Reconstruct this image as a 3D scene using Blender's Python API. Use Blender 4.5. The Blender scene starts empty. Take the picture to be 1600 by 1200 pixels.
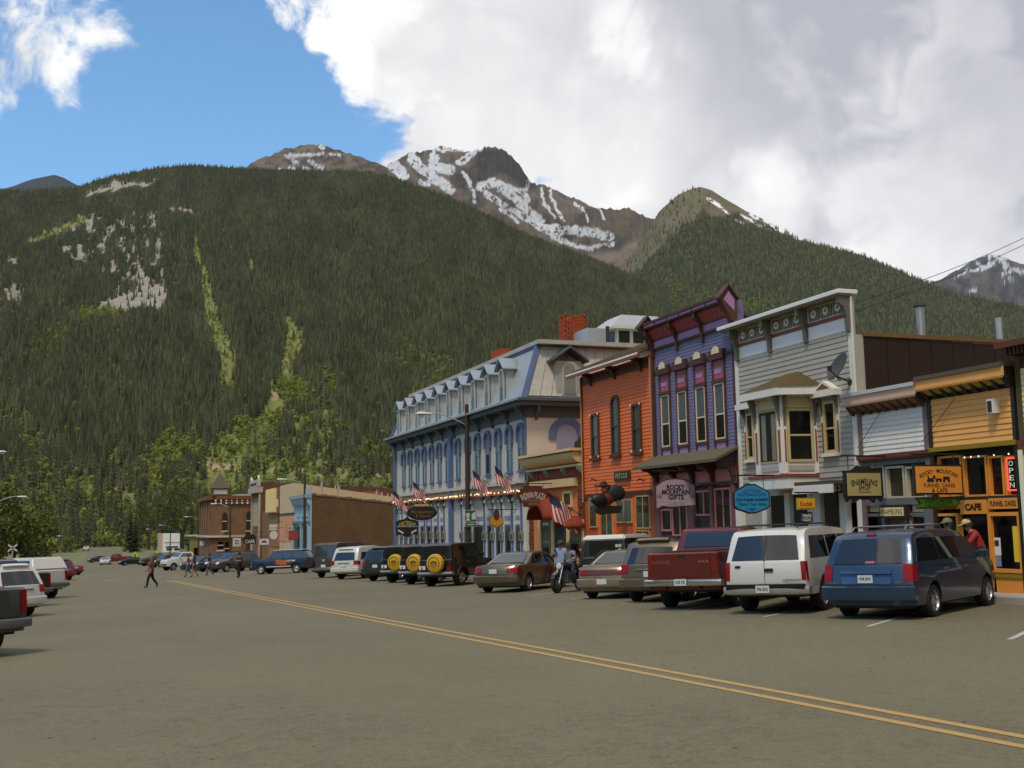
import bpy, bmesh, math, random
import numpy as np
from mathutils import Vector, Matrix
random.seed(7); np.random.seed(7)
S = bpy.context.scene
C = S.collection
R = math.radians

# ------------------------------------------------------------------ camera
FPX = 1756.0; ROLL = .016; HZ = 217.0; VX = -650.0; CAMH = 1.9
_d = np.array([ROLL, 1, -HZ/FPX]); _d /= np.linalg.norm(_d)
_f = np.array([VX, HZ-ROLL*VX, FPX]); _f /= np.linalg.norm(_f)
RM = np.stack([np.cross(_d, _f), _f, -_d])          # image axes -> street axes (X across, Y along, Z up)
cam = bpy.data.cameras.new('camera'); camo = bpy.data.objects.new('camera', cam); C.objects.link(camo)
cam.sensor_width = 36; cam.lens = FPX/1600*36; cam.clip_start = .1; cam.clip_end = 60000
camo.matrix_world = Matrix([[RM[0,0], -RM[0,1], -RM[0,2], 0], [RM[1,0], -RM[1,1], -RM[1,2], 0],
                            [RM[2,0], -RM[2,1], -RM[2,2], CAMH], [0, 0, 0, 1]])
S.camera = camo
S.render.resolution_x = 1024; S.render.resolution_y = 768

def ray(px, py): return RM @ np.array([px-800, py-600, FPX])
def onX(px, py, X):                                  # pixel -> point on the plane X = const
    d = ray(px, py); p = d*(X/d[0]); return float(p[0]), float(p[1]), float(p[2]+CAMH)
def onY(px, py, Y):
    d = ray(px, py); p = d*(Y/d[1]); return float(p[0]), float(p[1]), float(p[2]+CAMH)
def project(P):                                      # (N,3) world -> pixels of the 1600 px photograph
    v = (np.asarray(P, float)-np.array([0, 0, CAMH])) @ RM
    return v[..., 0]/v[..., 2]*FPX+800, v[..., 1]/v[..., 2]*FPX+600

# ------------------------------------------------------------------ light
SUN_EL, SUN_AZ = 60.0, 225.0                         # azimuth of the sun clockwise from +Y
sd = Vector((math.sin(R(SUN_AZ))*math.cos(R(SUN_EL)), math.cos(R(SUN_AZ))*math.cos(R(SUN_EL)), math.sin(R(SUN_EL))))
sl = bpy.data.lights.new('sun', 'SUN'); sl.energy = 2.2; sl.angle = R(9); sl.color = (1, .93, .80)
so = bpy.data.objects.new('sun', sl); C.objects.link(so); so.rotation_euler = sd.to_track_quat('Z', 'Y').to_euler()
so.location = (0, 0, 60)
S.view_settings.view_transform = 'Standard'; S.view_settings.look = 'None'
S.view_settings.exposure = 0.0; S.view_settings.gamma = 1.0; S.view_settings.use_curve_mapping = False

def node_kit(nt):
    N, L = nt.nodes, nt.links
    def nd(t, **kw):
        n = N.new(t)
        for k, v in kw.items(): setattr(n, k, v)
        return n
    def val(sock, v):
        if hasattr(v, 'is_output') or isinstance(v, bpy.types.NodeSocket): L.new(v, sock)
        elif v is not None: sock.default_value = v
    def math_(op, a, b=None, c=None, clamp=False):
        n = nd('ShaderNodeMath', operation=op); n.use_clamp = clamp
        val(n.inputs[0], a)
        if b is not None: val(n.inputs[1], b)
        if c is not None: val(n.inputs[2], c)
        return n.outputs[0]
    def noise(vec, scale, detail=6, rough=.55, dist=0, dim='3D'):
        n = nd('ShaderNodeTexNoise'); n.noise_dimensions = dim
        if vec is not None: L.new(vec, n.inputs['Vector'])
        n.inputs['Scale'].default_value = scale; n.inputs['Detail'].default_value = detail
        n.inputs['Roughness'].default_value = rough; n.inputs['Distortion'].default_value = dist
        return n.outputs['Fac']
    def ramp(f, lo, hi, a=0., b=1., smooth=True):
        n = nd('ShaderNodeMapRange'); n.interpolation_type = 'SMOOTHSTEP' if smooth else 'LINEAR'
        L.new(f, n.inputs[0]); n.inputs[1].default_value = lo; n.inputs[2].default_value = hi
        n.inputs[3].default_value = a; n.inputs[4].default_value = b
        return n.outputs[0]
    def mix(f, a, b, mode='MIX'):
        n = nd('ShaderNodeMix', data_type='RGBA', blend_type=mode)
        val(n.inputs[0], f)
        for s, v in ((n.inputs[6], a), (n.inputs[7], b)):
            if isinstance(v, bpy.types.NodeSocket): L.new(v, s)
            else: s.default_value = (*v[:3], 1)
        return n.outputs[2]
    return nd, val, math_, noise, ramp, mix

def make_world():
    w = bpy.data.worlds.new('World'); S.world = w; w.use_nodes = True
    nt = w.node_tree; nt.nodes.clear()
    nd, val, mth, noise, ramp, mix = node_kit(nt)
    L = nt.links
    sky = nd('ShaderNodeTexSky', sky_type='NISHITA'); sky.sun_disc = False
    sky.sun_elevation = R(SUN_EL); sky.sun_rotation = R(SUN_AZ); sky.altitude = 500; sky.dust_density = .8
    sky.ozone_density = 1.0
    tc = nd('ShaderNodeTexCoord').outputs['Generated']
    def dot(v, src=tc):
        n = nd('ShaderNodeVectorMath', operation='DOT_PRODUCT'); L.new(src, n.inputs[0]); n.inputs[1].default_value = v
        return n.outputs['Value']
    # warped direction so that outlines billow
    nz = nd('ShaderNodeTexNoise'); L.new(tc, nz.inputs['Vector']); nz.inputs['Scale'].default_value = 7; nz.inputs['Detail'].default_value = 5
    wv = nd('ShaderNodeVectorMath', operation='MULTIPLY_ADD'); L.new(nz.outputs['Color'], wv.inputs[0])
    wv.inputs[1].default_value = (.10, .10, .10); L.new(tc, wv.inputs[2]); wv = wv.outputs[0]
    # a cloud bank whose edge is the great circle through two sky directions; more of it to the right
    a = ray(455, 20); b = ray(690, 300); n = np.cross(a, b); n /= np.linalg.norm(n)
    if n @ ray(1200, 100) < 0: n = -n
    bank = dot(tuple(n))
    big = noise(wv, 5.5, 8, .58)
    fine = noise(wv, 18, 8, .6)
    bil = lambda sc, d, v=wv: mth('ABSOLUTE', mth('MULTIPLY_ADD', noise(v, sc, d, .5), 2., -1.))
    e = mth('MULTIPLY_ADD', mth('SUBTRACT', big, .5), .46, bank)
    e = mth('MULTIPLY_ADD', bil(14, 3), .09, e)
    e = mth('MULTIPLY_ADD', mth('SUBTRACT', fine, .5), .13, e)
    cover = ramp(e, .0, .035)
    # the scattered cumulus elsewhere in the sky (one of them stands at the left)
    lc = ray(-20, 0); lc /= np.linalg.norm(lc)
    near = ramp(dot(tuple(lc)), .988, .9998, -.2, .155)
    sc = ramp(mth('ADD', mth('ADD', noise(wv, 4.2, 8, .6), near), mth('MULTIPLY', mth('SUBTRACT', fine, .5), .3)), .60, .70)
    wisp = ramp(noise(wv, 9, 8, .65), .66, .80, 0, .45)
    cover = mth('MAXIMUM', cover, mth('MAXIMUM', sc, wisp))
    # shading inside the cloud: bright towers, lilac-grey bellies deeper in the bank
    deep = ramp(bank, .10, .42)
    sh1 = noise(tc, 2.4, 4, .5, .2)
    lump = mth('ADD', mth('MULTIPLY', bil(7, 2), .55), mth('MULTIPLY', bil(17, 3), .30))
    puff = ramp(mth('ADD', mth('MULTIPLY_ADD', lump, .45, noise(wv, 4.6, 5, .5)), mth('MULTIPLY', fine, .10)), .60, .74)
    shade = ramp(mth('ADD', sh1, mth('MULTIPLY', lump, .25)), .38, .66)
    s = mth('ADD', mth('MULTIPLY', mth('SUBTRACT', 1., deep), .62), mth('MULTIPLY', puff, .42))
    s = mth('ADD', mth('MULTIPLY_ADD', shade, .42, s), mth('MULTIPLY_ADD', lump, .34, -.27), clamp=True)
    col = mix(s, (4.9, 4.95, 5.6), (10.9, 10.8, 10.7))
    blue = mix(1.0, sky.outputs[0], (1.28, 1.84, 2.05), 'MULTIPLY')
    out = mix(cover, blue, col)
    bg = nd('ShaderNodeBackground'); L.new(out, bg.inputs[0]); bg.inputs[1].default_value = .10
    o = nd('ShaderNodeOutputWorld'); L.new(bg.outputs[0], o.inputs[0])
make_world()

# ------------------------------------------------------------------ helpers
def smooth_mesh(me, angle=35):
    me.polygons.foreach_set('use_smooth', [True]*len(me.polygons))
    if angle < 180: me.set_sharp_from_angle(angle=R(angle))

def tag(o, label=None, cat=None, group=None, kind=None):
    if label: o['label'] = label
    if cat: o['category'] = cat
    if group: o['group'] = group
    if kind: o['kind'] = kind
    return o
def thing(name, label, cat, loc=(0, 0, 0), rz=0., group=None):
    o = bpy.data.objects.new(name, None); C.objects.link(o); o.empty_display_size = .2
    o.location = loc; o.rotation_euler = (0, 0, rz)
    return tag(o, label, cat, group)
def link(o, parent=None, world=True):
    """parent keeps world coordinates for things whose root is a plain translation"""
    C.objects.link(o)
    if parent is not None:
        o.parent = parent
        if world:
            off = Vector(parent.location); p = parent
            if p.parent is not None and p.type == 'MESH': off = Vector((0, 0, 0))
            if parent.type == 'EMPTY': o.matrix_parent_inverse = Matrix.Translation(-Vector(parent.location))
            else: o.matrix_parent_inverse = Matrix.Identity(4)
    return o

class MB:
    """collects simple solids; build() links them as ONE mesh object"""
    def __init__(s): s.v = []; s.f = []; s.m = []; s.mi = 0
    def add(s, vs, fs):
        b = len(s.v); s.v += [tuple(map(float, v)) for v in vs]; s.f += [tuple(b+i for i in f) for f in fs]
        s.m += [s.mi]*len(fs); return s
    def box(s, x0, x1, y0, y1, z0, z1):
        if x0 > x1: x0, x1 = x1, x0
        if y0 > y1: y0, y1 = y1, y0
        if z0 > z1: z0, z1 = z1, z0
        return s.add([(x0,y0,z0),(x1,y0,z0),(x1,y1,z0),(x0,y1,z0),(x0,y0,z1),(x1,y0,z1),(x1,y1,z1),(x0,y1,z1)],
                     [(3,2,1,0),(4,5,6,7),(0,1,5,4),(1,2,6,5),(2,3,7,6),(3,0,4,7)])
    def hexa(s, b, t):                                # two rings of the same length -> closed solid
        n = len(b); vs = list(b)+list(t)
        return s.add(vs, [tuple(range(n-1, -1, -1)), tuple(range(n, 2*n))]+[(i, (i+1) % n, n+(i+1) % n, n+i) for i in range(n)])
    def prism(s, poly, axis, a, b):                   # 2-D polygon pushed along an axis
        def P(u, v, w): return {'x': (w, u, v), 'y': (u, w, v), 'z': (u, v, w)}[axis]
        return s.hexa([P(u, v, a) for u, v in poly], [P(u, v, b) for u, v in poly])
    def cyl(s, p, q, r0, r1=None, n=10):
        r1 = r0 if r1 is None else r1
        p, q = Vector(p), Vector(q); d = (q-p).normalized()
        a = d.orthogonal().normalized(); b = d.cross(a)
        ring = lambda c, r: [c+a*(r*math.cos(2*math.pi*i/n))+b*(r*math.sin(2*math.pi*i/n)) for i in range(n)]
        return s.hexa(ring(p, r0), ring(q, r1))
    def tube(s, pts, r, n=8):
        for i in range(len(pts)-1): s.cyl(pts[i], pts[i+1], r, r, n)
        return s
    def loft(s, rings, close=True, caps=True):
        n = len(rings[0]); b = len(s.v); s.v += [tuple(map(float, v)) for r in rings for v in r]; k = len(s.f)
        for j in range(len(rings)-1):
            for i in range(n if close else n-1):
                s.f.append((b+j*n+i, b+j*n+(i+1) % n, b+(j+1)*n+(i+1) % n, b+(j+1)*n+i))
        if close and caps:
            s.f.append(tuple(b+i for i in range(n-1, -1, -1))); s.f.append(tuple(b+(len(rings)-1)*n+i for i in range(n)))
        s.m += [s.mi]*(len(s.f)-k); return s
    def lathe(s, c, prof, n=12, axis='z', caps=True):
        rings = []
        for r, h in prof:
            ring = []
            for i in range(n):
                t = 2*math.pi*i/n; u, v = r*math.cos(t), r*math.sin(t)
                ring.append({'z': (c[0]+u, c[1]+v, c[2]+h), 'y': (c[0]+u, c[1]+h, c[2]+v), 'x': (c[0]+h, c[1]+u, c[2]+v)}[axis])
            rings.append(ring)
        return s.loft(rings, caps=caps)
    def mesh(s, name='mesh', fix=True):
        me = bpy.data.meshes.new(name); me.from_pydata(s.v, [], s.f); me.update()
        if fix:
            bm = bmesh.new(); bm.from_mesh(me); bmesh.ops.recalc_face_normals(bm, faces=bm.faces); bm.to_mesh(me); bm.free()
        return me
    def build(s, name, mat=None, parent=None, world=True, smooth=None, bevel=0, seg=1):
        me = s.mesh(name)
        if bevel:
            bm = bmesh.new(); bm.from_mesh(me)
            bmesh.ops.bevel(bm, geom=[e for e in bm.edges if e.is_manifold and e.calc_face_angle(0) > .5], offset=bevel, segments=seg, affect='EDGES', clamp_overlap=True)
            bm.to_mesh(me); bm.free()
        for m in (mat if isinstance(mat, (list, tuple)) else [mat]):
            if m: me.materials.append(m)
        if isinstance(mat, (list, tuple)) and not bevel: me.polygons.foreach_set('material_index', s.m)
        if smooth: smooth_mesh(me, smooth)
        return link(bpy.data.objects.new(name, me), parent, world)

def box(name, mat, parent, x0, x1, y0, y1, z0, z1, bevel=0):
    return MB().box(x0, x1, y0, y1, z0, z1).build(name, mat, parent, bevel=bevel)

_mc = {}
def M(col, rough=.65, var=.12, scale=3., metal=0., bump=0., bscale=60., spec=.4, coat=0., streak=0.):
    """painted / plain surface: base colour with uneven wear, optional grain"""
    key = (col, rough, var, scale, metal, bump, bscale, spec, coat, streak)
    if key in _mc: return _mc[key]
    m = bpy.data.materials.new('m_%02d' % len(_mc)); m.use_nodes = True; nt = m.node_tree; L = nt.links
    nd, val, mth, noise, ramp, mix = node_kit(nt)
    p = nt.nodes['Principled BSDF']
    p.inputs['Roughness'].default_value = rough; p.inputs['Metallic'].default_value = metal
    p.inputs['Specular IOR Level'].default_value = spec
    if coat: p.inputs['Coat Weight'].default_value = coat; p.inputs['Coat Roughness'].default_value = .06
    geo = nd('ShaderNodeNewGeometry').outputs['Position']
    if var:
        n1 = noise(geo, scale, 6, .6)
        n2 = noise(geo, scale*9, 4, .6)
        k = mth('ADD', mth('MULTIPLY', mth('SUBTRACT', n1, .5), 2*var), mth('MULTIPLY_ADD', mth('SUBTRACT', n2, .5), 1.2*var, 1.))
        if streak:
            mp = nd('ShaderNodeMapping'); L.new(geo, mp.inputs[0]); mp.inputs['Scale'].default_value = (6, 6, .5)
            k = mth('MULTIPLY', k, ramp(noise(mp.outputs[0], 1.6, 6, .65), .5, .78, 1, 1-streak))
        v = nd('ShaderNodeVectorMath', operation='SCALE'); v.inputs[0].default_value = col; L.new(k, v.inputs['Scale'])
        L.new(v.outputs[0], p.inputs['Base Color'])
    else: p.inputs['Base Color'].default_value = (*col, 1)
    if bump:
        b = nd('ShaderNodeBump'); b.inputs['Strength'].default_value = bump; b.inputs['Distance'].default_value = .01
        L.new(noise(geo, bscale, 5, .6), b.inputs['Height']); L.new(b.outputs[0], p.inputs['Normal'])
    _mc[key] = m; return m
def emit(col, s):
    m = bpy.data.materials.new('m_lit'); m.use_nodes = True; p = m.node_tree.nodes['Principled BSDF']
    p.inputs['Base Color'].default_value = (*col, 1); p.inputs['Emission Color'].default_value = (*col, 1); p.inputs['Emission Strength'].default_value = s
    return m
def srgb(r, g, b):                                    # photograph value -> linear base colour
    f = lambda c: (c/255/12.92 if c/255 <= .04045 else ((c/255+.055)/1.055)**2.4)
    return (round(f(r), 4), round(f(g), 4), round(f(b), 4))
GLASS = M((.012, .014, .014), .04, 0, spec=.6)
GLASS_D = M((.006, .006, .006), .08, 0, spec=.45)
BLACK = M((.012, .011, .010), .5, .1)
DARK = M((.03, .026, .02), .7, .15)
CHROME = M((.6, .6, .6), .18, 0, metal=1.)
RUBBER = M((.016, .016, .016), .8, .2)

# ------------------------------------------------------------------ lie of the land
def ramp_y(y):
    y = np.asarray(y, float)
    return np.where(y < -80, -80, np.where(y < 180, y, 180+120*(1-np.exp(-np.maximum(y-180, 0)/120))))
def gz(x, y):
    return -.0215*ramp_y(y)+.0195*np.clip(np.asarray(x, float), -14, 60)
def G(x, y): return float(gz(x, y))
def ground_at(px, py):                               # pixel -> point on the sloping street
    d = ray(px, py); n = np.array([-.0195, .0215, 1.]); p = d*(-CAMH/(n @ d)); return float(p[0]), float(p[1])
def grid_obj(name, xs, ys, off, mat, parent=None, kind='structure'):
    X, Y = np.meshgrid(xs, ys); Z = gz(X, Y)+off
    v = np.stack([X, Y, Z], -1).reshape(-1, 3); n, m = len(ys), len(xs)
    f = [(j*m+i, j*m+i+1, (j+1)*m+i+1, (j+1)*m+i) for j in range(n-1) for i in range(m-1)]
    me = bpy.data.meshes.new(name); me.from_pydata(v.tolist(), [], f); me.update(); me.materials.append(mat)
    smooth_mesh(me, 180)
    o = bpy.data.objects.new(name, me); link(o, parent)
    if kind: o['kind'] = kind
    return o
# ------------------------------------------------------------------ ground, road, kerbs
def asphalt_mat():
    m = bpy.data.materials.new('asphalt'); m.use_nodes = True; nt = m.node_tree; L = nt.links
    nd, val, mth, noise, ramp, mix = node_kit(nt); p = nt.nodes['Principled BSDF']
    geo = nd('ShaderNodeNewGeometry').outputs['Position']
    mp = nd('ShaderNodeMapping'); L.new(geo, mp.inputs[0]); mp.inputs['Scale'].default_value = (1.6, .12, 1); lng = mp.outputs[0]
    a = noise(geo, .16, 6, .6); b = noise(lng, .8, 6, .6); g = noise(geo, 26, 5, .7); s = noise(geo, 9, 3, .5)
    col = mix(ramp(a, .25, .75), (.162, .143, .086), (.195, .172, .105))
    col = mix(ramp(b, .35, .75, 0, .28), col, (.205, .18, .112))
    col = mix(ramp(g, .3, .7, 0, .45), col, (.078, .067, .04)); col = mix(ramp(noise(geo, 7, 6, .75), .48, .72, 0, .55), col, (.088, .075, .044)); col = mix(ramp(noise(geo, 11, 5, .75), .55, .75, 0, .5), col, (.25, .22, .135))
    vo = nd('ShaderNodeTexVoronoi'); L.new(geo, vo.inputs['Vector']); vo.inputs['Scale'].default_value = 2.8
    vo.inputs['Randomness'].default_value = 1
    peb = mth('MULTIPLY', ramp(vo.outputs['Distance'], .07, .10, 1, 0), ramp(noise(geo, 1.9, 3), .53, .57))
    col = mix(peb, col, (.045, .035, .028))
    tar = noise(geo, .9, 8, .75, 1.5)
    col = mix(mth('MULTIPLY', ramp(mth('ABSOLUTE', mth('SUBTRACT', tar, .5)), .0, .012, 1, 0), ramp(noise(geo, .11, 3), .46, .56, 0, .75)), col, (.05, .044, .034))
    stn = ramp(noise(geo, .55, 5, .6, .6), .66, .78, 0, .2); col = mix(stn, col, (.09, .08, .066))
    L.new(col, p.inputs['Base Color']); p.inputs['Roughness'].default_value = .88; p.inputs['Specular IOR Level'].default_value = .25
    bp = nd('ShaderNodeBump'); bp.inputs['Strength'].default_value = .35; bp.inputs['Distance'].default_value = .006
    L.new(noise(geo, 70, 5, .7), bp.inputs['Height']); L.new(bp.outputs[0], p.inputs['Normal'])
    return m
def soil_mat(name, c1, c2, c3, sc=.05):
    m = bpy.data.materials.new(name); m.use_nodes = True; nt = m.node_tree; L = nt.links
    nd, val, mth, noise, ramp, mix = node_kit(nt); p = nt.nodes['Principled BSDF']
    geo = nd('ShaderNodeNewGeometry').outputs['Position']
    col = mix(ramp(noise(geo, sc, 7, .6), .35, .65), c1, c2); col = mix(ramp(noise(geo, sc*12, 6, .65), .5, .75), col, c3)
    L.new(col, p.inputs['Base Color']); p.inputs['Roughness'].default_value = .95
    return m
def paint_mat(name, col, under, wear):
    m = bpy.data.materials.new(name); m.use_nodes = True; nt = m.node_tree; L = nt.links
    nd, val, mth, noise, ramp, mix = node_kit(nt); p = nt.nodes['Principled BSDF']
    geo = nd('ShaderNodeNewGeometry').outputs['Position']
    f = mth('ADD', mth('MULTIPLY', noise(geo, 22, 6, .7), .6), mth('MULTIPLY', noise(geo, 2.2, 5, .6), .4))
    L.new(mix(ramp(f, wear, wear+.14), col, under), p.inputs['Base Color']); p.inputs['Roughness'].default_value = .8
    return m
seq = lambda a, b, st: np.arange(a, b+st*.5, st)
GRASS = soil_mat('grassland', (.10, .12, .035), (.17, .16, .06), (.20, .16, .09))
DIRT = soil_mat('dirt', (.22, .18, .13), (.17, .14, .10), (.26, .22, .16), .4)
ASPH = asphalt_mat()
ys_far = np.concatenate([seq(-300, 180, 30), seq(200, 700, 25), seq(800, 4200, 400)])
grid_obj('ground', np.concatenate([seq(-4000, -100, 300), seq(-90, 90, 15), seq(100, 4000, 300)]), ys_far, -.012, GRASS)
lot = grid_obj('vacant_lot', seq(20, 62, 7), seq(79, 200, 11), -.004, DIRT)
road = grid_obj('road', np.array([-11, -9.5, 0, 6, 12, 19.0]), np.concatenate([seq(-60, 180, 10), seq(190, 265, 15)]), 0, ASPH)
grid_obj('country_road', np.array([-3, 2, 8]), seq(265, 700, 15), .0, ASPH)
CONC = M((.36, .33, .28), .9, .14, 1.2, bump=.3, bscale=40)
SW = .15
def walk(name, x0, x1, y0, y1, st=8):
    ys = seq(y0, y1, st); mb = MB(); rings = []
    for y in ys: rings.append([(x0, y, G(x0, y)-.3), (x1, y, G(x1, y)-.3), (x1, y, G(x1, y)+SW), (x0, y, G(x0, y)+SW)])
    o = mb.loft(rings).build(name, CONC); o['kind'] = 'structure'; return o
wk = walk('sidewalk', 19.15, 20.15, -20, 212)
kb = walk('kerb', 18.95, 19.147, -20, 212)
# paving joints: slabs of the sidewalk as thin pieces
sm = None
for i in range(48):
    y = 12+i*1.55
    if sm is None:
        sm = MB().add([(-.48, .01, 0), (.48, .01, .0187), (.48, 1.53, .0187-.0327), (-.48, 1.53, -.0327), (-.48, .01, .03), (.48, .01, .0487), (.48, 1.53, .0487-.0327), (-.48, 1.53, .03-.0327)],
                      [(3, 2, 1, 0), (4, 5, 6, 7), (0, 1, 5, 4), (1, 2, 6, 5), (2, 3, 7, 6), (3, 0, 4, 7)]).mesh('slab'); sm.materials.append(CONC)
    o = bpy.data.objects.new('paving_slab', sm); o.location = (19.65, y, G(19.17, y)+SW-.024); link(o, wk, False)
# double yellow line; it drifts a little across the street
YEL = paint_mat('yellow_paint', (.42, .26, .085), (.16, .14, .085), .53)
WHT = paint_mat('white_paint', (.46, .44, .40), (.20, .18, .15), .46)
def strip(name, pts, w, mat, parent=road):
    mb = MB(); n = len(pts)
    for i in range(n-1):
        (x0, y0), (x1, y1) = pts[i], pts[i+1]; d = Vector((x1-x0, y1-y0)).normalized(); nx, ny = -d.y*w/2, d.x*w/2
        mb.add([(x0+nx, y0+ny, G(x0+nx, y0+ny)+.005), (x0-nx, y0-ny, G(x0-nx, y0-ny)+.005), (x1-nx, y1-ny, G(x1-nx, y1-ny)+.005), (x1+nx, y1+ny, G(x1+nx, y1+ny)+.005)], [(0, 1, 2, 3)])
    return mb.build(name, mat, parent)
for dx in (-.17, .17):
    pts = []
    for y in seq(-20, 82, 3): pts.append((7.75-.0358*y+dx+random.uniform(-.008, .008), y))
    strip('centre_line', pts, .125, YEL)
for k in range(14):                                    # worn stall lines, nose-in at an angle
    y = 14.2+k*3.5; strip('stall_line', [(13.5, y), (15.4, y+1.35), (17.9, y+3.1)], .1, WHT)
for x0 in (0.5, 3.2, 5.6, 8.6, 11.0): strip('crossing_line', [(x0, 92), (x0+1.6, 92)], .4, WHT)
strip('crossing_line', [(-1.8, 118), (.6, 118)], .6, WHT)

# ------------------------------------------------------------------ mountains
def fbm(x, y, oct=5, seed=0, ridged=False):
    rs = np.random.RandomState(seed); out = np.zeros(np.broadcast(x, y).shape); amp = 1.; tot = 0
    T = rs.rand(256, 256)
    for o in range(oct):
        xx, yy = x*2**o+17.3*o, y*2**o+9.1*o
        xi, yi = np.floor(xx).astype(int), np.floor(yy).astype(int); fx, fy = xx-xi, yy-yi
        fx, fy = fx*fx*(3-2*fx), fy*fy*(3-2*fy)
        t = lambda i, j: T[(xi+i) % 256, (yi+j) % 256]
        v = (t(0, 0)*(1-fx)+t(1, 0)*fx)*(1-fy)+(t(0, 1)*(1-fx)+t(1, 1)*fx)*fy
        if ridged: v = 1-abs(2*v-1)
        out += amp*v; tot += amp; amp *= .5
    return out/tot
def pl_dist(px, py, pts):
    d = np.full(px.shape, 1e9)
    for (x0, y0), (x1, y1) in zip(pts[:-1], pts[1:]):
        dx, dy = x1-x0, y1-y0; t = np.clip(((px-x0)*dx+(py-y0)*dy)/(dx*dx+dy*dy+1e-9), 0, 1)
        d = np.minimum(d, np.hypot(px-x0-t*dx, py-y0-t*dy))
    return d
def inside(px, py, poly):
    c = np.zeros(px.shape, bool); n = len(poly)
    for i in range(n):
        (x0, y0), (x1, y1) = poly[i], poly[(i+1) % n]
        with np.errstate(divide='ignore', invalid='ignore'):
            c ^= ((y0 > py) != (y1 > py)) & (px < (x1-x0)*(py-y0)/(y1-y0+1e-12)+x0)
    return c

class Mountain:
    def __init__(s, sil, r0, r1, nu, nv, p=1.25, amp=20., seed=1, z0=-8., drop=0., ridged=False, back=.22, freq=6., rbend=0., edge=9., jag=0.):
        A = []
        for q in sil:
            d = ray(*q); A.append((math.atan2(d[0], d[1]), d[2]/math.hypot(d[0], d[1])))
        A = np.array(sorted(A)); s.az0, s.az1 = A[0, 0], A[-1, 0]
        s.nu, s.nv = nu, nv
        az = np.linspace(s.az0, s.az1, nu); te = np.interp(az, A[:, 0], A[:, 1])+jag*(fbm(np.linspace(0, nu/9, nu), np.zeros(nu)+seed*3.7, 4, seed+90, True)-.6)
        nb = max(4, nv//10)
        t = np.concatenate([np.linspace(0, 1, nv), 1+np.linspace(0, back, nb+1)[1:]])
        AZ, T = np.meshgrid(az, t); TE = np.broadcast_to(te, AZ.shape)
        RR = r0+(r1+rbend*(AZ-s.az0)/(s.az1-s.az0)-r0)*T
        R1 = r1+rbend*(AZ-s.az0)/(s.az1-s.az0)
        z1 = TE*R1+CAMH-drop
        Z = np.where(T <= 1, z0+(z1-z0)*np.minimum(T, 1)**p, z1-(T-1)*R1*.5)
        X, Y = RR*np.sin(AZ), RR*np.cos(AZ)
        n = fbm(AZ*freq*6+5, T*freq, 6, seed, ridged)-.5
        w = np.clip(np.minimum(T, 1.0)*4, 0, 1)*np.clip((1-np.minimum(T, 1))*edge, 0, 1)
        Z = Z+n*amp*2*w
        s.t = t; s.P = np.stack([X, Y, Z], -1); s.RR = RR; s.nt = len(t); s.T = T
        s.px, s.py = project(s.P)
    def build(s, name, mat, cols):
        m = s.nu; v = s.P.reshape(-1, 3)
        j, i = np.meshgrid(np.arange(s.nt-1), np.arange(m-1), indexing='ij'); a = (j*m+i).ravel()
        f = np.stack([a, a+1, a+m+1, a+m], -1)
        me = bpy.data.meshes.new(name); me.from_pydata(v.tolist(), [], f.tolist()); me.update(); me.materials.append(mat); smooth_mesh(me, 180)
        at = me.attributes.new('cover', 'FLOAT_COLOR', 'POINT')
        c = np.ones((len(v), 4)); c[:, :3] = cols.reshape(-1, 3); at.data.foreach_set('color', c.ravel())
        o = bpy.data.objects.new(name, me); link(o); o['kind'] = 'structure'; return o
    def sample(s, n, rs, tmin=0., tmax=1., pw=1.):
        u = rs.rand(n)*(s.nu-1.001); v = tmin+(tmax-tmin)*rs.rand(n)**pw; v = v*(s.nv-1.001)
        i, j = u.astype(int), v.astype(int); fu, fv = (u-i)[:, None], (v-j)[:, None]
        P = s.P
        return (P[j, i]*(1-fu)+P[j, i+1]*fu)*(1-fv)+(P[j+1, i]*(1-fu)+P[j+1, i+1]*fu)*fv, v/(s.nv-1)

def cover_mat(name, bump_d=3., sc=.02, rough=.95):
    m = bpy.data.materials.new(name); m.use_nodes = True; nt = m.node_tree; L = nt.links
    nd, val, mth, noise, ramp, mix = node_kit(nt); p = nt.nodes['Principled BSDF']
    at = nd('ShaderNodeAttribute', attribute_name='cover'); geo = nd('ShaderNodeNewGeometry').outputs['Position']
    k = mth('MULTIPLY_ADD', noise(geo, sc, 8, .7), 1.0, .5)
    v = nd('ShaderNodeVectorMath', operation='SCALE'); L.new(at.outputs['Color'], v.inputs[0]); L.new(k, v.inputs['Scale'])
    L.new(v.outputs[0], p.inputs['Base Color']); p.inputs['Roughness'].default_value = rough; p.inputs['Specular IOR Level'].default_value = .1
    b = nd('ShaderNodeBump'); b.inputs['Strength'].default_value = 1; b.inputs['Distance'].default_value = bump_d
    L.new(noise(geo, sc*1.5, 9, .75), b.inputs['Height']); L.new(b.outputs[0], p.inputs['Normal'])
    return m
def lerp(a, b, k): return a+(b-a)*k[..., None]
def sstep(x, a, b): t = np.clip((x-a)/(b-a), 0, 1); return t*t*(3-2*t)

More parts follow.
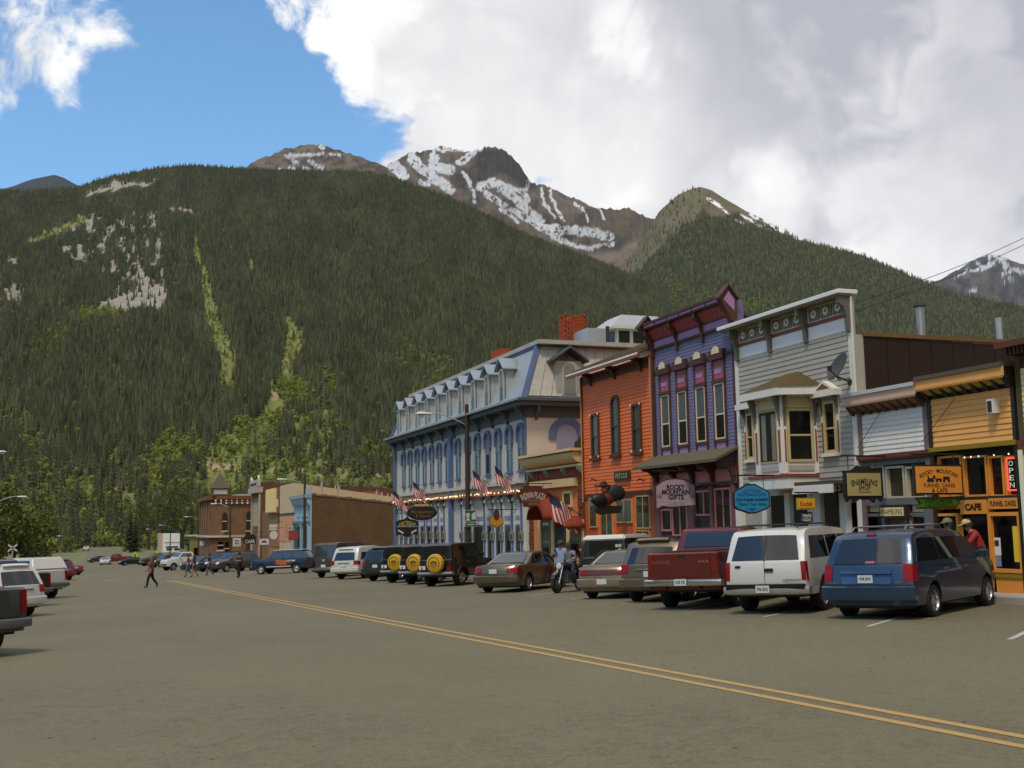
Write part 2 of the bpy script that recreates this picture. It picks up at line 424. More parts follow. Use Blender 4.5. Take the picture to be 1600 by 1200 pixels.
Z1 = lambda pts: [(x/2.4, 200+y/2.4) for x, y in pts]           # measured on enlargements of the photograph
Z2 = lambda pts: [(560+x/2.105, 180+y/2.105) for x, y in pts]
Z6 = lambda pts: [(1400+x/6, 360+y/6) for x, y in pts]
Z7 = lambda pts: [(x/2.5, 660+y/2.5) for x, y in pts]
front = Mountain([(-220, 330), (-80, 305), (0, 299), (60, 297), (120, 294), (160, 279), (230, 265), (290, 258), (340, 261), (390, 264), (500, 267), (560, 268), (600, 274), (650, 291), (700, 309),
                  (760, 336), (830, 371), (900, 398), (960, 420), (1010, 445), (1060, 474), (1120, 523), (1200, 585), (1330, 665), (1450, 725), (1600, 792), (1750, 822)],
                 560, 2900, 300, 220, 1.28, 26, 3, rbend=-900)
rhill = Mountain([(900, 452), (930, 440), (975, 416), (990, 395), (1010, 365), (1030, 330), (1060, 304), (1080, 295), (1095, 292), (1112, 297), (1130, 309), (1160, 326), (1200, 346), (1250, 375), (1350, 400), (1440, 439), (1500, 461),
                  (1600, 480), (1750, 520), (1900, 575)], 2000, 3900, 260, 150, 1.1, 45, 5, z0=60, freq=5)
snowy = Mountain([(560, 290), (600, 262), (620, 250), (640, 241), (662, 236), (690, 230), (712, 233), (735, 238), (752, 231), (770, 230), (790, 236), (805, 250), (820, 272), (830, 285), (850, 291), (870, 299), (900, 312), (930, 326),
                  (960, 328), (982, 323), (995, 331), (1008, 340), (1030, 345), (1070, 380), (1110, 420)], 3900, 5600, 560, 280, .95, 85, 8, z0=700, ridged=True, freq=6, edge=2.6, jag=.006)
knob = Mountain([(350, 285), (385, 262), (400, 250), (425, 243), (445, 233), (470, 228), (500, 226), (520, 233), (545, 240), (575, 250), (600, 261), (640, 290)], 4000, 5000, 220, 70, .9, 60, 9, z0=1050, ridged=True, freq=8, edge=3, jag=.004)
lpeak = Mountain([(-60, 300), (10, 294), (30, 288), (55, 279), (85, 273), (100, 278), (120, 289), (150, 300), (190, 310)], 6000, 7600, 80, 30, .9, 50, 11, z0=1500, freq=5)
rpeak = Mountain([(1400, 470), (1440, 450), (1470, 437), (1500, 420), (1530, 403), (1545, 397), (1560, 398), (1580, 407), (1600, 415), (1650, 440), (1700, 455), (1800, 480)], 6200, 7800, 260, 110, .9, 140, 12, z0=900, ridged=True, freq=8, edge=2.5, jag=.003)

# --- snow and rock on the high peaks
def snow_mask(mt, streaks, seed, ns=.055):
    px = mt.px+(fbm(mt.px*.13, mt.py*.13, 5, seed)-.5)*9; py = mt.py+(fbm(mt.px*.13+40, mt.py*.13, 5, seed+1)-.5)*7
    m = np.zeros(px.shape)
    for pts, w in streaks: m = np.maximum(m, sstep(pl_dist(px, py, pts), w*1.05, w*.75))
    hole = .5*fbm(mt.px*.16, mt.py*.16, 4, seed+2)+.5*fbm(mt.px*.42, mt.py*.35, 3, seed+5)
    return m*sstep(hole, .36, .42)
snow_st = [(Z2([(100, 155), (145, 195)]), 11), (Z2([(175, 140), (225, 190), (300, 245)]), 9), (Z2([(250, 110), (245, 165), (300, 180)]), 9), (Z2([(270, 112), (330, 108), (395, 112)]), 5),
           (Z2([(330, 155), (375, 128)]), 6), (Z2([(345, 190), (378, 250), (385, 285)]), 3), (Z2([(400, 235), (450, 220), (500, 262), (550, 305), (600, 355), (650, 392)]), 8),
           (Z2([(420, 255), (480, 300), (540, 330), (600, 370), (660, 385)]), 5), (Z2([(480, 235), (545, 250), (555, 285)]), 5), (Z2([(562, 212), (545, 265)]), 4), (Z2([(600, 240), (612, 290), (645, 335)]), 2.6),
           (Z2([(630, 250), (642, 290), (672, 342)]), 2.6), (Z2([(610, 372), (700, 378), (790, 388), (825, 402)]), 8), (Z2([(640, 402), (720, 430), (765, 442)]), 4), (Z2([(770, 432), (838, 426)]), 3),
           (Z2([(713, 288), (745, 312), (757, 352)]), 2.6), (Z2([(470, 310), (525, 352)]), 3), (Z2([(205, 220), (232, 226)]), 4), (Z2([(790, 300), (805, 340)]), 2), (Z2([(520, 320), (590, 345)]), 3)]
sm_ = snow_mask(snowy, snow_st, 21)
rk = fbm(snowy.px*.06, snowy.py*.05, 5, 33)
base = lerp(np.array([.115, .098, .078]), np.array([.235, .19, .145]), sstep(rk, .35, .65))
drk = sstep(pl_dist(snowy.px, snowy.py, Z2([(420, 150), (470, 150), (520, 170), (560, 205)])), 26, 12)
base = lerp(base, np.array([.075, .07, .066]), drk*sstep(rk, .2, .45))
base = lerp(base, np.array([.17, .135, .085]), sstep(pl_dist(snowy.px, snowy.py, Z2([(820, 350), (900, 340), (980, 330)])), 40, 10)*.6)
fl = sstep(pl_dist(snowy.px, snowy.py, Z2([(780, 475), (870, 470), (900, 440)])), 18, 6); base = lerp(base, np.array([.33, .26, .20]), fl)
cols = lerp(base, np.array([.88, .89, .91]), sm_*(1-drk*.5))
ROCK = cover_mat('mountain_rock', 60., .008)
snowy.build('snowy_mountain', ROCK, cols)
ks = [(Z1([(1075, 107), (1150, 99), (1215, 95)]), 3), (Z1([(1200, 68), (1212, 74)]), 3), (Z1([(1240, 97), (1285, 100)]), 2.4), (Z1([(1100, 118), (1115, 132)]), 2.6), (Z1([(1160, 124), (1180, 132)]), 3),
      (Z1([(1055, 158), (1100, 152)]), 4), (Z1([(1140, 152), (1160, 155)]), 3), (Z1([(1185, 146), (1208, 152)]), 3.4)]
rk = fbm(knob.px*.09, knob.py*.2, 5, 44)
cols = lerp(lerp(np.array([.13, .105, .08]), np.array([.27, .215, .16]), sstep(rk, .35, .65)), np.array([.84, .85, .87]), snow_mask(knob, ks, 51))
knob.build('bare_mountain', ROCK, cols)
lpeak.build('distant_mountain', ROCK, np.broadcast_to(np.array([.06, .07, .075]), lpeak.P.shape).copy())
rs_ = [(Z6([(878, 230), (882, 300), (855, 345), (940, 290)]), 3), (Z6([(930, 235), (1000, 290), (1065, 385)]), 4.5), (Z6([(755, 310), (800, 355), (825, 345)]), 3), (Z6([(660, 380), (760, 370)]), 2.2), (Z6([(555, 440), (640, 405)]), 1.6),
       (Z6([(960, 440), (1020, 400)]), 4), (Z6([(1110, 365), (1200, 392)]), 4), (Z6([(1000, 240), (1050, 270)]), 2.6), (Z6([(690, 570), (730, 570)]), 2.4), (Z6([(1030, 455), (1100, 455)]), 2)]
rk = fbm(rpeak.px*.1, rpeak.py*.1, 5, 46)
cols = lerp(lerp(np.array([.12, .115, .115]), np.array([.20, .18, .165]), sstep(rk, .35, .65)), np.array([.8, .82, .86]), snow_mask(rpeak, rs_, 61))
rpeak.build('distant_snowy_mountain', ROCK, cols)

# --- right hill: forest below, bare brown top with a few snow streaks
hs = [(Z2([(1148, 274), (1190, 300), (1218, 322)]), 2.8), (Z2([(1262, 298), (1308, 335)]), 3.6), (Z2([(1235, 345), (1262, 354)]), 2.4), (Z2([(1262, 333), (1352, 382)]), 2.6), (Z2([(1338, 348), (1390, 380), (1445, 402)]), 3)]
def bare_right(px, py):                                # 1 on the open summit
    tl = np.interp(px, [900, 960, 1000, 1030, 1060, 1100, 1140, 1200, 1260, 1300, 1400, 1700], [470, 440, 420, 385, 358, 332, 336, 354, 379, 380, 395, 480])
    return sstep(py+(fbm(px*.06, py*.06, 4, 71)-.5)*46, tl+6, tl-10)
br = bare_right(rhill.px, rhill.py); rk = fbm(rhill.px*.07, rhill.py*.07, 5, 72)
top = lerp(np.array([.155, .12, .078]), np.array([.135, .12, .062]), sstep(rk, .35, .6))
cols = lerp(np.broadcast_to(np.array([.045, .05, .022]), rhill.P.shape), top, br)
cols = lerp(cols, np.array([.84, .85, .87]), snow_mask(rhill, hs, 73))
HILL = cover_mat('hillside_soil', 3., .03)
rhill.build('forested_hill', HILL, cols)

# --- front mountain: dark spruce forest with scree, gullies, aspen and cut banks
def front_cover(px, py):
    """0 bare chance, grass chance, aspen chance, tan chance at a photograph pixel"""
    n1 = fbm(px*.045, py*.045, 4, 81); n2 = fbm(px*.13, py*.10, 4, 82)
    wx, wy = px+(n1-.5)*16, py+(n2-.5)*14
    scree = inside(wx, wy, Z1([(345, 665), (400, 622), (480, 598), (540, 575), (615, 562), (628, 640), (600, 678), (520, 672), (460, 680), (420, 655), (380, 672)])).astype(float)
    scree = np.maximum(scree, inside(wx, wy, Z1([(315, 248), (360, 218), (440, 192), (600, 193), (560, 216), (470, 222), (400, 238), (340, 258)])))
    scree = np.maximum(scree, pl_dist(wx, wy, Z1([(642, 292), (735, 312)])) < 4)
    cliff = inside(wx, wy, Z1([(190, 430), (330, 325), (590, 315), (625, 460), (612, 570), (420, 615), (380, 520), (250, 490)]))
    scree = np.maximum(scree, cliff & (n2 > .555))
    scree = np.maximum(scree, inside(wx, wy, Z1([(0, 480), (70, 480), (120, 560), (60, 690), (0, 700)])) & (n2 > .56))
    gl = [(730, 390), (738, 450), (765, 520), (785, 630), (800, 700), (832, 760), (852, 860), (850, 945)]
    d = pl_dist(wx, wy, Z1(gl)); wd = np.interp(py, [360, 400, 460, 500, 540, 590], [3, 5, 9, 13, 14, 12])
    grass = (d < wd).astype(float)
    d = pl_dist(wx, wy, Z1([(1083, 690), (1110, 770), (1095, 835), (1078, 900), (1045, 980), (1000, 1060), (920, 1120), (830, 1200)])); grass = np.maximum(grass, d < np.interp(py, [485, 520, 560, 590, 620, 660, 700], [5, 17, 12, 7, 16, 24, 32]))
    grass = np.maximum(grass, (pl_dist(wx, wy, Z1([(1090, 960), (1200, 1080), (1150, 1200)])) < 26) & (n2 > .47)); grass = np.maximum(grass, (py > 660) & (n1 > .60))
    grass = np.maximum(grass, pl_dist(wx, wy, Z1([(920, 430), (945, 530)])) < 2.5)
    grass = np.maximum(grass, pl_dist(wx, wy, Z1([(110, 415), (200, 385), (320, 335)])) < 7)
    grass = np.maximum(grass, pl_dist(wx, wy, Z1([(1010, 1050), (930, 1100), (850, 1175)])) < 12)
    grass = np.maximum(grass, pl_dist(wx, wy, Z7([(720, 185), (1000, 172), (1540, 190)])) < 15)
    tan = (pl_dist(wx, wy, Z7([(745, 165), (900, 172)])) < 5).astype(float)
    tan = np.maximum(tan, pl_dist(px, wy, Z7([(1000, 186), (1150, 190), (1300, 202), (1540, 208)])) < 1.6)
    tan = np.maximum(tan, pl_dist(wx, wy, Z1([(1030, 965), (1030, 1005)])) < 8)
    tan = np.maximum(tan, pl_dist(wx, wy, Z1([(1078, 880), (1075, 915)])) < 3)
    orange = inside(px+(n1-.5)*6, wy, Z7([(432, 208), (545, 196), (640, 200), (640, 208), (545, 215), (510, 235), (470, 262), (452, 262), (455, 215)])).astype(float)
    asp = np.zeros(px.shape)
    for (c, w, s) in [([(1060, 940), (1120, 960)], 18, 1), ([(900, 1075), (920, 1075)], 10, 1), ([(1235, 900), (1255, 950)], 7, .9), ([(600, 1170), (640, 1120)], 14, .8), ([(1010, 1060), (900, 1130), (820, 1200)], 24, .45),
                      ([(1150, 1000), (1240, 1110)], 34, .4), ([(150, 800), (330, 680)], 15, .35), ([(320, 680), (450, 670)], 8, .8), ([(0, 1060), (100, 1070)], 16, .3), ([(700, 1170), (760, 1170)], 14, .6)]:
        asp = np.maximum(asp, s*sstep(pl_dist(wx, wy, Z1(c)), w*1.3, w*.6))
    for (c, w, s) in [([(600, 120), (700, 50)], 22, .55), ([(800, 260), (700, 330), (600, 380)], 24, .55), ([(950, 150), (1100, 100), (1500, 60)], 26, .35), ([(900, 230), (1540, 225)], 16, .6),
                      ([(100, 120), (350, 150)], 14, .35), ([(250, 460), (420, 420)], 18, .6), ([(780, 300), (770, 400)], 14, .7), ([(0, 200), (160, 170)], 10, .4)]:
        asp = np.maximum(asp, s*sstep(pl_dist(wx, wy, Z7(c)), w*1.3, w*.6))
    asp = np.maximum(asp, .12*sstep(py, 640, 740)+.30*sstep(py, 690, 780)*(px < 420))
    asp = np.maximum(asp, .5*sstep(pl_dist(wx, wy, [(640, 545), (690, 560), (660, 600), (640, 640)]), 26, 8))
    asp = np.maximum(asp, .6*sstep(pl_dist(wx, wy, [(1052, 450), (1062, 470)]), 14, 6))
    asp = np.maximum(asp, .008+.03*sstep(py, 420, 640))
    return scree, grass, asp*np.clip((n1-.2)*3, .3, 1.2), tan, orange, n1, n2
sc_, gr_, as_, tn_, or_, n1, n2 = front_cover(front.px, front.py)
cols = lerp(np.array([.036, .036, .017]), np.array([.06, .056, .026]), sstep(n1, .35, .65))
cols = lerp(cols, np.array([.185, .20, .06]), np.maximum(gr_, np.clip(as_*.9, 0, 1)))
cols = lerp(cols, np.array([.29, .262, .21]), sc_); cols = lerp(cols, np.array([.38, .28, .17]), tn_); cols = lerp(cols, np.array([.52, .32, .13]), or_)
front.build('forested_mountain', HILL, cols)
# added wooded slopes out of view, put there for the window panes to mirror
def ring():
    az = np.linspace(R(58), R(336), 70); rr = np.array([700, 1100, 1700, 2400, 2600]); hh = np.array([0, .25, .6, 1., .9])
    e = .24+.10*np.sin(az*3.1)+.05*np.sin(az*9.7+1)+.03*np.sin(az*23)
    v = [(r*math.sin(a), r*math.cos(a), -10+k*ee*2400) for r, k in zip(rr, hh) for a, ee in zip(az, e)]
    n = len(az); f = [(j*n+i, j*n+i+1, (j+1)*n+i+1, (j+1)*n+i) for j in range(4) for i in range(n-1)]
    me = bpy.data.meshes.new('reflection_slope'); me.from_pydata(v, [], f); me.materials.append(soil_mat('far_forest', (.045, .055, .022), (.07, .075, .03), (.09, .09, .04), .01)); smooth_mesh(me, 180)
    o = link(bpy.data.objects.new('reflection_slope', me)); o['kind'] = 'structure'
ring()

# ------------------------------------------------------------------ forest (uncountable: one object per kind of tree)
def leaf_mat(name, c1, c2, c3, attr=True):
    m = bpy.data.materials.new(name); m.use_nodes = True; nt = m.node_tree; L = nt.links
    nd, val, mth, noise, ramp, mix = node_kit(nt); p = nt.nodes['Principled BSDF']
    if attr:
        at = nd('ShaderNodeAttribute', attribute_name='tint'); at.attribute_type = 'INSTANCER'; f = at.outputs['Fac']
    else: f = noise(nd('ShaderNodeNewGeometry').outputs['Position'], 1.1, 4, .6)
    if attr: col = mix(ramp(f, 0, .6, smooth=False), c1, c2); col = mix(ramp(f, .6, 1, smooth=False), col, c3)
    else: col = mix(ramp(f, .38, .52), c1, c2); col = mix(ramp(f, .55, .7), col, c3)
    L.new(col, p.inputs['Base Color']); p.inputs['Roughness'].default_value = .8; p.inputs['Specular IOR Level'].default_value = .15
    return m
def conifer_mesh(seed, tiers=6, n=7):
    rs = random.Random(seed); mb = MB()
    mb.cyl((0, 0, -.06), (0, 0, .3), .018, .012, 5)
    for k in range(tiers):
        t = k/(tiers-1); z = .10+.80*t; r = .155*(1-t)**.85+.022; h = .20-.07*t
        vs = []
        for i in range(n*2):
            a = math.pi*i/n+rs.random()*.3; q = r*(rs.uniform(.85, 1.2) if i % 2 == 0 else rs.uniform(.45, .6))
            vs.append((q*math.cos(a), q*math.sin(a), z-(.05+rs.random()*.03 if i % 2 == 0 else 0)))
        vs.append((0, 0, min(1., z+h)))
        mb.add(vs, [(i, (i+1) % (2*n), 2*n) for i in range(2*n)])
    return mb.mesh('conifer', fix=False)
def clump_mesh(seed, n=230, sx=.34, flat=.75):
    rs = random.Random(seed); mb = MB(); mb.cyl((0, 0, -.05), (0, 0, .5), .02, .01, 5)
    lobes = [(rs.uniform(-.14, .14), rs.uniform(-.14, .14), rs.uniform(.32, .82), rs.uniform(.12, .22)) for _ in range(7)]
    for _ in range(n):
        x, y, z, r = rs.choice(lobes); d = Vector((rs.gauss(0, 1), rs.gauss(0, 1), rs.gauss(0, 1))).normalized()*r*rs.uniform(.7, 1.05)
        c = Vector((x, y, z))+d*Vector((1, 1, 1)).x; s = rs.uniform(.03, .058)
        a = d.orthogonal().normalized(); b = d.cross(a).normalized(); a = (a+Vector((rs.gauss(0, .18), rs.gauss(0, .18), rs.gauss(0, .18)))).normalized()
        mb.add([c+a*s, c+b*s, c-a*s, c-b*s*.8], [(0, 1, 2, 3)])
    return mb.mesh('broadleaf', fix=False)
def scatter(name, label, cat, protos, mat, pts, sc, tint, parent=None):
    """points mesh + geometry nodes: every point carries one tree"""
    me = bpy.data.meshes.new(name); me.from_pydata(pts.tolist(), [], [])
    for nm, arr in (('sc', sc), ('tint', tint), ('rz', np.random.rand(len(pts))*6.28)):
        a = me.attributes.new(nm, 'FLOAT', 'POINT'); a.data.foreach_set('value', arr.astype(np.float32))
    a = me.attributes.new('pick', 'INT', 'POINT'); a.data.foreach_set('value', np.random.randint(0, len(protos), len(pts)).astype(np.int32))
    o = bpy.data.objects.new(name, me); link(o); tag(o, label, cat, kind='stuff')
    ng = bpy.data.node_groups.new(name+'_nodes', 'GeometryNodeTree'); ng.interface.new_socket('Geometry', in_out='INPUT', socket_type='NodeSocketGeometry'); ng.interface.new_socket('Geometry', in_out='OUTPUT', socket_type='NodeSocketGeometry')
    N, L = ng.nodes, ng.links; gi = N.new('NodeGroupInput'); go = N.new('NodeGroupOutput')
    def attr(n_, t='FLOAT'):
        q = N.new('GeometryNodeInputNamedAttribute'); q.data_type = t; q.inputs[0].default_value = n_; return q.outputs[0]
    join = N.new('GeometryNodeJoinGeometry')
    for k, pm in enumerate(protos):
        pm.materials.clear(); pm.materials.append(mat)
        po = bpy.data.objects.new(pm.name+'_pattern', pm)
        oi = N.new('GeometryNodeObjectInfo'); oi.inputs['Object'].default_value = po
        ip = N.new('GeometryNodeInstanceOnPoints'); L.new(gi.outputs[0], ip.inputs['Points']); L.new(oi.outputs['Geometry'], ip.inputs['Instance'])
        cm = N.new('FunctionNodeCompare'); cm.data_type = 'INT'; cm.operation = 'EQUAL'
        ins = [s for s in cm.inputs if s.type == 'INT']; L.new(attr('pick', 'INT'), ins[0]); ins[1].default_value = k
        L.new(cm.outputs[0], ip.inputs['Selection'])
        cx = N.new('ShaderNodeCombineXYZ'); L.new(attr('rz'), cx.inputs[2])
        L.new(cx.outputs[0], ip.inputs['Rotation'])
        L.new(attr('sc'), ip.inputs['Scale']); L.new(ip.outputs[0], join.inputs[0])
    L.new(join.outputs[0], go.inputs[0])
    md = o.modifiers.new('trees', 'NODES'); md.node_group = ng
    return o
CON = leaf_mat('spruce_needles', (.036, .044, .020), (.092, .100, .044), (.185, .18, .085))
ASP = leaf_mat('aspen_leaves', (.12, .155, .026), (.20, .25, .042), (.29, .33, .07))
rs = np.random.RandomState(5)
def plant():
    P1, t1 = front.sample(215000, rs, 0, 1.0, .8)
    px, py = project(P1); keep = (px > -130) & (px < 1300) & (py > 200)
    P1, px, py, t1 = P1[keep], px[keep], py[keep], t1[keep]
    dep = np.hypot(P1[:, 0], P1[:, 1]); s, g, a, tn, og, n1, n2 = front_cover(px, py-np.interp(dep, [600, 1500], [13, 9])*FPX/dep)
    u = rs.rand(len(px))
    aspen = (u < a) & (s < .5) & (tn < .5) & (og < .5)
    bush = (g > .5) & (u < .30) & (tn < .5)
    dens = .62+.5*n1
    con = ~aspen & (rs.rand(len(px)) < dens*np.where(s > .5, .05, 1)*np.where(g > .5, .045, 1)*np.where(tn > .5, 0, 1)*np.where(og > .5, .04, 1))
    P2, t2 = rhill.sample(60000, rs, 0, 1.0, .8); qx, qy = project(P2); b = bare_right(qx, qy)
    k2 = (qx > 890) & (qx < 1640) & (qy < 620) & (rs.rand(len(qx)) < np.where(b > .5, .12*(qx < 1110), .95))
    P2, qx, qy = P2[k2], qx[k2], qy[k2]
    a2 = (rs.rand(len(qx)) < .035+.4*sstep(pl_dist(qx, qy, [(1050, 440), (1062, 470), (1220, 478)]), 16, 4))
    sz1 = (7.5+8*rs.rand(con.sum()))*np.interp(P1[con, 2], [0, 500, 900], [1, .95, .75]); sz2 = (11+8*rs.rand((~a2).sum()))
    pc = np.concatenate([P1[con], P2[~a2]]); tc_ = np.concatenate([rs.rand(con.sum())*.75+.45*(n1[con]-.35), rs.rand((~a2).sum())])
    scatter('conifer_forest', 'dark spruce forest covering the mountain slopes', 'forest', [conifer_mesh(i) for i in range(3)], CON, pc-np.array([0, 0, .8]), np.concatenate([sz1, sz2]), np.clip(tc_, 0, 1))
    asp = aspen | bush
    sza = np.where(bush[asp], 3+3*rs.rand(asp.sum()), 4.5+5*rs.rand(asp.sum()))
    pa = np.concatenate([P1[asp], P2[a2]]); sa = np.concatenate([sza, 9+5*rs.rand(a2.sum())])
    # thickets on the flat valley floor beyond the town
    n = 2600; az = np.radians(rs.uniform(-13, 21, n)); r = rs.uniform(430, 620, n); V = np.stack([r*np.sin(az), r*np.cos(az), gz(r*np.sin(az), r*np.cos(az))], -1)
    off = np.abs(V[:, 0]-2.5) > 9; V = V[off]; kk = rs.rand(len(V)); isA = kk < .62
    pa = np.concatenate([pa, V[isA]]); sa = np.concatenate([sa, 3+4.5*rs.rand(isA.sum())])
    scatter('aspen_thicket', 'bright green aspen and willow thickets among the spruces', 'thicket', [clump_mesh(i) for i in range(3)], ASP, pa-np.array([0, 0, .3]), sa, rs.rand(len(pa)))
    Vc = V[kk > .80]
    scatter('valley_conifers', 'tall spruces standing on the valley floor beyond the town', 'forest', [conifer_mesh(i+5, 9, 9) for i in range(3)], CON, Vc, 8+9*rs.rand(len(Vc)), rs.rand(len(Vc))*.8)
plant()
# ------------------------------------------------------------------ building kit
XF = 20.0
def rect(l, r, t, b, X=XF):
    """pixel box on the street front -> y0, y1, z0, z1 (y grows away from the camera)"""
    pc, pm = (l+r)/2, (t+b)/2
    return onX(r, pm, X)[1], onX(l, pm, X)[1], onX(pc, b, X)[2], onX(pc, t, X)[2]
def Yf(px, py=750, X=XF): return onX(px, py, X)[1]
def Zf(px, py, X=XF): return onX(px, py, X)[2]
def A(r, g, b, k=1.45):                               # photographed colour -> likely base colour
    return tuple(min(.82, round(c*k*w, 4)) for c, w in zip(srgb(r, g, b), (1.15, 1.02, .84)))
def fbox(b, name, mat, rc, x0, x1, bevel=0): return box(name, mat, b, x0, x1, rc[0], rc[1], rc[2], rc[3], bevel)
def boards(b, mat, y0, y1, z0, z1, X, n, name='plank', join=False, lap=.022, seed=1, jit=.0):
    """clapboards: each a tilted plank lapping the one below"""
    h = (z1-z0)/n; rr = random.Random(seed); mb = MB(); me = None
    for i in range(n):
        def ring(y, zz): return [(X-lap-.006, y, zz), (X+.004, y, zz), (X+.004, y, zz+h), (X-.008, y, zz+h)]
        if join: mb.hexa(ring(y0, z0+i*h), ring(y1, z0+i*h)); continue
        if me is None:
            me = MB().hexa([(-lap-.006, 0, 0), (.004, 0, 0), (.004, 0, h*1.02), (-.008, 0, h*1.02)], [(-lap-.006, y1-y0, 0), (.004, y1-y0, 0), (.004, y1-y0, h*1.02), (-.008, y1-y0, h*1.02)]).mesh(name); me.materials.append(mat)
        o = bpy.data.objects.new(name, me); o.location = (X+rr.uniform(-.002, .002), y0, z0+i*h+rr.uniform(-jit, jit)); C.objects.link(o); o.parent = b
        if b.type == 'EMPTY': o.matrix_parent_inverse = Matrix.Translation(-Vector(b.location))
    if join: o = mb.build(name, mat, b); o['kind'] = 'stuff'; return o
def arch_pts(y0, y1, z0, z1, n=10, pointed=False):
    """window outline: straight jambs and a round head; (y, z) points from bottom"""
    r = (y1-y0)/2; c = (y0+y1)/2; out = [(y0, z0), (y0, z1-r)]
    for i in range(1, n): a = math.pi*(1-i/n); out.append((c+r*math.cos(a), z1-r+r*math.sin(a)*(1.25 if pointed else 1)))
    out += [(y1, z1-r), (y1, z0)]; return out
def ring_prism(mb, outer, inner, x0, x1):
    n = len(outer); v = [(x0, *p) for p in outer]+[(x0, *p) for p in inner]+[(x1, *p) for p in outer]+[(x1, *p) for p in inner]
    f = []
    for i in range(n-1):
        f += [(i, i+1, n+i+1, n+i), (2*n+i+1, 2*n+i, 3*n+i, 3*n+i+1), (i+1, i, 2*n+i, 2*n+i+1), (n+i, n+i+1, 3*n+i+1, 3*n+i)]
    f += [(0, n, 3*n, 2*n), (n-1, 2*n-1+0, 4*n-1, 3*n-1)]
    mb.add(v, f)
CURT = M((.20, .18, .14), .8, .25, 6)
def window(b, rc, fm, X=XF, fw=.07, split=.5, arch=False, panem=None, low=None, sill=None, cas=.06, head=None, mull=0, cols=1):
    """window part (casing) with panes, rail and sill as its pieces"""
    y0, y1, z0, z1 = rc; panem = panem or GLASS; low = low or panem
    mb = MB()
    if arch:
        o = arch_pts(y0, y1, z0, z1); i = arch_pts(y0+fw, y1-fw, z0+fw, z1-fw)
        ring_prism(mb, o, i, X-cas, X+.01); mb.box(X-cas, X+.01, y0+fw, y1-fw, z0, z0+fw)
    else:
        mb.box(X-cas, X+.01, y0, y0+fw, z0, z1); mb.box(X-cas, X+.01, y1-fw, y1, z0, z1)
        mb.box(X-cas+.002, X+.01, y0+fw, y1-fw, z1-fw, z1); mb.box(X-cas+.002, X+.01, y0+fw, y1-fw, z0, z0+fw)
    w = mb.build('window', fm, b)
    zs = z0+fw+(z1-z0-2*fw)*split; g = .036
    if split and split < 1:
        MB().box(X-cas+.012, X-g, y0+fw, y1-fw, zs-.025, zs+.025).build('meeting_rail', fm, w)
        MB().box(X-g-.003, X-.004, y0+fw*.8, y1-fw*.8, z0+fw*.8, zs).build('pane', low, w)
        top = zs
    else: top = z0+fw*.8
    if arch: MB().prism([(p[0], p[1]) for p in arch_pts(y0+fw*.8, y1-fw*.8, top, z1-fw*.8)], 'x', X-g-.008, X-.005).build('pane', panem, w)
    else:
        n = cols; wd = (y1-y0-2*fw)/n
        for k in range(n):
            MB().box(X-g-.008, X-.005, y0+fw+wd*k-.005, y0+fw+wd*(k+1)+.005-(.02 if k < n-1 else 0), top, z1-fw*.8).build('pane', panem, w)
            if k: MB().box(X-cas+.012, X-g, y0+fw+wd*k-.03, y0+fw+wd*k+.03, z0+fw, z1-fw).build('mullion', fm, w)
    if sill: MB().box(X-cas-.07, X+.01, y0-.06, y1+.06, z0-.10, z0-.004).build('sill', sill, w)
    return w
def bracket(b, mat, y, z, h, d, w=.09, X=XF, name='bracket'):
    p = [(X, z), (X, z-h), (X-d*.25, z-h*.97), (X-d*.32, z-h*.6), (X-d*.62, z-h*.30), (X-d, z-h*.2), (X-d, z)]
    return MB().prism([(u, v) for u, v in p], 'y', y-w/2, y+w/2).build(name, mat, b)
def text(s, w, h, mat, name, parent, place, bold=.0, arc=0., depth=.008):
    """lettering as a flat raised mesh, w wide and h high, centred; place = (origin, u axis, v axis)"""
    cu = bpy.data.curves.new('t', 'FONT'); cu.body = s; cu.size = 1; cu.align_x = 'CENTER'; cu.offset = bold; cu.resolution_u = 2
    to = bpy.data.objects.new('t', cu); C.objects.link(to); bpy.context.view_layer.update()
    me = bpy.data.meshes.new_from_object(to); C.objects.unlink(to); bpy.data.objects.remove(to)
    n = len(me.vertices); co = np.empty(n*3); me.vertices.foreach_get('co', co); co = co.reshape(-1, 3)
    if n == 0: return None
    mn, mx = co.min(0), co.max(0); co[:, 0] = (co[:, 0]-(mn[0]+mx[0])/2)/(mx[0]-mn[0])*w; co[:, 1] = (co[:, 1]-(mn[1]+mx[1])/2)/(mx[1]-mn[1])*h
    if arc:
        th = co[:, 0]/arc; rr = arc+co[:, 1]; co[:, 0], co[:, 1] = rr*np.sin(th), rr*np.cos(th)-arc
    o_, u, v = (Vector(q) for q in place); nrm = u.cross(v)
    P = np.array(o_)+np.outer(co[:, 0], np.array(u))+np.outer(co[:, 1], np.array(v))+np.array(nrm)*depth
    me.vertices.foreach_set('co', P.ravel()); me.materials.clear(); me.materials.append(mat); me.update()
    o = bpy.data.objects.new(name, me); return link(o, parent)
def onface(rc, X):                                    # lettering on the street front (reads towards -Y)
    return ((X, (rc[0]+rc[1])/2, (rc[2]+rc[3])/2), (0, -1, 0), (0, 0, 1))
def bldg(name, label, y0, y1, cat='building', depth=14, x=XF):
    return thing(name, label, cat, (x, (y0+y1)/2, G(x, (y0+y1)/2)))
def base_z(y): return G(XF, y)+SW-.4

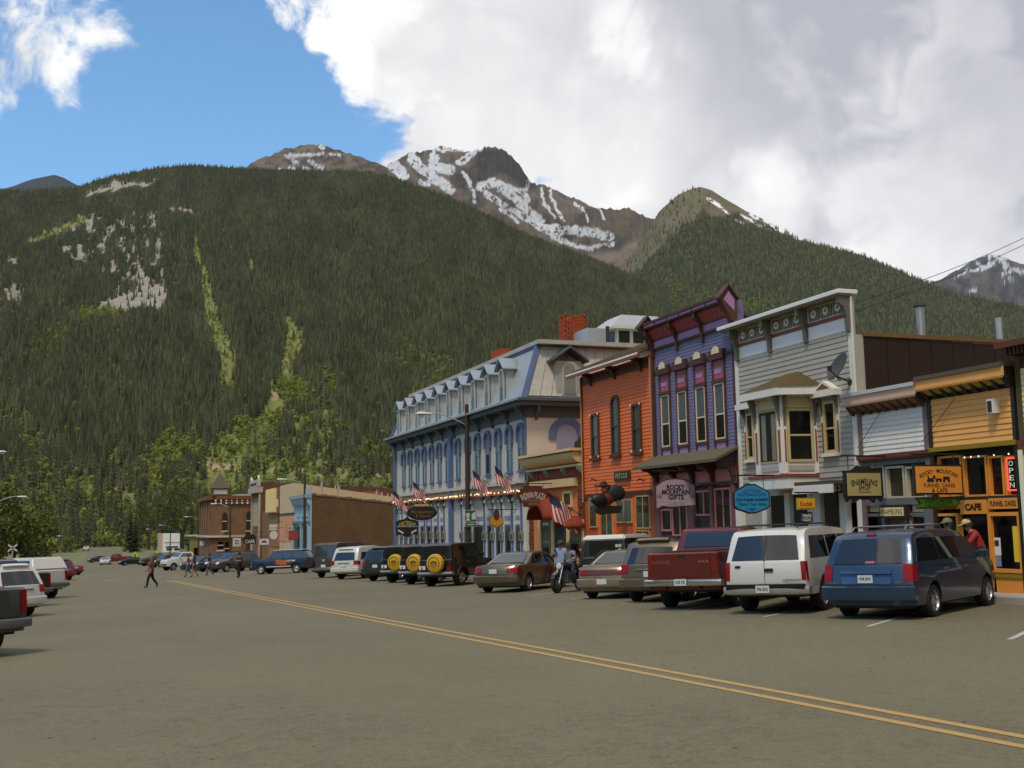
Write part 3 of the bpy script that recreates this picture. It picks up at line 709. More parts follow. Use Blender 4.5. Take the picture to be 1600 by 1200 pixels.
# ================================================================== grey shop with the bay window
GREY = M(A(138, 139, 138, 1.36), .6, .07, 2, streak=.12); WHITE = M((.72, .68, .60), .6, .08, 2, streak=.1); OCHRE = M(A(150, 140, 105), .6, .1)
REDB = M(A(105, 55, 42), .6, .1); STONEG = M(A(95, 92, 75), .6, .1); DKGREY = M(A(80, 82, 78), .6, .1); LTWHITE = M((.78, .77, .74), .5, .05)
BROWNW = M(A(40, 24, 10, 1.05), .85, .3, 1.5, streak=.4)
y0, y1 = 26.15, 32.45; ztop = Zf(1240, 487); zs = Zf(1332, 519)-.05
b = bldg('grey_shop', 'grey clapboard shop with white bay window and satellite dish, beside purple shop', y0, y1)
zb = base_z(26)
wall = MB().box(XF, XF+15, y0+.06, y1-.02, zb, zs).box(XF, XF+.12, y0+.061, y1-.021, zs-.01, ztop-.02).build('wall', GREY, b)
zfr = Zf(1240, 537); zsh = Zf(1240, 756)
boards(wall, GREY, y0+.2, y1-.2, zsh+.12, zfr, XF-.002, 27, seed=3)
for yy in (y0+.1, y1-.1): box('corner_board', WHITE, b, XF-.045, XF+.01, yy-.1, yy+.1, zb+.6, ztop-.3)
# parapet frieze: white field with sawtooth lower edge, red band, three rows of hexagon panels
fz = MB().box(XF-.03, XF+.01, y0+.01, y1-.01, zfr, ztop-.05)
nt_ = 60
for i in range(nt_):
    ya = y0+.05+(y1-y0-.1)*i/nt_; yb = y0+.05+(y1-y0-.1)*(i+1)/nt_
    fz.prism([(ya, zfr+.002), (yb, zfr+.002), ((ya+yb)/2, zfr-.07)], 'x', XF-.032, XF-.012)
fz.build('frieze', LTWHITE, b)
zr0, zr1 = Zf(1240, 519), Zf(1240, 513)
box('red_band', REDB, b, XF-.05, XF, y0+.15, y1-.15, zr0, zr1)
zp0, zp1 = zr1+.04, ztop-.10
bys = [y0+.12, y0+(y1-y0)*.345, y0+(y1-y0)*.655, y1-.22]
for i in range(4): bracket(b, DKGREY, bys[i], ztop-.05, 1.05, .36, .15, XF-.03)
for k in range(3):
    a0, a1 = bys[k]+.14, bys[k+1]-.14; w_ = (a1-a0)/3
    for j in range(3):
        q0, q1 = a0+w_*j+.03, a0+w_*(j+1)-.03; cy, cz = (q0+q1)/2, (zp0+zp1)/2; hh = (zp1-zp0)/2
        pn = box('frieze_panel', STONEG, b, XF-.06, XF-.02, q0, q1, zp0, zp1)
        hx = [(cy+hh*.72*math.cos(R(60*i+30)), cz+hh*.72*math.sin(R(60*i+30))) for i in range(7)]; hi = [(cy+hh*.36*math.cos(R(60*i+30)), cz+hh*.36*math.sin(R(60*i+30))) for i in range(7)]
        m_ = MB(); ring_prism(m_, hx, hi, XF-.09, XF-.055); m_.build('hexagon', WHITE, pn)
co = MB().box(XF-.48, XF+.2, Yf(1309, 457, XF-.48), y1+.35, ztop, ztop+.12).build('parapet_cap', LTWHITE, b, bevel=.01)
box('soffit', STONEG, b, XF-.42, XF+.02, y0+.0, y1+.25, ztop-.06, ztop-.002)
# brown vertical panels of the side wall
ns = 14
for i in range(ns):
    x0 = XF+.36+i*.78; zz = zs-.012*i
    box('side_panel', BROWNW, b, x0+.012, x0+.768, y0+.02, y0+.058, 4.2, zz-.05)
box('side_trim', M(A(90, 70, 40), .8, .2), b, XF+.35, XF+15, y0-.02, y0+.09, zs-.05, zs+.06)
box('roof', M(A(70, 60, 50), .9, .2), b, XF+.35, XF+15.1, y0+.1, y1, zs+.001, zs+.05)
# stove pipe
px_ = onY(1438, 500, 27.2); xx = px_[0]
vp = MB().cyl((xx, 27.2, zs), (xx, 27.2, Zf(1438, 480)*0+onY(1438, 480, 27.2)[2]), .12, .12, 12).build('stove_pipe', M((.5, .5, .5), .35, .1, metal=.8), b, smooth=40)
ztp = onY(1438, 478, 27.2)[2]
MB().cyl((xx, 27.2, ztp-.02), (xx, 27.2, ztp+.06), .2, .16, 12).build('pipe_cap', DARK, b); MB().cyl((xx, 27.2, zs+.02), (xx, 27.2, zs+.25), .2, .14, 12).build('pipe_collar', DARK, b)
xx2 = onY(1560, 500, 31)[0]; MB().cyl((xx2, 31, zs), (xx2, 31, onY(1560, 497, 31)[2]), .11, .11, 10).build('vent', M((.55, .55, .55), .4, .1, metal=.6), b)
# bay window
def bay():
    d = 1.0; ya, yb_ = Yf(1223, 680, XF-d), Yf(1181, 680, XF-d); yc = (ya+yb_)/2; fr = (yb_-ya)/2; yn, yw_ = Yf(1277, 680), yb_+.4; hw = (yw_-yn)/2; ym = (yw_+yn)/2
    z0, z1 = Zf(1222, 741, XF-d), Zf(1222, 616, XF-d); zl = Zf(1222, 722, XF-d)      # apron bottom, eave, glass bottom
    pl = [(XF, yn), (XF-d, ya), (XF-d, yb_), (XF, yw_)]
    bayp = MB().prism([(x, y) for x, y in pl], 'z', z0, z1).build('bay', WHITE, b)
    box('bay_band', REDB, bayp, XF-d-.06, XF, yn-.05, yw_+.05, z0-.10, z0-.003)
    box('bay_base', WHITE, bayp, XF-d-.03, XF, yn-.02, yw_+.02, z0-.42, z0-.104)
    # three faces, each with its sash, posts and apron panel
    for k in range(3):
        p, q = Vector(pl[k]), Vector(pl[k+1]); u = (q-p).normalized(); L_ = (q-p).length; nrm = Vector((u.y, -u.x))
        if nrm.x > 0: nrm = -nrm
        def slab(name, mat, a0, a1, zz0, zz1, o0, o1, par=bayp):
            r = lambda s, o: p+u*s+nrm*o
            c = [r(a0, o0), r(a1, o0), r(a1, o1), r(a0, o1)]
            return MB().hexa([(v.x, v.y, zz0) for v in c], [(v.x, v.y, zz1) for v in c]).build(name, mat, par)
        m_ = .30 if k == 1 else .16
        for s0 in (.0, L_-m_*.72):
            slab('post', WHITE, s0+.01, s0+m_*.72-.01, z0+.02, z1-.05, .003, .05)
            slab('post_panel', REDB, s0+m_*.2, s0+m_*.52, zl, zl+(z1-zl)*.48, .051, .06)
            slab('post_panel', DKGREY, s0+m_*.2, s0+m_*.52, zl+(z1-zl)*.62, z1-.15, .051, .06)
        gl = slab('bay_sash', OCHRE, m_*.8, L_-m_*.8, zl, z1-.42, .003, .04)
        if k > 0:
            slab('pane', GLASS, m_*.8+.05, L_-m_*.8-.05, zl+.05, z1-.46, .041, .046, gl)
            slab('curtain', CURT, m_*.8+.07, L_*.36, zl+.07, z1-.55, .0465, .048, gl) if k == 1 else None
            slab('curtain', CURT, L_*.56, L_*.72, zl+.07, z1-.55, .0465, .048, gl) if k == 1 else None
        else:
            zm = zl+(z1-.42-zl)*.5
            slab('pane', GLASS_D, m_*.8+.08, L_-m_*.8-.08, zl+.08, zm-.03, .041, .045, gl); slab('pane', GLASS_D, m_*.8+.08, L_-m_*.8-.08, zm+.03, z1-.5, .041, .045, gl)
        slab('apron_panel', GREY, m_*.9, L_-m_*.9, z0+.10, zl-.10, .003, .03)
        slab('head_board', OCHRE, m_*.8, L_-m_*.8, z1-.40, z1-.1, .004, .055)
        for s0 in (.03, L_-.09):
            r = lambda s, o: p+u*s+nrm*o
            a_, c_ = r(s0, 0), r(s0+.07, 0)
            prof = [(0.05, z1-.95), (.09, z1-.6), (.22, z1-.25), (.3, z1-.05), (.05, z1-.05)]
            MB().hexa([((a_+nrm*o).x, (a_+nrm*o).y, zz) for o, zz in prof], [((c_+nrm*o).x, (c_+nrm*o).y, zz) for o, zz in prof]).build('bay_bracket', DKGREY, bayp)
    # hipped shingle roof
    e = .3; ev = [(XF, yn-.45), (XF-d-e, ya-.3), (XF-d-e, yb_+.35), (XF, yw_+.5)]
    MB().prism(ev, 'z', z1-.04, z1+.20).build('bay_eave', WHITE, bayp)
    yt = Yf(1245, 585); top = [(XF, yt-.1), (XF-.02, yt-.08), (XF-.02, yt+.5), (XF, yt+.6)]; zt = Zf(1245, 581)
    SH = M(A(72, 62, 40), .95, .35, 9)
    nr = 9; mb = MB()
    for i in range(nr):                                # courses of shingles
        t0, t1 = i/nr, (i+1)/nr
        lp = lambda t, o: [(ev[j][0]*(1-t)+top[j][0]*t-(.0 if j in (0, 3) else o*.5), ev[j][1]*(1-t)+top[j][1]*t+(o if j > 1 else -o)) for j in range(4)]
        za, zc = z1+.202+(zt-z1-.2)*t0, z1+.202+(zt-z1-.2)*t1
        mb.hexa([(x, y, za) for x, y in lp(t0, .03)], [(x, y, zc) for x, y in lp(t1, .015)])
    rf = mb.build('bay_roof', SH, bayp); rf['kind'] = 'stuff'
bay()
def hooded(l, r, t, bt):
    rc = rect(l, r, t, bt); w = window(b, rc, OCHRE, fw=.09, split=.47, panem=GLASS, low=GLASS_D, sill=WHITE, cas=.09)
    y0_, y1_, z0_, z1_ = rc
    box('jamb', WHITE, w, XF-.06, XF, y0_-.13, y0_-.005, z0_-.1, z1_+.1); box('jamb', WHITE, w, XF-.06, XF, y1_+.005, y1_+.13, z0_-.1, z1_+.1)
    box('jamb_strip', REDB, w, XF-.075, XF-.061, y0_-.10, y0_-.04, z0_, z0_+(z1_-z0_)*.6); box('jamb_strip', REDB, w, XF-.075, XF-.061, y1_+.04, y1_+.10, z0_, z0_+(z1_-z0_)*.6)
    box('hood', WHITE, w, XF-.3, XF, y0_-.28, y1_+.28, z1_+.12, z1_+.30); c = (y0_+y1_)/2
    MB().prism([(y0_-.2, z1_+.301), (y1_+.2, z1_+.301), (c, z1_+.58)], 'x', XF-.26, XF-.02).build('hood_gable', WHITE, w)
    MB().prism([(y0_-.02, z1_+.33), (y1_+.02, z1_+.33), (c, z1_+.50)], 'x', XF-.275, XF-.261).build('hood_panel', REDB, w)
    for yy in (y0_-.07, y1_+.07): bracket(w, DKGREY, yy, z1_+.118, .55, .24, .06)
hooded(1290, 1310, 626, 708); hooded(1169, 1181, 645, 718)
# storefront under the bay
SHOPW = M(A(150, 140, 118), .6, .1)
zc_ = Zf(1240, 768)
box('canopy', M(A(60, 56, 46), .9, .25), b, XF-.9, XF, y0+.1, Yf(1278, 750), zc_+.12, zc_+.22)
box('canopy_fascia', WHITE, b, XF-.92, XF-.86, y0+.1, Yf(1278, 750), zc_-.12, zc_+.118)
for l, r in ((1150, 1165), (1196, 1204), (1232, 1240), (1268, 1288), (1318, 1330)): fbox(b, 'shop_post', WHITE, rect(l, r, 770, 860), XF-.12, XF+.01)
for l, r, t, bt in ((1289, 1317, 764, 862), (1206, 1230, 772, 860)):
    rc = rect(l, r, t, bt); w = window(b, rc, SHOPW, fw=.06, split=0, panem=GLASS_D, cas=.04)
fbox(b, 'shop_door', DARK, rect(1243, 1266, 768, 870), XF-.03, XF)
for l, r in ((1166, 1194), (1241, 1268), (1289, 1317)):
    y_, y2_, z_, z2_ = rect(l, r, 758, 768)
    mb = MB().box(XF-.1, XF-.06, y_, y2_, z_, z2_).build('spandrel', WHITE, b)
    for i in range(4): cy = y_+(y2_-y_)*(i+.5)/4; cz = (z_+z2_)/2; MB().prism([(cy-.05, cz), (cy, cz-.1), (cy+.05, cz), (cy, cz+.1)], 'x', XF-.104, XF-.099).build('cutout', DARK, mb)
# satellite dish
dp = onX(1312, 575, XF-.75); dish = thing('satellite_dish', 'dark satellite dish on the grey clapboard corner', 'satellite dish', (XF-.05, Yf(1330, 597), Zf(1330, 597)))
mb = MB(); ax = Vector((-.85, .12, .42)).normalized(); c0 = Vector(dp); a_ = ax.orthogonal().normalized(); b_ = ax.cross(a_)
rings = []
for k in range(6):
    r_ = .40*k/5+.004; rings.append([c0+a_*(r_*math.cos(t))+b_*(r_*1.12*math.sin(t))+ax*(.10*(k/5)**2) for t in np.linspace(0, 2*math.pi, 18, endpoint=False)])
for k in range(5, -1, -1): rings.append([v-ax*.018 for v in rings[k]])
mb.loft(rings).build('reflector', M((.06, .055, .05), .5, .1), dish, smooth=40)
fd = Vector(onX(1296, 577, XF-1.05))
MB().tube([c0-a_*.3*(-1 if a_.z > 0 else 1)*0+Vector((0, 0, -.36)), fd], .018, 6).box(fd.x-.05, fd.x+.05, fd.y-.04, fd.y+.04, fd.z-.04, fd.z+.09).build('feed_arm', DARK, dish)
MB().tube([c0-ax*.02, Vector((XF-.45, Yf(1325, 590), Zf(1322, 588))), Vector((XF-.02, Yf(1330, 597), Zf(1330, 597)))], .03, 8).cyl((XF-.06, Yf(1330, 597), Zf(1330, 597)), (XF, Yf(1330, 597), Zf(1330, 597)), .1, .1, 10).build('mast', DARK, dish)

# ================================================================== enamelling shop (low, white boards)
LILAC = M(A(110, 112, 120), .6, .1); BLUEGREY = M(A(78, 88, 98), .65, .12); CREAM = M(A(185, 175, 140), .6, .08); MAROON = M(A(80, 42, 30), .7, .15); MAUVE = M(A(95, 80, 85), .6, .1)
y0, y1 = 23.3, 26.12; zt = 5.34
b = bldg('enamelling_shop', 'low white clapboard shop with grey-blue storefront between grey and orange shops', y0, y1)
zb = base_z(24); zbelt = Zf(1390, 712); zc_ = Zf(1390, 640)
MB().box(XF+.25, XF+12, y0, y1, zb, zbelt).box(XF, XF+12, y0+.001, y1-.001, zbelt-.02, zt-.1).build('wall', LILAC, b)
boards(b, M((.74, .69, .60), .6, .06, 2, streak=.14), y0+.16, y1-.16, zbelt+.06, zc_-.05, XF-.002, 9, seed=4)
for yy in (y0+.08, y1-.08): box('corner_board', MAUVE, b, XF-.05, XF+.01, yy-.08, yy+.08, zb+.4, zc_+.05)
def eave(b, y0, y1, zc, zt, mat_top, mat_f, mat_b, n, panel, prj=.38):
    """overhanging cornice: cap, toothed fascia, coved soffit panels and brackets"""
    box('eave_cap', mat_top, b, XF-prj-.05, XF+.3, y0, y1, zt-.10, zt)
    f = MB().box(XF-prj, XF-prj+.05, y0, y1, zt-.32, zt-.102); k = int((y1-y0)/.075)
    for i in range(k):
        a = y0+(y1-y0)*i/k; c = y0+(y1-y0)*(i+1)/k; f.prism([(a+.008, zt-.321), (c-.008, zt-.321), ((a+c)/2, zt-.38)], 'x', XF-prj+.004, XF-prj+.04)
    f.build('fascia', mat_f, b)
    MB().prism([(XF, zc), (XF-.03, zc), (XF-prj+.051, zt-.3), (XF-prj+.051, zt-.11), (XF, zt-.11)], 'y', y0+.05, y1-.05).build('cove', mat_b, b)
    w = (y1-y0-.2)/n
    for i in range(n):
        a0, a1 = y0+.1+w*i+w*.24, y0+.1+w*(i+1)-w*.1
        v = [(XF-.05-.02, zc+.06), (XF-prj+.08, zt-.34)]
        d = Vector((v[1][0]-v[0][0], 0, v[1][1]-v[0][1])); nn = Vector((-d.z, 0, d.x)).normalized()
        if nn.x > 0: nn = -nn
        def pt(t, y, o): q = Vector((v[0][0], y, v[0][1]))+d*t+nn*o; return (q.x, q.y, q.z)
        MB().hexa([pt(.1, a0, 0), pt(.9, a0, 0), pt(.9, a1, 0), pt(.1, a1, 0)], [pt(.1, a0, .03), pt(.9, a0, .03), pt(.9, a1, .03), pt(.1, a1, .03)]).build('soffit_panel', panel, b)
    for i in range(n+1):
        yy = y0+.1+w*i; MB().prism([(XF, zc-.04), (XF-.1, zc-.04), (XF-prj+.06, zt-.36), (XF-prj+.06, zt-.2), (XF, zt-.2)], 'y', yy-.03, yy+.06).build('cornice_bracket', mat_b, b)
eave(b, y0+.02, y1+.22, zc_, zt, M((.5, .5, .48), .5, .1), M(A(165, 145, 135), .6, .1), M(A(62, 45, 38), .7, .2), 8, M(A(100, 70, 45), .6, .2))
mb = MB().box(XF-.12, XF+.01, y0-.05, y1+.05, zbelt-.06, zbelt+.06)
for i in range(36): a = y0+(y1-y0)*i/36; mb.prism([(a, zbelt-.061), (a+.07, zbelt-.061), (a+.035, zbelt-.13)], 'x', XF-.11, XF-.03)
mb.build('belt_moulding', MAROON, b)
box('lintel', BLUEGREY, b, XF-.02, XF+.25, y0, y1, Zf(1390, 726), zbelt-.062)
zr = Zf(1390, 781); box('transom_bar', BLUEGREY, b, XF-.03, XF+.25, y0+.1, y1-.1, zr-.14, zr+.04)
for l, r in ((1340, 1380), (1382, 1411), (1413, 1444)): window(b, rect(l, r, 728, 779), M(A(150, 150, 140), .6, .1), X=XF+.2, fw=.06, split=0, panem=M((.045, .035, .02), .12, .3, 3), cas=.16)
for l, r in ((1344, 1376), (1416, 1453)): fbox(b, 'cream_panel', CREAM, rect(l, r, 787, 800), XF+.1, XF+.26)
for l, r in ((1346, 1379), (1419, 1450)): window(b, rect(l, r, 804, 868), M(A(150, 150, 140), .6, .1), X=XF+.2, fw=.06, split=0, panem=GLASS_D, cas=.14)
for l, r in ((1333, 1345), (1379, 1384), (1414, 1419), (1446, 1455)): fbox(b, 'shop_post', BLUEGREY, rect(l, r, 785, 900), XF-.0, XF+.26)
box('shop_head', BLUEGREY, b, XF+.02, XF+.24, y0+.1, y1-.1, Zf(1390, 806), Zf(1390, 802))
fbox(b, 'shop_door', DKGREY, rect(1386, 1412, 808, 912), XF+.16, XF+.25)
fbox(b, 'bulkhead', BLUEGREY, (y0+.1, y1-.1, zb, zb+1.1), XF+.02, XF+.25)
rc = rect(1376, 1416, 790, 809, XF-.1); sg = box('name_board', M(A(45, 35, 25), .6, .1), b, XF-.14, XF+.1, *rc)
ri = (rc[0]+.05, rc[1]-.05, rc[2]+.05, rc[3]-.05); fbox(sg, 'board_face', CREAM, ri, XF-.155, XF-.14)
text('ENAMELING', ri[1]-ri[0]-.08, (ri[3]-ri[2])*.62, M(A(60, 50, 40), .6, 0), 'lettering', sg, onface(ri, XF-.155))

# ================================================================== orange cafe
OR = M(A(205, 140, 60, 1.1), .6, .08, 2); ORS = M(A(208, 140, 80, 1.45), .6, .07, 2, streak=.1); YG = M(A(112, 100, 30), .7, .15); CBLK = M((.022, .018, .012), .55, .15)
y0, y1 = 20.36, 23.28; zt = 5.40
b = bldg('orange_cafe', 'low orange clapboard cafe with black storefront', y0, y1)
zb = base_z(22); zbelt = Zf(1515, 695); zc_ = Zf(1515, 612)
MB().box(XF+.25, XF+12, y0, y1, zb, zbelt).box(XF, XF+12, y0+.001, y1-.001, zbelt-.02, zt-.1).build('wall', CBLK, b)
boards(b, ORS, y0+.1, y1-.12, zbelt+.02, zc_-.06, XF-.002, 9, seed=5)
box('corner_board', CBLK, b, XF-.05, XF+.01, y1-.12, y1, zb+.4, zc_); box('corner_board', CBLK, b, XF-.05, XF+.01, y0, y0+.1, zb+.4, zc_)
eave(b, y0-.05, y1, zc_, zt+.04, M(A(70, 66, 58), .6, .1), M(A(200, 140, 80), .6, .08), CBLK, 8, M(A(130, 120, 50), .6, .1))
mb = MB().box(XF-.10, XF+.01, y0, y1, zbelt-.10, zbelt+.01)
for i in range(60): a = y0+(y1-y0)*i/60; mb.box(XF-.108, XF-.1, a, a+.03, zbelt-.1, zbelt)
mb.build('belt_moulding', YG, b)
yw = [1462, 1501, 1540, 1566, 1592]
for l, r in zip(yw[:-1], yw[1:]): window(b, rect(l+1, r-1, 712, 776), OR, X=XF+.2, fw=.05, split=0, panem=GLASS_D, cas=.14)
zr = Zf(1520, 778); box('transom_bar', CBLK, b, XF-.01, XF+.25, y0, y1, zr-.07, zr+.03)
for s, l, r, t, bt, bw in (('CAFE', 1501, 1543, 781, 803, .05), ('FUNNEL CAKES', 1545, 1592, 778, 795, .02)):
    rc = rect(l, r, t, bt, XF); p_ = fbox(b, 'name_panel', OR, rc, XF-.02, XF+.24)
    text(s, (rc[1]-rc[0])*(.62 if s == 'CAFE' else .86), (rc[3]-rc[2])*.5, M(A(45, 20, 12), .6, 0), 'lettering', p_, onface(rc, XF-.02), bold=bw)
fbox(b, 'name_panel', OR, rect(1462, 1499, 783, 795), XF+.02, XF+.24)
window(b, rect(1546, 1597, 800, 895), OR, X=XF+.12, fw=.09, split=0, panem=GLASS_D, cas=.14); window(b, rect(1463, 1500, 802, 893), OR, X=XF+.12, fw=.07, split=0, panem=GLASS_D, cas=.14)
dr = fbox(b, 'shop_door', M(A(40, 38, 25), .5, .2), rect(1505, 1540, 806, 936), XF+.2, XF+.26); fbox(dr, 'door_glass', GLASS_D, rect(1510, 1536, 812, 880), XF+.185, XF+.199)
z_ = Zf(1580, 897); box('toothed_strip', YG, b, XF-.03, XF+.25, y0, Yf(1546), z_-.09, z_); box('bulkhead', OR, b, XF, XF+.25, y0, Yf(1546), zb+.1, z_-.092); box('plinth', CBLK, b, XF-.02, XF+.25, y0, y1, zb, Zf(1580, 929))
rc = rect(1553, 1563, 624, 646); lamp = fbox(b, 'wall_lamp', LTWHITE, rc, XF-.22, XF-.0); fbox(lamp, 'lamp_front', DARK, (rc[0]+.04, rc[1]-.03, rc[2]+.03, rc[3]-.04), XF-.235, XF-.22)
for l, r, t, bt, m_ in ((1553, 1564, 840, 868, LTWHITE), (1554, 1565, 869, 885, M(A(90, 120, 160), .6, 0)), (1584, 1592, 822, 878, M(A(190, 170, 50), .6, .1))):
    rc = rect(l, r, t, bt, XF+.08); o = fbox(None, 'poster', m_, rc, XF+.07, XF+.085); tag(o, {840: 'white printed poster in the cafe window', 869: 'pale blue notice under the white poster in cafe window', 822: 'tall yellow poster at the edge of cafe window'}[t], 'poster')
    if t == 840: fbox(o, 'picture', DARK, (rc[0]+.05, rc[1]-.05, rc[2]+.22, rc[3]-.06), XF+.066, XF+.07)
# neon OPEN sign behind the transom glass
rc = rect(1574, 1588, 716, 766, XF-.0); ns_ = thing('neon_sign', 'red lit upright OPEN sign in the cafe transom window', 'neon sign', (XF, rc[0], rc[2]))
RED = emit((1, .06, .05), 1.6); mb = MB()
yA, yB, zA, zB = rc; mb.tube([(XF, yA, zA), (XF, yB, zA), (XF, yB, zB), (XF, yA, zB), (XF, yA, zA)], .018, 6); mb.build('neon_border', RED, ns_)
for i, ch in enumerate('OPEN'): text(ch, (yB-yA)*.5, (zB-zA)*.16, emit((.5, .75, .55), .35), 'neon_letter', ns_, ((XF+.0, (yA+yB)/2, zB-(zB-zA)*(.16+.225*i)), (0, -1, 0), (0, 0, 1)))
for px in (1507, 1517, 1529, 1553, 1576):
    p = onX(px, 715-(px-1507)*.08, XF-.05); mb = MB(); mb.lathe((p[0], p[1], p[2]), [(.003, -.02), (.016, -.01), (.018, .005), (.01, .02), (.003, .025)], 8); o = mb.build('fairy_light', emit((1, .95, .85), .9), b)
# ================================================================== cream shop at the frame edge
CRM = M(A(215, 205, 160, 1.2), .6, .06, 2)
y0, y1 = 13.0, 20.3; zt = Zf(1600, 533)
b = bldg('cream_shop', 'cream clapboard shop with brown cornice next to orange cafe', y0, y1)
zb = base_z(17); z_ = Zf(1592, 690)
MB().box(XF+.02, XF+12, y0, y1, zb, zt-.1).build('wall', M(A(80, 40, 28), .7, .2), b)
boards(b, CRM, y0, y1-.16, z_+.05, zt-.62, XF+.01, 13, seed=8)
box('corner_board', M(A(70, 62, 40), .7, .2), b, XF-.03, XF+.02, y1-.16, y1-.01, zb, zt-.4)
box('cornice', M(A(75, 45, 30), .7, .2), b, XF-.45, XF+.1, y0, y1+.15, zt-.14, zt); mb = MB()
for i in range(60): a = y0+.05+i*.12; mb.box(XF-.38, XF-.0, a, a+.06, zt-.32, zt-.142)
mb.build('dentils', M(A(45, 30, 20), .7, .2), b)
box('post', M(A(190, 205, 170), .6, .1), b, XF-.12, XF-.03, y1-.15, y1-.02, zb, z_-.2); box('shop_head', M(A(85, 45, 35), .7, .2), b, XF-.1, XF+.02, y0, y1-.01, z_-.3, z_+.03)
window(b, (16.5, 19.6, zb+1.1, zb+2.9), M(A(190, 205, 170), .6, .1), X=XF+.01, split=0)
# ================================================================== purple gift shop
PUR = M(A(94, 94, 132, 1.3), .6, .08, 2); LAV = M(A(128, 102, 150), .6, .08); MAG = M(A(112, 62, 80), .6, .12, 8); PBR = M(A(62, 38, 32), .65, .12); PINK = M(A(160, 105, 110), .6, .1)
PWH = M(A(175, 165, 150), .6, .08)
y0, y1 = 32.47, 38.35
b = bldg('purple_shop', 'tall purple clapboard shop with pink trim and dark awning', y0, y1)
zb = base_z(35); zc0 = Zf(1075, 529); zc1 = Zf(1075, 483, XF-.35)
wl = MB().box(XF, XF+13, y0, y1, zb, 6.4).box(XF, XF+.4, y0+.001, y1-.001, 6.39, zc1-.1).build('wall', PUR, b)
boards(wl, PUR, y0+.12, y1-.12, Zf(1075, 722), zc0, XF-.002, 38, 'siding', join=True, lap=.015)
for yy in (y0+.06, y1-.06): box('corner_board', PBR, b, XF-.06, XF+.01, yy-.06, yy+.06, zb+.4, zc0)
hgt = zc1-zc0
box('frieze_line', PBR, b, XF-.10, XF, y0, y1, zc0-.06, zc0+.02); box('frieze', LAV, b, XF-.06, XF, y0+.1, y1-.1, zc0+.022, zc0+hgt*.30)
box('frieze_rail', PBR, b, XF-.09, XF, y0, y1, zc0+hgt*.30+.002, zc0+hgt*.34)
MB().prism([(XF, zc0+hgt*.345), (XF-.06, zc0+hgt*.345), (XF-.27, zc0+hgt*.70), (XF-.27, zc0+hgt*.78), (XF, zc0+hgt*.78)], 'y', y0+.1, y1-.1).build('cove', MAG, b)
mb = MB(); n = 34
for i in range(n):                                     # zigzag slats on the cove
    a = y0+.18+(y1-y0-.36)*i/n; c = a+(y1-y0-.36)/n; k = (a, c) if i % 2 else (c, a)
    q = [(XF-.075, k[0], zc0+hgt*.355), (XF-.075, k[0]+.035, zc0+hgt*.355), (XF-.275, k[1]+.035, zc0+hgt*.695), (XF-.275, k[1], zc0+hgt*.695)]
    mb.hexa(q, [(x-.015, y, z) for x, y, z in q])
mb.build('zigzag', M(A(165, 70, 72), .6, .1), b)['kind'] = 'stuff'
box('cornice', PBR, b, XF-.45, XF+.1, y0-.05, y1+.1, zc0+hgt*.782, zc0+hgt*.84)
nn = 6
for i in range(nn):
    a = y0+.12+(y1-y0-.24)*i/nn; c = a+(y1-y0-.24)/nn
    box('cornice_panel', LAV, b, XF-.47, XF-.40, a+.05, c-.05, zc0+hgt*.845, zc1-.07)
box('cornice_back', PBR, b, XF-.42, XF+.1, y0, y1, zc0+hgt*.841, zc1-.06)
box('cornice_cap', PBR, b, XF-.5, XF+.1, y0-.1, y1+.15, zc1-.058, zc1+.03)
for i, t in enumerate((0, .335, .665, 1)):
    yy = y0+.1+(y1-y0-.2)*t; bracket(b, PBR, yy, zc0+hgt*.78, hgt*.78+.35, .42, .13)
def gpost(yc, name):                                  # pointed block closing each end of the cornice
    zt = zc1+(.30 if yc < 34 else .28); zl = zc0+hgt*.45
    p = [(XF-.58, zc1-.12), (XF-.25, zt), (XF+.06, zc1-.12), (XF+.06, zl-.3), (XF-.12, zl-.3)]
    o = MB().prism(p, 'y', yc-.12, yc+.12).build(name, PBR, b)
    q = [(XF-.45, zc1-.14), (XF-.25, zt-.14), (XF-.03, zc1-.14), (XF-.04, zl-.0)]
    MB().prism(q, 'y', yc-.132, yc-.121).build('post_panel', LAV, o)
    MB().prism([(XF-.64, zc1-.14), (XF-.25, zt+.02), (XF+.12, zc1-.14), (XF+.12, zc1-.07), (XF-.25, zt+.09), (XF-.64, zc1-.07)], 'y', yc-.19, yc+.19).build('post_roof', PBR, o)
gpost(y0-.02, 'corner_post'); gpost(y1+.06, 'corner_post')
belt = Zf(1075, 569)
box('belt', PBR, b, XF-.06, XF, y0+.1, y1-.1, belt-.05, belt+.05)
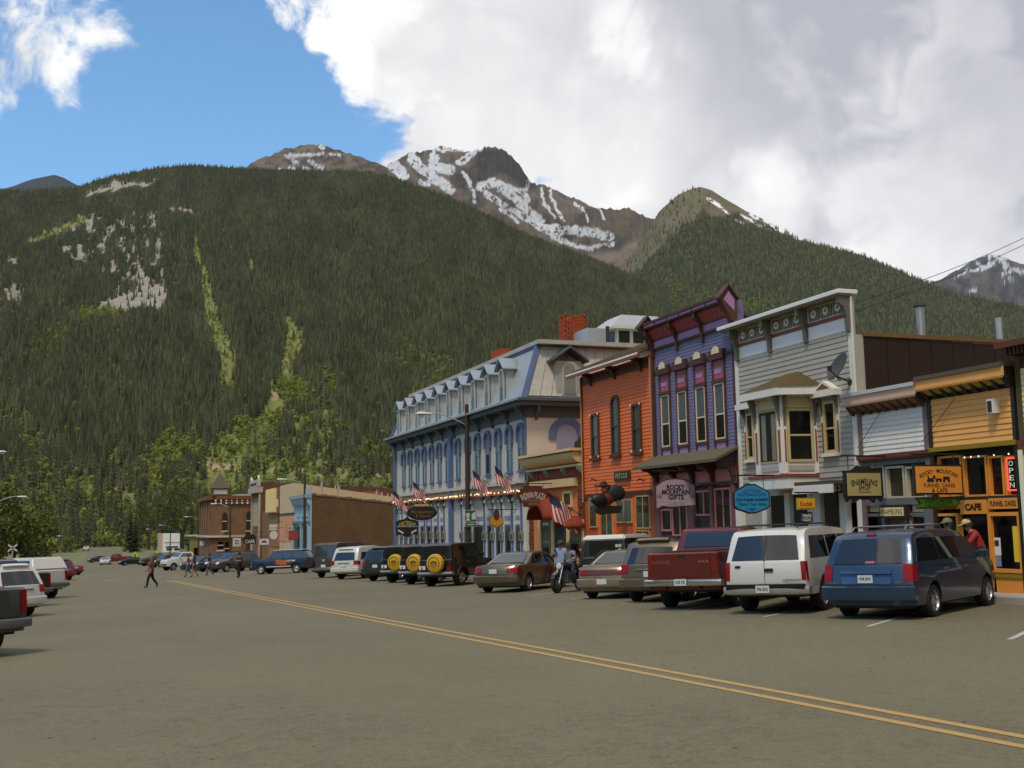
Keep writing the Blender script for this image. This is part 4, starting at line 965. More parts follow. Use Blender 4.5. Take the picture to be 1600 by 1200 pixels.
for l, r, t, bt in ((1035.5, 1048.5, 617, 698.5), (1061.5, 1075.5, 611, 694.5), (1090, 1104.7, 604, 690.5), (1119, 1134.7, 598, 686)):
    rc = rect(l, r, t, bt); w = window(b, rc, PWH, fw=.05, split=.44, panem=M((.10, .115, .12), .05, .25, 1.5), low=GLASS_D, cas=.07)  # upper panes paler: mirrored sky is mixed into their colour
    y_, y2_, z_, z2_ = rc; hw = 36.5*(z2_-z_)/81.5
    zt = belt+.16
    box('head', PBR, w, XF-.10, XF, y_-.1, y2_+.1, z2_+.003, z2_+.12)
    pn = box('panel', MAG, w, XF-.05, XF, y_, y2_, z2_+.125, zt-.32); box('panel_field', LAV, pn, XF-.06, XF-.05, y_+.14, y2_-.06, z2_+.32, zt-.62)
    for k in range(5): box('panel_bar', M(A(165, 80, 95), .6, .1), pn, XF-.058, XF-.05, y_+.06+k*(y2_-y_-.1)/5, y_+.06+k*(y2_-y_-.1)/5+.04, z2_+.16, z2_+.28)
    box('stile', PBR, w, XF-.07, XF, y_-.09, y_-.003, z_-.55, zt-.2); box('stile', PBR, w, XF-.07, XF, y2_+.003, y2_+.09, z_-.55, zt-.2)
    box('hood', PBR, w, XF-.15, XF, y_-.14, y2_+.14, zt-.3, zt+.02); c = (y_+y2_)/2
    MB().prism([(c+.26*math.cos(a), zt-.1+.26*math.sin(a)) for a in np.linspace(0, math.pi, 8)], 'x', XF-.165, XF-.14).build('hood_fan', PWH, w)
    box('apron', LAV, w, XF-.05, XF, y_+.02, y2_-.02, z_-.48, z_-.12); box('apron_rail', PBR, w, XF-.09, XF, y_-.1, y2_+.1, z_-.11, z_-.003)
MB().tube([(XF-.08, y1+.0, zc0+.2), (XF-.08, y1+.0, zb+.5)], .05, 8).build('downspout', PBR, b)
# awning roof on brackets
za, zl = Zf(1080, 709), Zf(1075, 726, XF-.85)
aw = MB().prism([(XF+.02, za), (XF+.02, za+.1), (XF-.95, zl+.1), (XF-.95, zl)], 'y', y0-.05, y1+.2).build('awning', M(A(72, 70, 58), .85, .15, 3), b)
for k in range(5): bracket(b, PBR, y0+.2+(y1-y0-.4)*k/4, zl+.12, .75, .75, .12)
box('shop_frieze', PINK, b, XF-.06, XF+.01, y0+.1, y1-.1, zl-.62, zl-.2); box('shop_cornice', PBR, b, XF-.16, XF+.01, y0, y1, zl-.72, zl-.622)
zz = zl-.75
for l, r in ((1025, 1034), (1078, 1088), (1112, 1117), (1146, 1152)): fbox(b, 'shop_post', M(A(90, 62, 70), .6, .1), (Yf(r), Yf(l), zb, zz), XF-.14, XF+.01)
for l, r, t, bt, c in ((1036, 1052, 795, 830, 1), (1053, 1077, 782, 838, 2), (1088, 1116, 766, 806, 2), (1120, 1146, 762, 838, 2)): window(b, rect(l, r, t, bt), PINK, fw=.07, split=0, cols=c, panem=GLASS, cas=.09)
for l, r in ((1090, 1114), (1122, 1145)):
    rc = rect(l, r, 742, 758); p_ = fbox(b, 'transom_panel', PINK, rc, XF-.05, XF+.01)
    for k in range(7): box('slot', DARK, p_, XF-.055, XF-.049, rc[0]+.06+k*(rc[1]-rc[0]-.12)/7, rc[0]+.11+k*(rc[1]-rc[0]-.12)/7, rc[2]+.1, rc[3]-.08)
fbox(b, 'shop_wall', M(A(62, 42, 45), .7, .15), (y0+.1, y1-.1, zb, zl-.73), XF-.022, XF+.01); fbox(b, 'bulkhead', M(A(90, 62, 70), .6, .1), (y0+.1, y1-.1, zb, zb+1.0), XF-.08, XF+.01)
fbox(b, 'shop_door', DARK, rect(1090, 1115, 812, 890), XF-.03, XF)

# ================================================================== orange-red shop
ORG = M(A(194, 98, 44, 1.2), .6, .09, 1.4, streak=.15); OBR = M(A(66, 40, 22), .65, .15); OLIV = M((.05, .05, .03), .1, .3, 4, spec=.22)
y0, y1 = 38.45, 45.25
b = bldg('orange_shop', 'orange clapboard shop with arched middle window and metal roof', y0, y1)
zb = base_z(42); ze = Zf(960, 572); zm = Zf(960, 771)
wl = MB().box(XF, XF+10, y0, y1, zb, ze).build('wall', ORG, b)
boards(wl, ORG, y0+.12, y1-.12, zm+.05, ze-.1, XF-.002, 36, seed=6)
for yy in (y0+.06, y1-.06): box('corner_board', OBR, b, XF-.06, XF+.01, yy-.06, yy+.06, zb+.4, ze-.05); MB().tube([(XF-.09, yy, ze-.1), (XF-.09, yy, zm-.3)], .035, 6).build('downspout', M(A(150, 110, 80), .5, .1), b)
box('frieze', OBR, b, XF-.05, XF, y0+.1, y1-.1, ze-.45, ze-.1)
for k in range(3): bracket(b, OBR, y0+.9+k*2.4, ze-.02, .55, .45, .12)
rf = MB().prism([(XF-.55, ze+.0), (XF-.55, ze+.1), (XF+4.0, ze+1.95), (XF+8.5, ze+.1), (XF+8.5, ze+.0), (XF+4.0, ze+1.8)], 'y', y0-.05, y1+.25).build('roof', M(A(78, 70, 58), .4, .2, 2, metal=.4), b)
for k in range(9):
    yy = y0+.3+k*.8; MB().hexa([(XF-.55, yy, ze+.1), (XF-.55, yy+.05, ze+.1), (XF+4, yy+.05, ze+1.95), (XF+4, yy, ze+1.95)], [(XF-.55, yy, ze+.15), (XF-.55, yy+.05, ze+.15), (XF+4, yy+.05, ze+2.0), (XF+4, yy, ze+2.0)]).build('roof_seam', M(A(90, 82, 70), .4, .2, 2, metal=.4), rf)
box('gutter', M(A(110, 62, 40), .5, .2), b, XF-.66, XF-.553, y0-.05, y1+.25, ze-.12, ze+.08); box('gutter_edge', LTWHITE, b, XF-.675, XF-.661, y0-.05, y1+.25, ze-.02, ze+.05)
for l, r, t, bt, ar in ((926, 938, 646, 716, 0), (957, 970, 617, 711, 1), (990, 1004, 630, 707, 0)):
    rc = rect(l, r, t, bt); window(b, rc, OBR, fw=.11, split=.47, arch=bool(ar), panem=OLIV, low=M((.03, .032, .02), .1, .3, 4, spec=.22), sill=OBR, cas=.1)
    if not ar:
        for yy in (rc[0], rc[1]):
            for z_ in (rc[2]+.05, rc[3]-.05): MB().cyl((XF-.11, yy, z_), (XF-.13, yy, z_), .05, .05, 8).build('rosette', LTWHITE, b)
rc = rect(960.5, 985, 736, 751, XF-.05); sg = fbox(b, 'name_board', M(A(45, 45, 30), .6, .1), rc, XF-.09, XF-.0); fbox(sg, 'board_face', DARK, (rc[0]+.06, rc[1]-.06, rc[2]+.06, rc[3]-.06), XF-.1, XF-.09)
text('PETCUS', (rc[1]-rc[0])*.74, (rc[3]-rc[2])*.5, M(A(150, 150, 100), .6, 0), 'lettering', sg, onface(rc, XF-.101))
box('band', OBR, b, XF-.07, XF, y0+.05, y1-.05, zm-.18, zm+.03)
ODK = M(A(140, 70, 30), .6, .12)
fbox(b, 'shop_wall', ODK, (y0+.05, y1-.05, zb, zm-.182), XF-.03, XF+.01)
for l, r, t, bt, c in ((923, 935, 778, 824, 1), (941, 960, 776, 860, 2), (965, 990, 780, 817, 2), (996, 1018, 774, 826, 2), (996, 1018, 828, 870, 2)):
    window(b, rect(l, r, t, bt), M(A(160, 130, 85), .6, .1), X=XF-.03, fw=.05, split=0, cols=c, panem=OLIV, cas=.06)
for l, r in ((936, 940), (961, 964), (991, 995)): fbox(b, 'shop_post', ORG, (Yf(r), Yf(l), zb, zm-.2), XF-.11, XF)
for px, py in ((933, 751), (1007, 751)):
    p = onX(px, py, XF); MB().tube([(XF, p[1], p[2]), (XF-.25, p[1], p[2]+.08), (XF-.3, p[1], p[2]-.02)], .025, 6).build('flood_lamp', DARK, b)

# ================================================================== plaza shop: low, stone piers, cream cornice, domed awnings
def stone_mat(): return M(A(92, 45, 28), .9, .3, 5, bump=.6, bscale=14)
STONE = stone_mat(); PCR = M(A(178, 158, 120, 1.3), .6, .07, 2); TEAL = M(A(80, 110, 95), .6, .15); STUC = M(A(160, 105, 62), .85, .1, 3, bump=.2)
y0, y1 = 45.35, 52.0
b = bldg('plaza_shop', 'low sandstone shop with cream cornice and domed maroon awnings', y0, y1)
zb = base_z(48); zt = Zf(868, 704, XF-.5); zcv = Zf(870, 729, XF-.1); zb2 = Zf(878, 755)
MB().box(XF, XF+12, y0, y1, zb, zt-.05).build('wall', STUC, b)
box('cornice', PCR, b, XF-.62, XF+.3, y0-.08, y1+.1, zt-.12, zt)
cv = [(XF, zcv)]+[(XF-.12-.38*math.sin(a), zcv+.06+(zt-zcv-.22)*(1-math.cos(a))/1.0*.98) for a in np.linspace(0, math.pi/2, 7)]+[(XF, zt-.125)]
MB().prism(cv, 'y', y0+.02, y1-.02).build('cove', PCR, b, smooth=50)
box('cornice_foot', PCR, b, XF-.2, XF, y0+.02, y1-.02, zcv-.1, zcv-.002)
# coursed red stone: blocks are set one by one on piers and band
def blocks(y0, y1, z0, z1, x, cw, ch, seed):
    rr = random.Random(seed); nz = max(1, round((z1-z0)/ch)); h = (z1-z0)/nz; k = 0
    for j in range(nz):
        ny = max(1, round((y1-y0)/cw)); off = (.5 if j % 2 else 0)
        ed = sorted({y0, y1, *[y0+(y1-y0)*(i+off)/ny for i in range(ny+1) if 0 < i+off < ny]})
        for a, c in zip(ed[:-1], ed[1:]):
            MB().box(x-rr.uniform(.03, .07), x+.01, a+.012, c-.012, z0+j*h+.012, z0+(j+1)*h-.012).build('stone', STONE, b, bevel=.02)
box('mortar', M((.14, .10, .07), .9, .2), b, XF-.025, XF+.005, y0+.01, y1-.01, zb2+.2, zcv-.1)
blocks(y0+.02, y1-.02, zb2+.22, zcv-.1, XF-.02, .75, .34, 3)
blocks(y0+.02, y0+.55, zb, zb2+.2, XF-.0, .53, .34, 4); blocks(y1-.6, y1-.02, zb, zb2+.2, XF-.0, .58, .34, 5)
for px in (835, 859, 886, 911): yy = Yf(px, 740); MB().prism([(XF, zcv-.1), (XF-.3, zcv-.1), (XF-.28, zcv-.25), (XF-.12, zcv-.42), (XF, zcv-.5)], 'y', yy-.1, yy+.1).build('corbel', TEAL, b)
box('lower_cornice', PCR, b, XF-.22, XF, y0+.56, y1-.62, zb2-.18, zb2+.18)
window(b, rect(881, 895, 767, 793), PCR, fw=.12, split=0, panem=OLIV, cas=.08)
MAR = M(A(98, 40, 26), .8, .12, 4)
def dome_awning(l, r, t, bt):
    ya, yb = Yf(r), Yf(l); zb_, zt_ = Zf((l+r)/2, bt), Zf((l+r)/2, t); c = (ya+yb)/2; rw = (yb-ya)/2; rings = []
    for k in range(6):
        a = math.pi/2*k/5; o = 1.1*math.sin(a); s = math.cos(a)*.35+.65
        rings.append([(XF-o*(.9), c+rw*s*math.cos(t_), zb_+(zt_-zb_)*(.55+.45*math.cos(a))*math.sin(t_)) for t_ in np.linspace(0, math.pi, 13)])
    mb = MB(); mb.loft(rings, close=False); me = mb.build('awning', MAR, b, smooth=60)
    md = me.modifiers.new('thick', 'SOLIDIFY'); md.thickness = .03
    return me
dome_awning(846, 884, 774, 812); dome_awning(893, 914, 806, 824)
for l, r in ((842, 846), (862, 866), (886, 890), (909, 913)): fbox(b, 'shop_post', PCR, (Yf(r), Yf(l), zb, Zf(880, 812)), XF-.1, XF)
for l, r in ((847, 861), (890, 908)): window(b, rect(l, r, 815, 870), TEAL, fw=.06, split=0, panem=GLASS, cas=.07)
fbox(b, 'shop_door', DARK, rect(867, 885, 816, 885), XF-.03, XF)
mb = MB()
for k in range(16): yy = y0+.4+k*.36; mb.hexa([(XF+2.2, yy, zt-.1), (XF+2.2, yy+.33, zt-.1), (XF+2.9, yy+.33, zt-.1), (XF+2.9, yy, zt-.1)], [(XF+2.3, yy, zt+.75+.1*((k*7) % 3)), (XF+2.3, yy+.33, zt+.75+.1*((k*5) % 3)), (XF+2.8, yy+.33, zt+.75), (XF+2.8, yy, zt+.75)])
mb.build('roof_ridge', DARK, b)['kind'] = 'stuff'

# ================================================================== grand hotel: mansard, dormers, arched windows
HCR = M((.53, .49, .41), .75, .08, 2, streak=.12); HBL = M(A(72, 90, 132, 1.3), .6, .1); HBD = M(A(58, 68, 78, 1.4), .65, .12); ZINC = M((.40, .41, .41), .45, .25, 2.5, metal=.25, streak=.35); HSL = M((.035, .034, .03), .1, .2, spec=.22)
SHADE = M((.17, .17, .145), .35, .2, 5)
y0, y1 = 52.1, 78.5; XH = XF; D = 9.5
b = bldg('grand_hotel', 'long cream and blue hotel with mansard roof and row of dormers', y0, y1)
zb = base_z(66); zc = 7.12; ze = 7.98; zbt = 3.9; ztop = 10.85
MB().box(XH, XH+D, y0, y1, zb, zc+.5).build('wall', HCR, b)
box('frieze', HBD, b, XH-.08, XH, y0-.02, y1+.02, zc, ze-.32); box('frieze', HBD, b, XH, XH+D, y0-.08, y0, zc, ze-.32)
MB().box(XH-.55, XH+D+.3, y0-.55, y1+.5, ze-.3, ze-.08).box(XH-.68, XH+D+.4, y0-.68, y1+.62, ze-.079, ze+.06).build('cornice', HBD, b)
box('gutter', M(A(105, 115, 115), .4, .2), b, XH-.74, XH-.69, y0-.7, y1+.62, ze-.06, ze+.05)
for k in range(12): bracket(b, HBD, y0+.3+(y1-y0-.6)*k/11, ze-.3, .72, .5, .16)
for k in range(3): # brackets of the side wall
    xx = XH+.5+k*3.2; MB().prism([(y0, ze-.3), (y0-.5, ze-.3), (y0-.45, ze-.5), (y0-.15, ze-.8), (y0, ze-1)], 'x', xx-.08, xx+.08).build('bracket', HBD, b)
# mansard: one sheet-metal face on the street, planked face on the side
e0, d = .25, 1.15
def mans(x0, x1, y0_, y1_, z): return [(x0, y0_, z), (x1, y0_, z), (x1, y1_, z), (x0, y1_, z)]
rfm = MB().hexa(mans(XH-e0, XH+D, y0-e0, y1+e0, ze+.06), mans(XH-e0+d, XH+D-.5, y0-e0+d*.75, y1+e0-d, ztop)).build('mansard', ZINC, b)
npl = 15
for k in range(npl):                                  # planks on the end slope
    xa, xb = XH-e0+.25+(D-.2)*k/npl, XH-e0+.25+(D-.2)*(k+1)/npl; ta = XH-e0+d+.1+(D-d-.7)*k/npl; tb = XH-e0+d+.1+(D-d-.7)*(k+1)/npl
    q = [(xa+.015, y0-e0-.01, ze+.2), (xb-.015, y0-e0-.01, ze+.2), (tb-.015, y0-e0+d*.75-.01, ztop-.03), (ta+.015, y0-e0+d*.75-.01, ztop-.03)]
    MB().hexa(q, [(x, y-.03, z) for x, y, z in q]).build('plank', M((.46, .43, .37), .8, .22, 3, streak=.3), rfm)
def strut(p, q, w, mat, name, par):
    p, q = Vector(p), Vector(q); return MB().cyl(p, q, w, w, 4).build(name, mat, par)
strut((XH-e0, y0-e0, ze+.05), (XH-e0+d, y0-e0+d*.75, ztop), .17, HBL, 'hip_roll', rfm); strut((XH-e0+d, y0-e0+d*.75, ztop), (XH-e0+d, y1-d, ztop), .13, HBL, 'ridge_roll', rfm)
strut((XH-e0, y1+e0, ze+.05), (XH-e0+d, y1+e0-d, ztop), .15, HBL, 'hip_roll', rfm)
box('upper_roof', M((.42, .40, .35), .7, .25, 2), b, XH+.75, XH+D+2, y0+.1, y1-.9, ztop+.05, ztop+.26)
# the street dormers, each with a gabled metal roof, arched sash and cheeks
def dormer(yc):
    x0 = XH-.12; zt_ = ze+1.95; w = .52
    dm = MB().box(x0, XH+1.0, yc-w, yc+w, ze+.08, zt_).build('dormer', M((.42, .42, .39), .8, .15, 3, streak=.2), b)
    g = .34
    MB().hexa([(x0-.22, yc-w-g*.55, zt_-.06), (x0-.22, yc, zt_+.55), (x0-.22, yc+w+g*.55, zt_-.06), (x0-.22, yc+w+g*.55, zt_), (x0-.22, yc, zt_+.62), (x0-.22, yc-w-g*.55, zt_)],
              [(XH+1.1, yc-w-g*.55, zt_-.06), (XH+1.1, yc, zt_+.55), (XH+1.1, yc+w+g*.55, zt_-.06), (XH+1.1, yc+w+g*.55, zt_), (XH+1.1, yc, zt_+.62), (XH+1.1, yc-w-g*.55, zt_)]).build('dormer_roof', M((.36, .41, .45), .35, .2, 3, metal=.5), dm)
    MB().prism([(yc-w, zt_), (yc+w, zt_), (yc, zt_+.5)], 'x', x0-.02, x0+.1).build('gable', HBD, dm)
    o, i = arch_pts(yc-.36, yc+.36, ze+.2, zt_+.05), arch_pts(yc-.27, yc+.27, ze+.28, zt_-.06)
    fr = MB(); ring_prism(fr, o, i, x0-.07, x0+.005); fr.build('sash', M((.5, .48, .42), .6, .1), dm)
    zm_ = ze+1.0
    MB().prism(arch_pts(yc-.28, yc+.28, zm_, zt_-.05), 'x', x0-.03, x0-.005).build('pane', SHADE, dm); MB().box(x0-.035, x0-.005, yc-.28, yc+.28, ze+.26, zm_-.02).build('pane', HSL, dm)
    MB().box(x0-.15, x0+.01, yc-.45, yc+.45, ze+.08, ze+.19).build('sill', DARK, dm)
    MB().box(x0-.02, x0+.0, yc-w-.02, yc-w+.1, ze+.2, zt_-.02).build('corner_strip', HBL, dm)
for k in range(10): dormer(55.3+k*2.405)
# side dormer over the planks
xs = onY(886, 570, y0)[0]
sd_ = MB().box(xs-.7, xs+.7, y0-.25, y0+1.2, ze+.1, ze+2.0).build('side_dormer', M((.36, .36, .32), .8, .2, 3), b)
MB().hexa([(xs-1.0, y0-.55, ze+1.95), (xs, y0-.55, ze+2.65), (xs+1.0, y0-.55, ze+1.95), (xs+1, y0-.55, ze+2.05), (xs, y0-.55, ze+2.75), (xs-1.0, y0-.55, ze+2.05)], [(xs-1.0, y0+1.2, ze+1.95), (xs, y0+1.2, ze+2.65), (xs+1.0, y0+1.2, ze+1.95), (xs+1, y0+1.2, ze+2.05), (xs, y0+1.2, ze+2.75), (xs-1.0, y0+1.2, ze+2.05)]).build('dormer_roof', HBD, sd_)
ap = [(u, v) for u, v in arch_pts(xs-.42, xs+.42, ze+.25, ze+2.0)]; ai = [(u, v) for u, v in arch_pts(xs-.3, xs+.3, ze+.33, ze+1.86)]
MB().prism(ap, 'y', y0-.30, y0-.252).build('sash', M((.42, .40, .33), .7, .15), sd_); MB().prism(ai, 'y', y0-.33, y0-.302).build('shutter', M((.20, .21, .18), .7, .2), sd_)
# arched windows of the upper storey with blue hoods
wy = [76.0, 74.24, 72.45, 70.73, 68.99, 67.29, 65.56, 63.42, 61.5, 59.74, 58.0, 56.27, 54.57, 52.9]
for yc in wy:
    rc = (yc-.36, yc+.36, 4.5, 6.75)
    w = window(b, rc, HBL, X=XH, fw=.09, split=.5, arch=True, panem=SHADE, low=HSL, sill=HBL, cas=.07)
    o, i = arch_pts(yc-.51, yc+.51, 5.95, 6.93), arch_pts(yc-.362, yc+.362, 5.95, 6.755)
    h = MB(); ring_prism(h, o, i, XH-.14, XH+.005); h.build('hood', HBL, w)
box('pilaster', HBL, b, XH-.2, XH, 64.5, 65.0, zb, zc); box('pilaster', HBL, b, XH-.16, XH, y1-.4, y1-.02, zb, zc); box('pilaster', HCR, b, XH-.1, XH, 65.05, 65.8, zb, zbt-.4)
# blind arch on the side wall
xc = onY(885, 680, y0)[0]; zt_ = onY(885, 652, y0)[2]; zl_ = zt_-2.6
MB().prism(arch_pts(xc-.55, xc+.55, zl_, zt_-.28), 'y', y0-.05, y0+.01).build('blind_window', M(A(108, 116, 145), .6, .08), b)
o, i = arch_pts(xc-.98, xc+.98, zt_-1.1, zt_), arch_pts(xc-.62, xc+.62, zt_-1.1, zt_-.33); hd = MB()
nq = len(o); v = [(p[0], y0-.09, p[1]) for p in o]+[(p[0], y0-.09, p[1]) for p in i]+[(p[0], y0+.01, p[1]) for p in o]+[(p[0], y0+.01, p[1]) for p in i]
hd.add(v, sum([[(k, k+1, nq+k+1, nq+k), (k+1, k, 2*nq+k, 2*nq+k+1), (nq+k, nq+k+1, 3*nq+k+1, 3*nq+k)] for k in range(nq-1)], [])+[(0, nq, 3*nq, 2*nq), (nq-1, 2*nq-1, 4*nq-1, 3*nq-1)]); hd.build('hood', HBL, b)
MB().tube([(XH-.1, y0+.05, zc), (XH-.1, y0+.05, zbt)], .05, 6).build('downspout', HBL, b)
# belt with its string of lit bulbs
box('belt', HCR, b, XH-.22, XH, y0, y1, zbt-.06, zbt+.1); box('belt_under_board', M(A(115, 110, 100), .7, .1), b, XH-.14, XH, y0, y1, zbt-.36, zbt-.062); box('shop_cornice', M(A(130, 80, 62), .7, .12), b, XH-.3, XH, y0+.1, y1-.4, zbt-.56, zbt-.362)  # greyer board runs just below the belt
BULB = emit((1, .72, .42), 1.3)
mb = MB(); rr = random.Random(4)
for k in range(150):
    yy = y0+.3+k*.172+rr.uniform(-.03, .03); zz = zbt-.42+rr.uniform(-.03, .03)
    if rr.random() < .38: continue
    mb.lathe((XH-.34, yy, zz), [(.004, -.05), (.032, -.02), (.03, .02), (.004, .045)], 6)
o = mb.build('bulb_string', BULB, b); o['kind'] = 'stuff'
# shopfront: blue and white piers with round blocks and scrolled brackets, windows between
HW = M((.60, .59, .53), .6, .08); HSF = M((.03, .028, .02), .07, .4, 1.5)
prs = [77.4, 76.2, 74.9, 73.5, 72.0, 70.5, 68.9, 67.4, 66.1, 62.6, 60.9, 58.5, 57.1, 55.7, 54.1, 52.75]
zh = zbt-.6
for k, yc in enumerate(prs):
    o = box('pier', HW, b, XH-.12, XH, yc-.26, yc+.26, zb, zh); box('pier_panel', HBL, o, XH-.14, XH-.121, yc-.15, yc+.15, zb+1.0, zb+1.95+.3)
    box('pier_panel', HBL, o, XH-.14, XH-.121, yc-.15, yc+.15, zb+2.75, zh-.35); box('capital', HW, o, XH-.2, XH-.121, yc-.32, yc+.32, zh-.3, zh-.12)
    zq = zb+2.5; box('block', M(A(105, 108, 105), .6, .1), o, XH-.2, XH-.121, yc-.27, yc+.27, zq-.22, zq+.22); MB().cyl((XH-.2, yc, zq), (XH-.225, yc, zq), .15, .15, 12).build('roundel', HBD, o)
    bracket(b, HBD, yc, zh+.02, .45, .3, .2, XH-.13)
for a, c in zip(prs[1:], prs[:-1]):
    if c-a > 3: continue
    l_, r_ = a+.28, c-.28
    if r_-l_ < .3: continue
    zr_ = zb+3.05
    window(b, (l_, r_, zb+.9, zr_), HBL, X=XH, fw=.05, split=0, panem=HSF, cas=.06)
    for q in range(3): box('transom_slat', HW if q != 1 else M(A(110, 112, 150), .6, .1), b, XH-.05-.01*(q % 2), XH, l_, r_, zr_+.05+q*.22, zr_+.05+q*.22+.2)
box('bulkhead', HBD, b, XH-.04, XH, y0+.05, y1-.45, zb, zb+.88)
# roof furniture
RB = M(A(120, 55, 28), .9, .35, 6, bump=.5, bscale=20)
cx0, cy0 = onY(886, 520, 60)[0], 60.0
ch = thing('chimney', 'broken red brick chimney on the hotel roof', 'chimney', (cx0+.6, cy0+.5, ztop+.2)); rr = random.Random(9)
nb = 0
for j in range(22):                                   # courses of brick
    zz = ztop+.1+j*.145
    for s in range(4):
        p, q = [((cx0, cy0), (cx0+1.25, cy0)), ((cx0+1.25, cy0), (cx0+1.25, cy0+1.1)), ((cx0+1.25, cy0+1.1), (cx0, cy0+1.1)), ((cx0, cy0+1.1), (cx0, cy0))][s]
        for i in range(4):
            if j > 19 and rr.random() < .35: continue
            t0, t1 = (i+.04+(.3 if j % 2 else 0))/4.6, (i+.96+(.3 if j % 2 else 0))/4.6
            x_, x2_ = p[0]+(q[0]-p[0])*t0, p[0]+(q[0]-p[0])*t1; y_, y2_ = p[1]+(q[1]-p[1])*t0, p[1]+(q[1]-p[1])*t1
            o_ = rr.uniform(.06, .09)
            MB().box(min(x_, x2_)-(o_ if x_ == x2_ else 0), max(x_, x2_)+(o_ if x_ == x2_ else 0), min(y_, y2_)-(o_ if y_ == y2_ else 0), max(y_, y2_)+(o_ if y_ == y2_ else 0), zz, zz+.125).build('brick', RB, ch)
box('core', M((.2, .13, .09), .9, .2), ch, cx0+.02, cx0+1.23, cy0+.02, cy0+1.08, ztop+.05, ztop+3.05)
c2 = onX(775, 556, XF+1.6); o = box('chimney', RB, None, c2[0], c2[0]+.7, c2[1]-.6, c2[1]+.9, ztop, c2[2]+.35); tag(o, 'low red brick chimney behind the hotel dormers', 'chimney')
p1, p2 = onY(917, 512, 58), onY(949, 533, 58)
tk = box('roof_box', M((.42, .45, .46), .45, .15, 2, metal=.4), None, p1[0], p2[0], 58, 60.5, ztop+.2, p1[2]); tag(tk, 'grey sheet metal box on the hotel roof beside chimney', 'roof box')
pp = onY(949, 510, 57.5); o = MB().cyl((pp[0], 57.5, ztop+.2), (pp[0], 57.5, pp[2]), .11, .11, 10).build('vent_pipe', DARK); tag(o, 'black vent pipe on the hotel roof', 'pipe')
q0, q1 = onY(962, 520, 60)[0], onY(1060, 520, 60)[0]; zr_ = onY(962, 511, 60)[2]; zt_ = onY(985, 486, 60)[2]
cu = thing('roof_cupola', 'white cupola with grey metal hip roof on the hotel', 'cupola', ((q0+q1)/2, 62, ztop+.2))
box('wall', HW, cu, q0+.1, q1, 60.1, 64, ztop+.2, zr_-.1); box('eave', HW, cu, q0-.25, q1+.2, 59.75, 64.3, zr_-.1, zr_+.05)
MB().hexa(mans(q0-.25, q1+.2, 59.75, 64.3, zr_+.052), mans(q0+1.0, q1-.8, 61.2, 63.2, zt_)).build('roof', M((.42, .44, .44), .4, .2, 3, metal=.4), cu)
wn = int((q1-q0)/.95)
for k in range(wn): MB().box(q0+.25+k*.95, q0+.95+k*.95, 60.06, 60.098, ztop+.5, zr_-.2).build('window', HSL, cu)
for k in range(3): MB().box(q0+.06, q0+.098, 60.4+k*1.2, 61.3+k*1.2, ztop+.5, zr_-.2).build('window', HSL, cu)
# ------------------------------------------------------------------ flags on the hotel front
def flag(yc, z, label, L=1.55, ang=38, droop=.0, group='flags on the hotel front'):
    t = thing('flag', label, 'flag', (XF, yc, z), 0, group)
    d = Vector((-math.cos(R(ang)), -.12, math.sin(R(ang)))); p0 = Vector((XF, yc, z)); p1 = p0+d*L
    MB().cyl(p0, p1, .018, .012, 6).build('flagpole', DARK, t)
    rows, colsn = 13, 8; top = [p0+d*L*.98-d*(L*.62)*i/colsn for i in range(colsn+1)]
    down = Vector((.10, -.14, -1.0)).normalized(); h = L*.62
    RF, WF, BF = M(A(140, 40, 36), .8, .1), M((.62, .58, .54), .8, .05), M(A(30, 34, 60), .8, .1)
    # stripes run along the fly (downward when the flag hangs)
    for j in range(rows):
        mb = MB()
        for k in range(6):
            def pt(u, v):
                q = top[0].lerp(top[-1], u)+down*h*v+Vector((.05*math.sin(u*9+v*5)*v, .06*math.sin(u*7+v*4), 0)); return q+Vector((u*.25*v, 0, 0))
            u0, u1 = j/rows, (j+1)/rows; v0, v1 = k/6, (k+1)/6
            if u0 < .53 and v1 <= .4: continue
            mb.add([pt(u0, v0), pt(u1, v0), pt(u1, v1), pt(u0, v1)], [(0, 1, 2, 3)])
        mb.build('stripe', RF if j % 2 == 0 else WF, t, smooth=60)
    mb = MB()
    for k in range(3):
        for j in range(7): mb.add([pt(j/rows, k/7.5)+Vector((0, 0, 0)), pt((j+1)/rows, k/7.5), pt((j+1)/rows, (k+1)/7.5), pt(j/rows, (k+1)/7.5)], [(0, 1, 2, 3)])
    mb.build('canton', BF, t, smooth=60)
for px, py, lb in ((806, 757, 'striped flag on slanting pole, hotel corner next to the plaza shop'), (770, 762, 'striped flag on slanting pole behind the utility pole, hotel front'), (672, 775, 'striped flag above the oval saloon sign'), (640, 788, 'striped flag at the far end of the hotel')):
    p = onX(px, py, XF); flag(p[1], p[2], lb)
p = onX(908, 806, XF); flag(p[1], p[2], 'striped flag hanging over the maroon dome awnings', 1.95, 32)

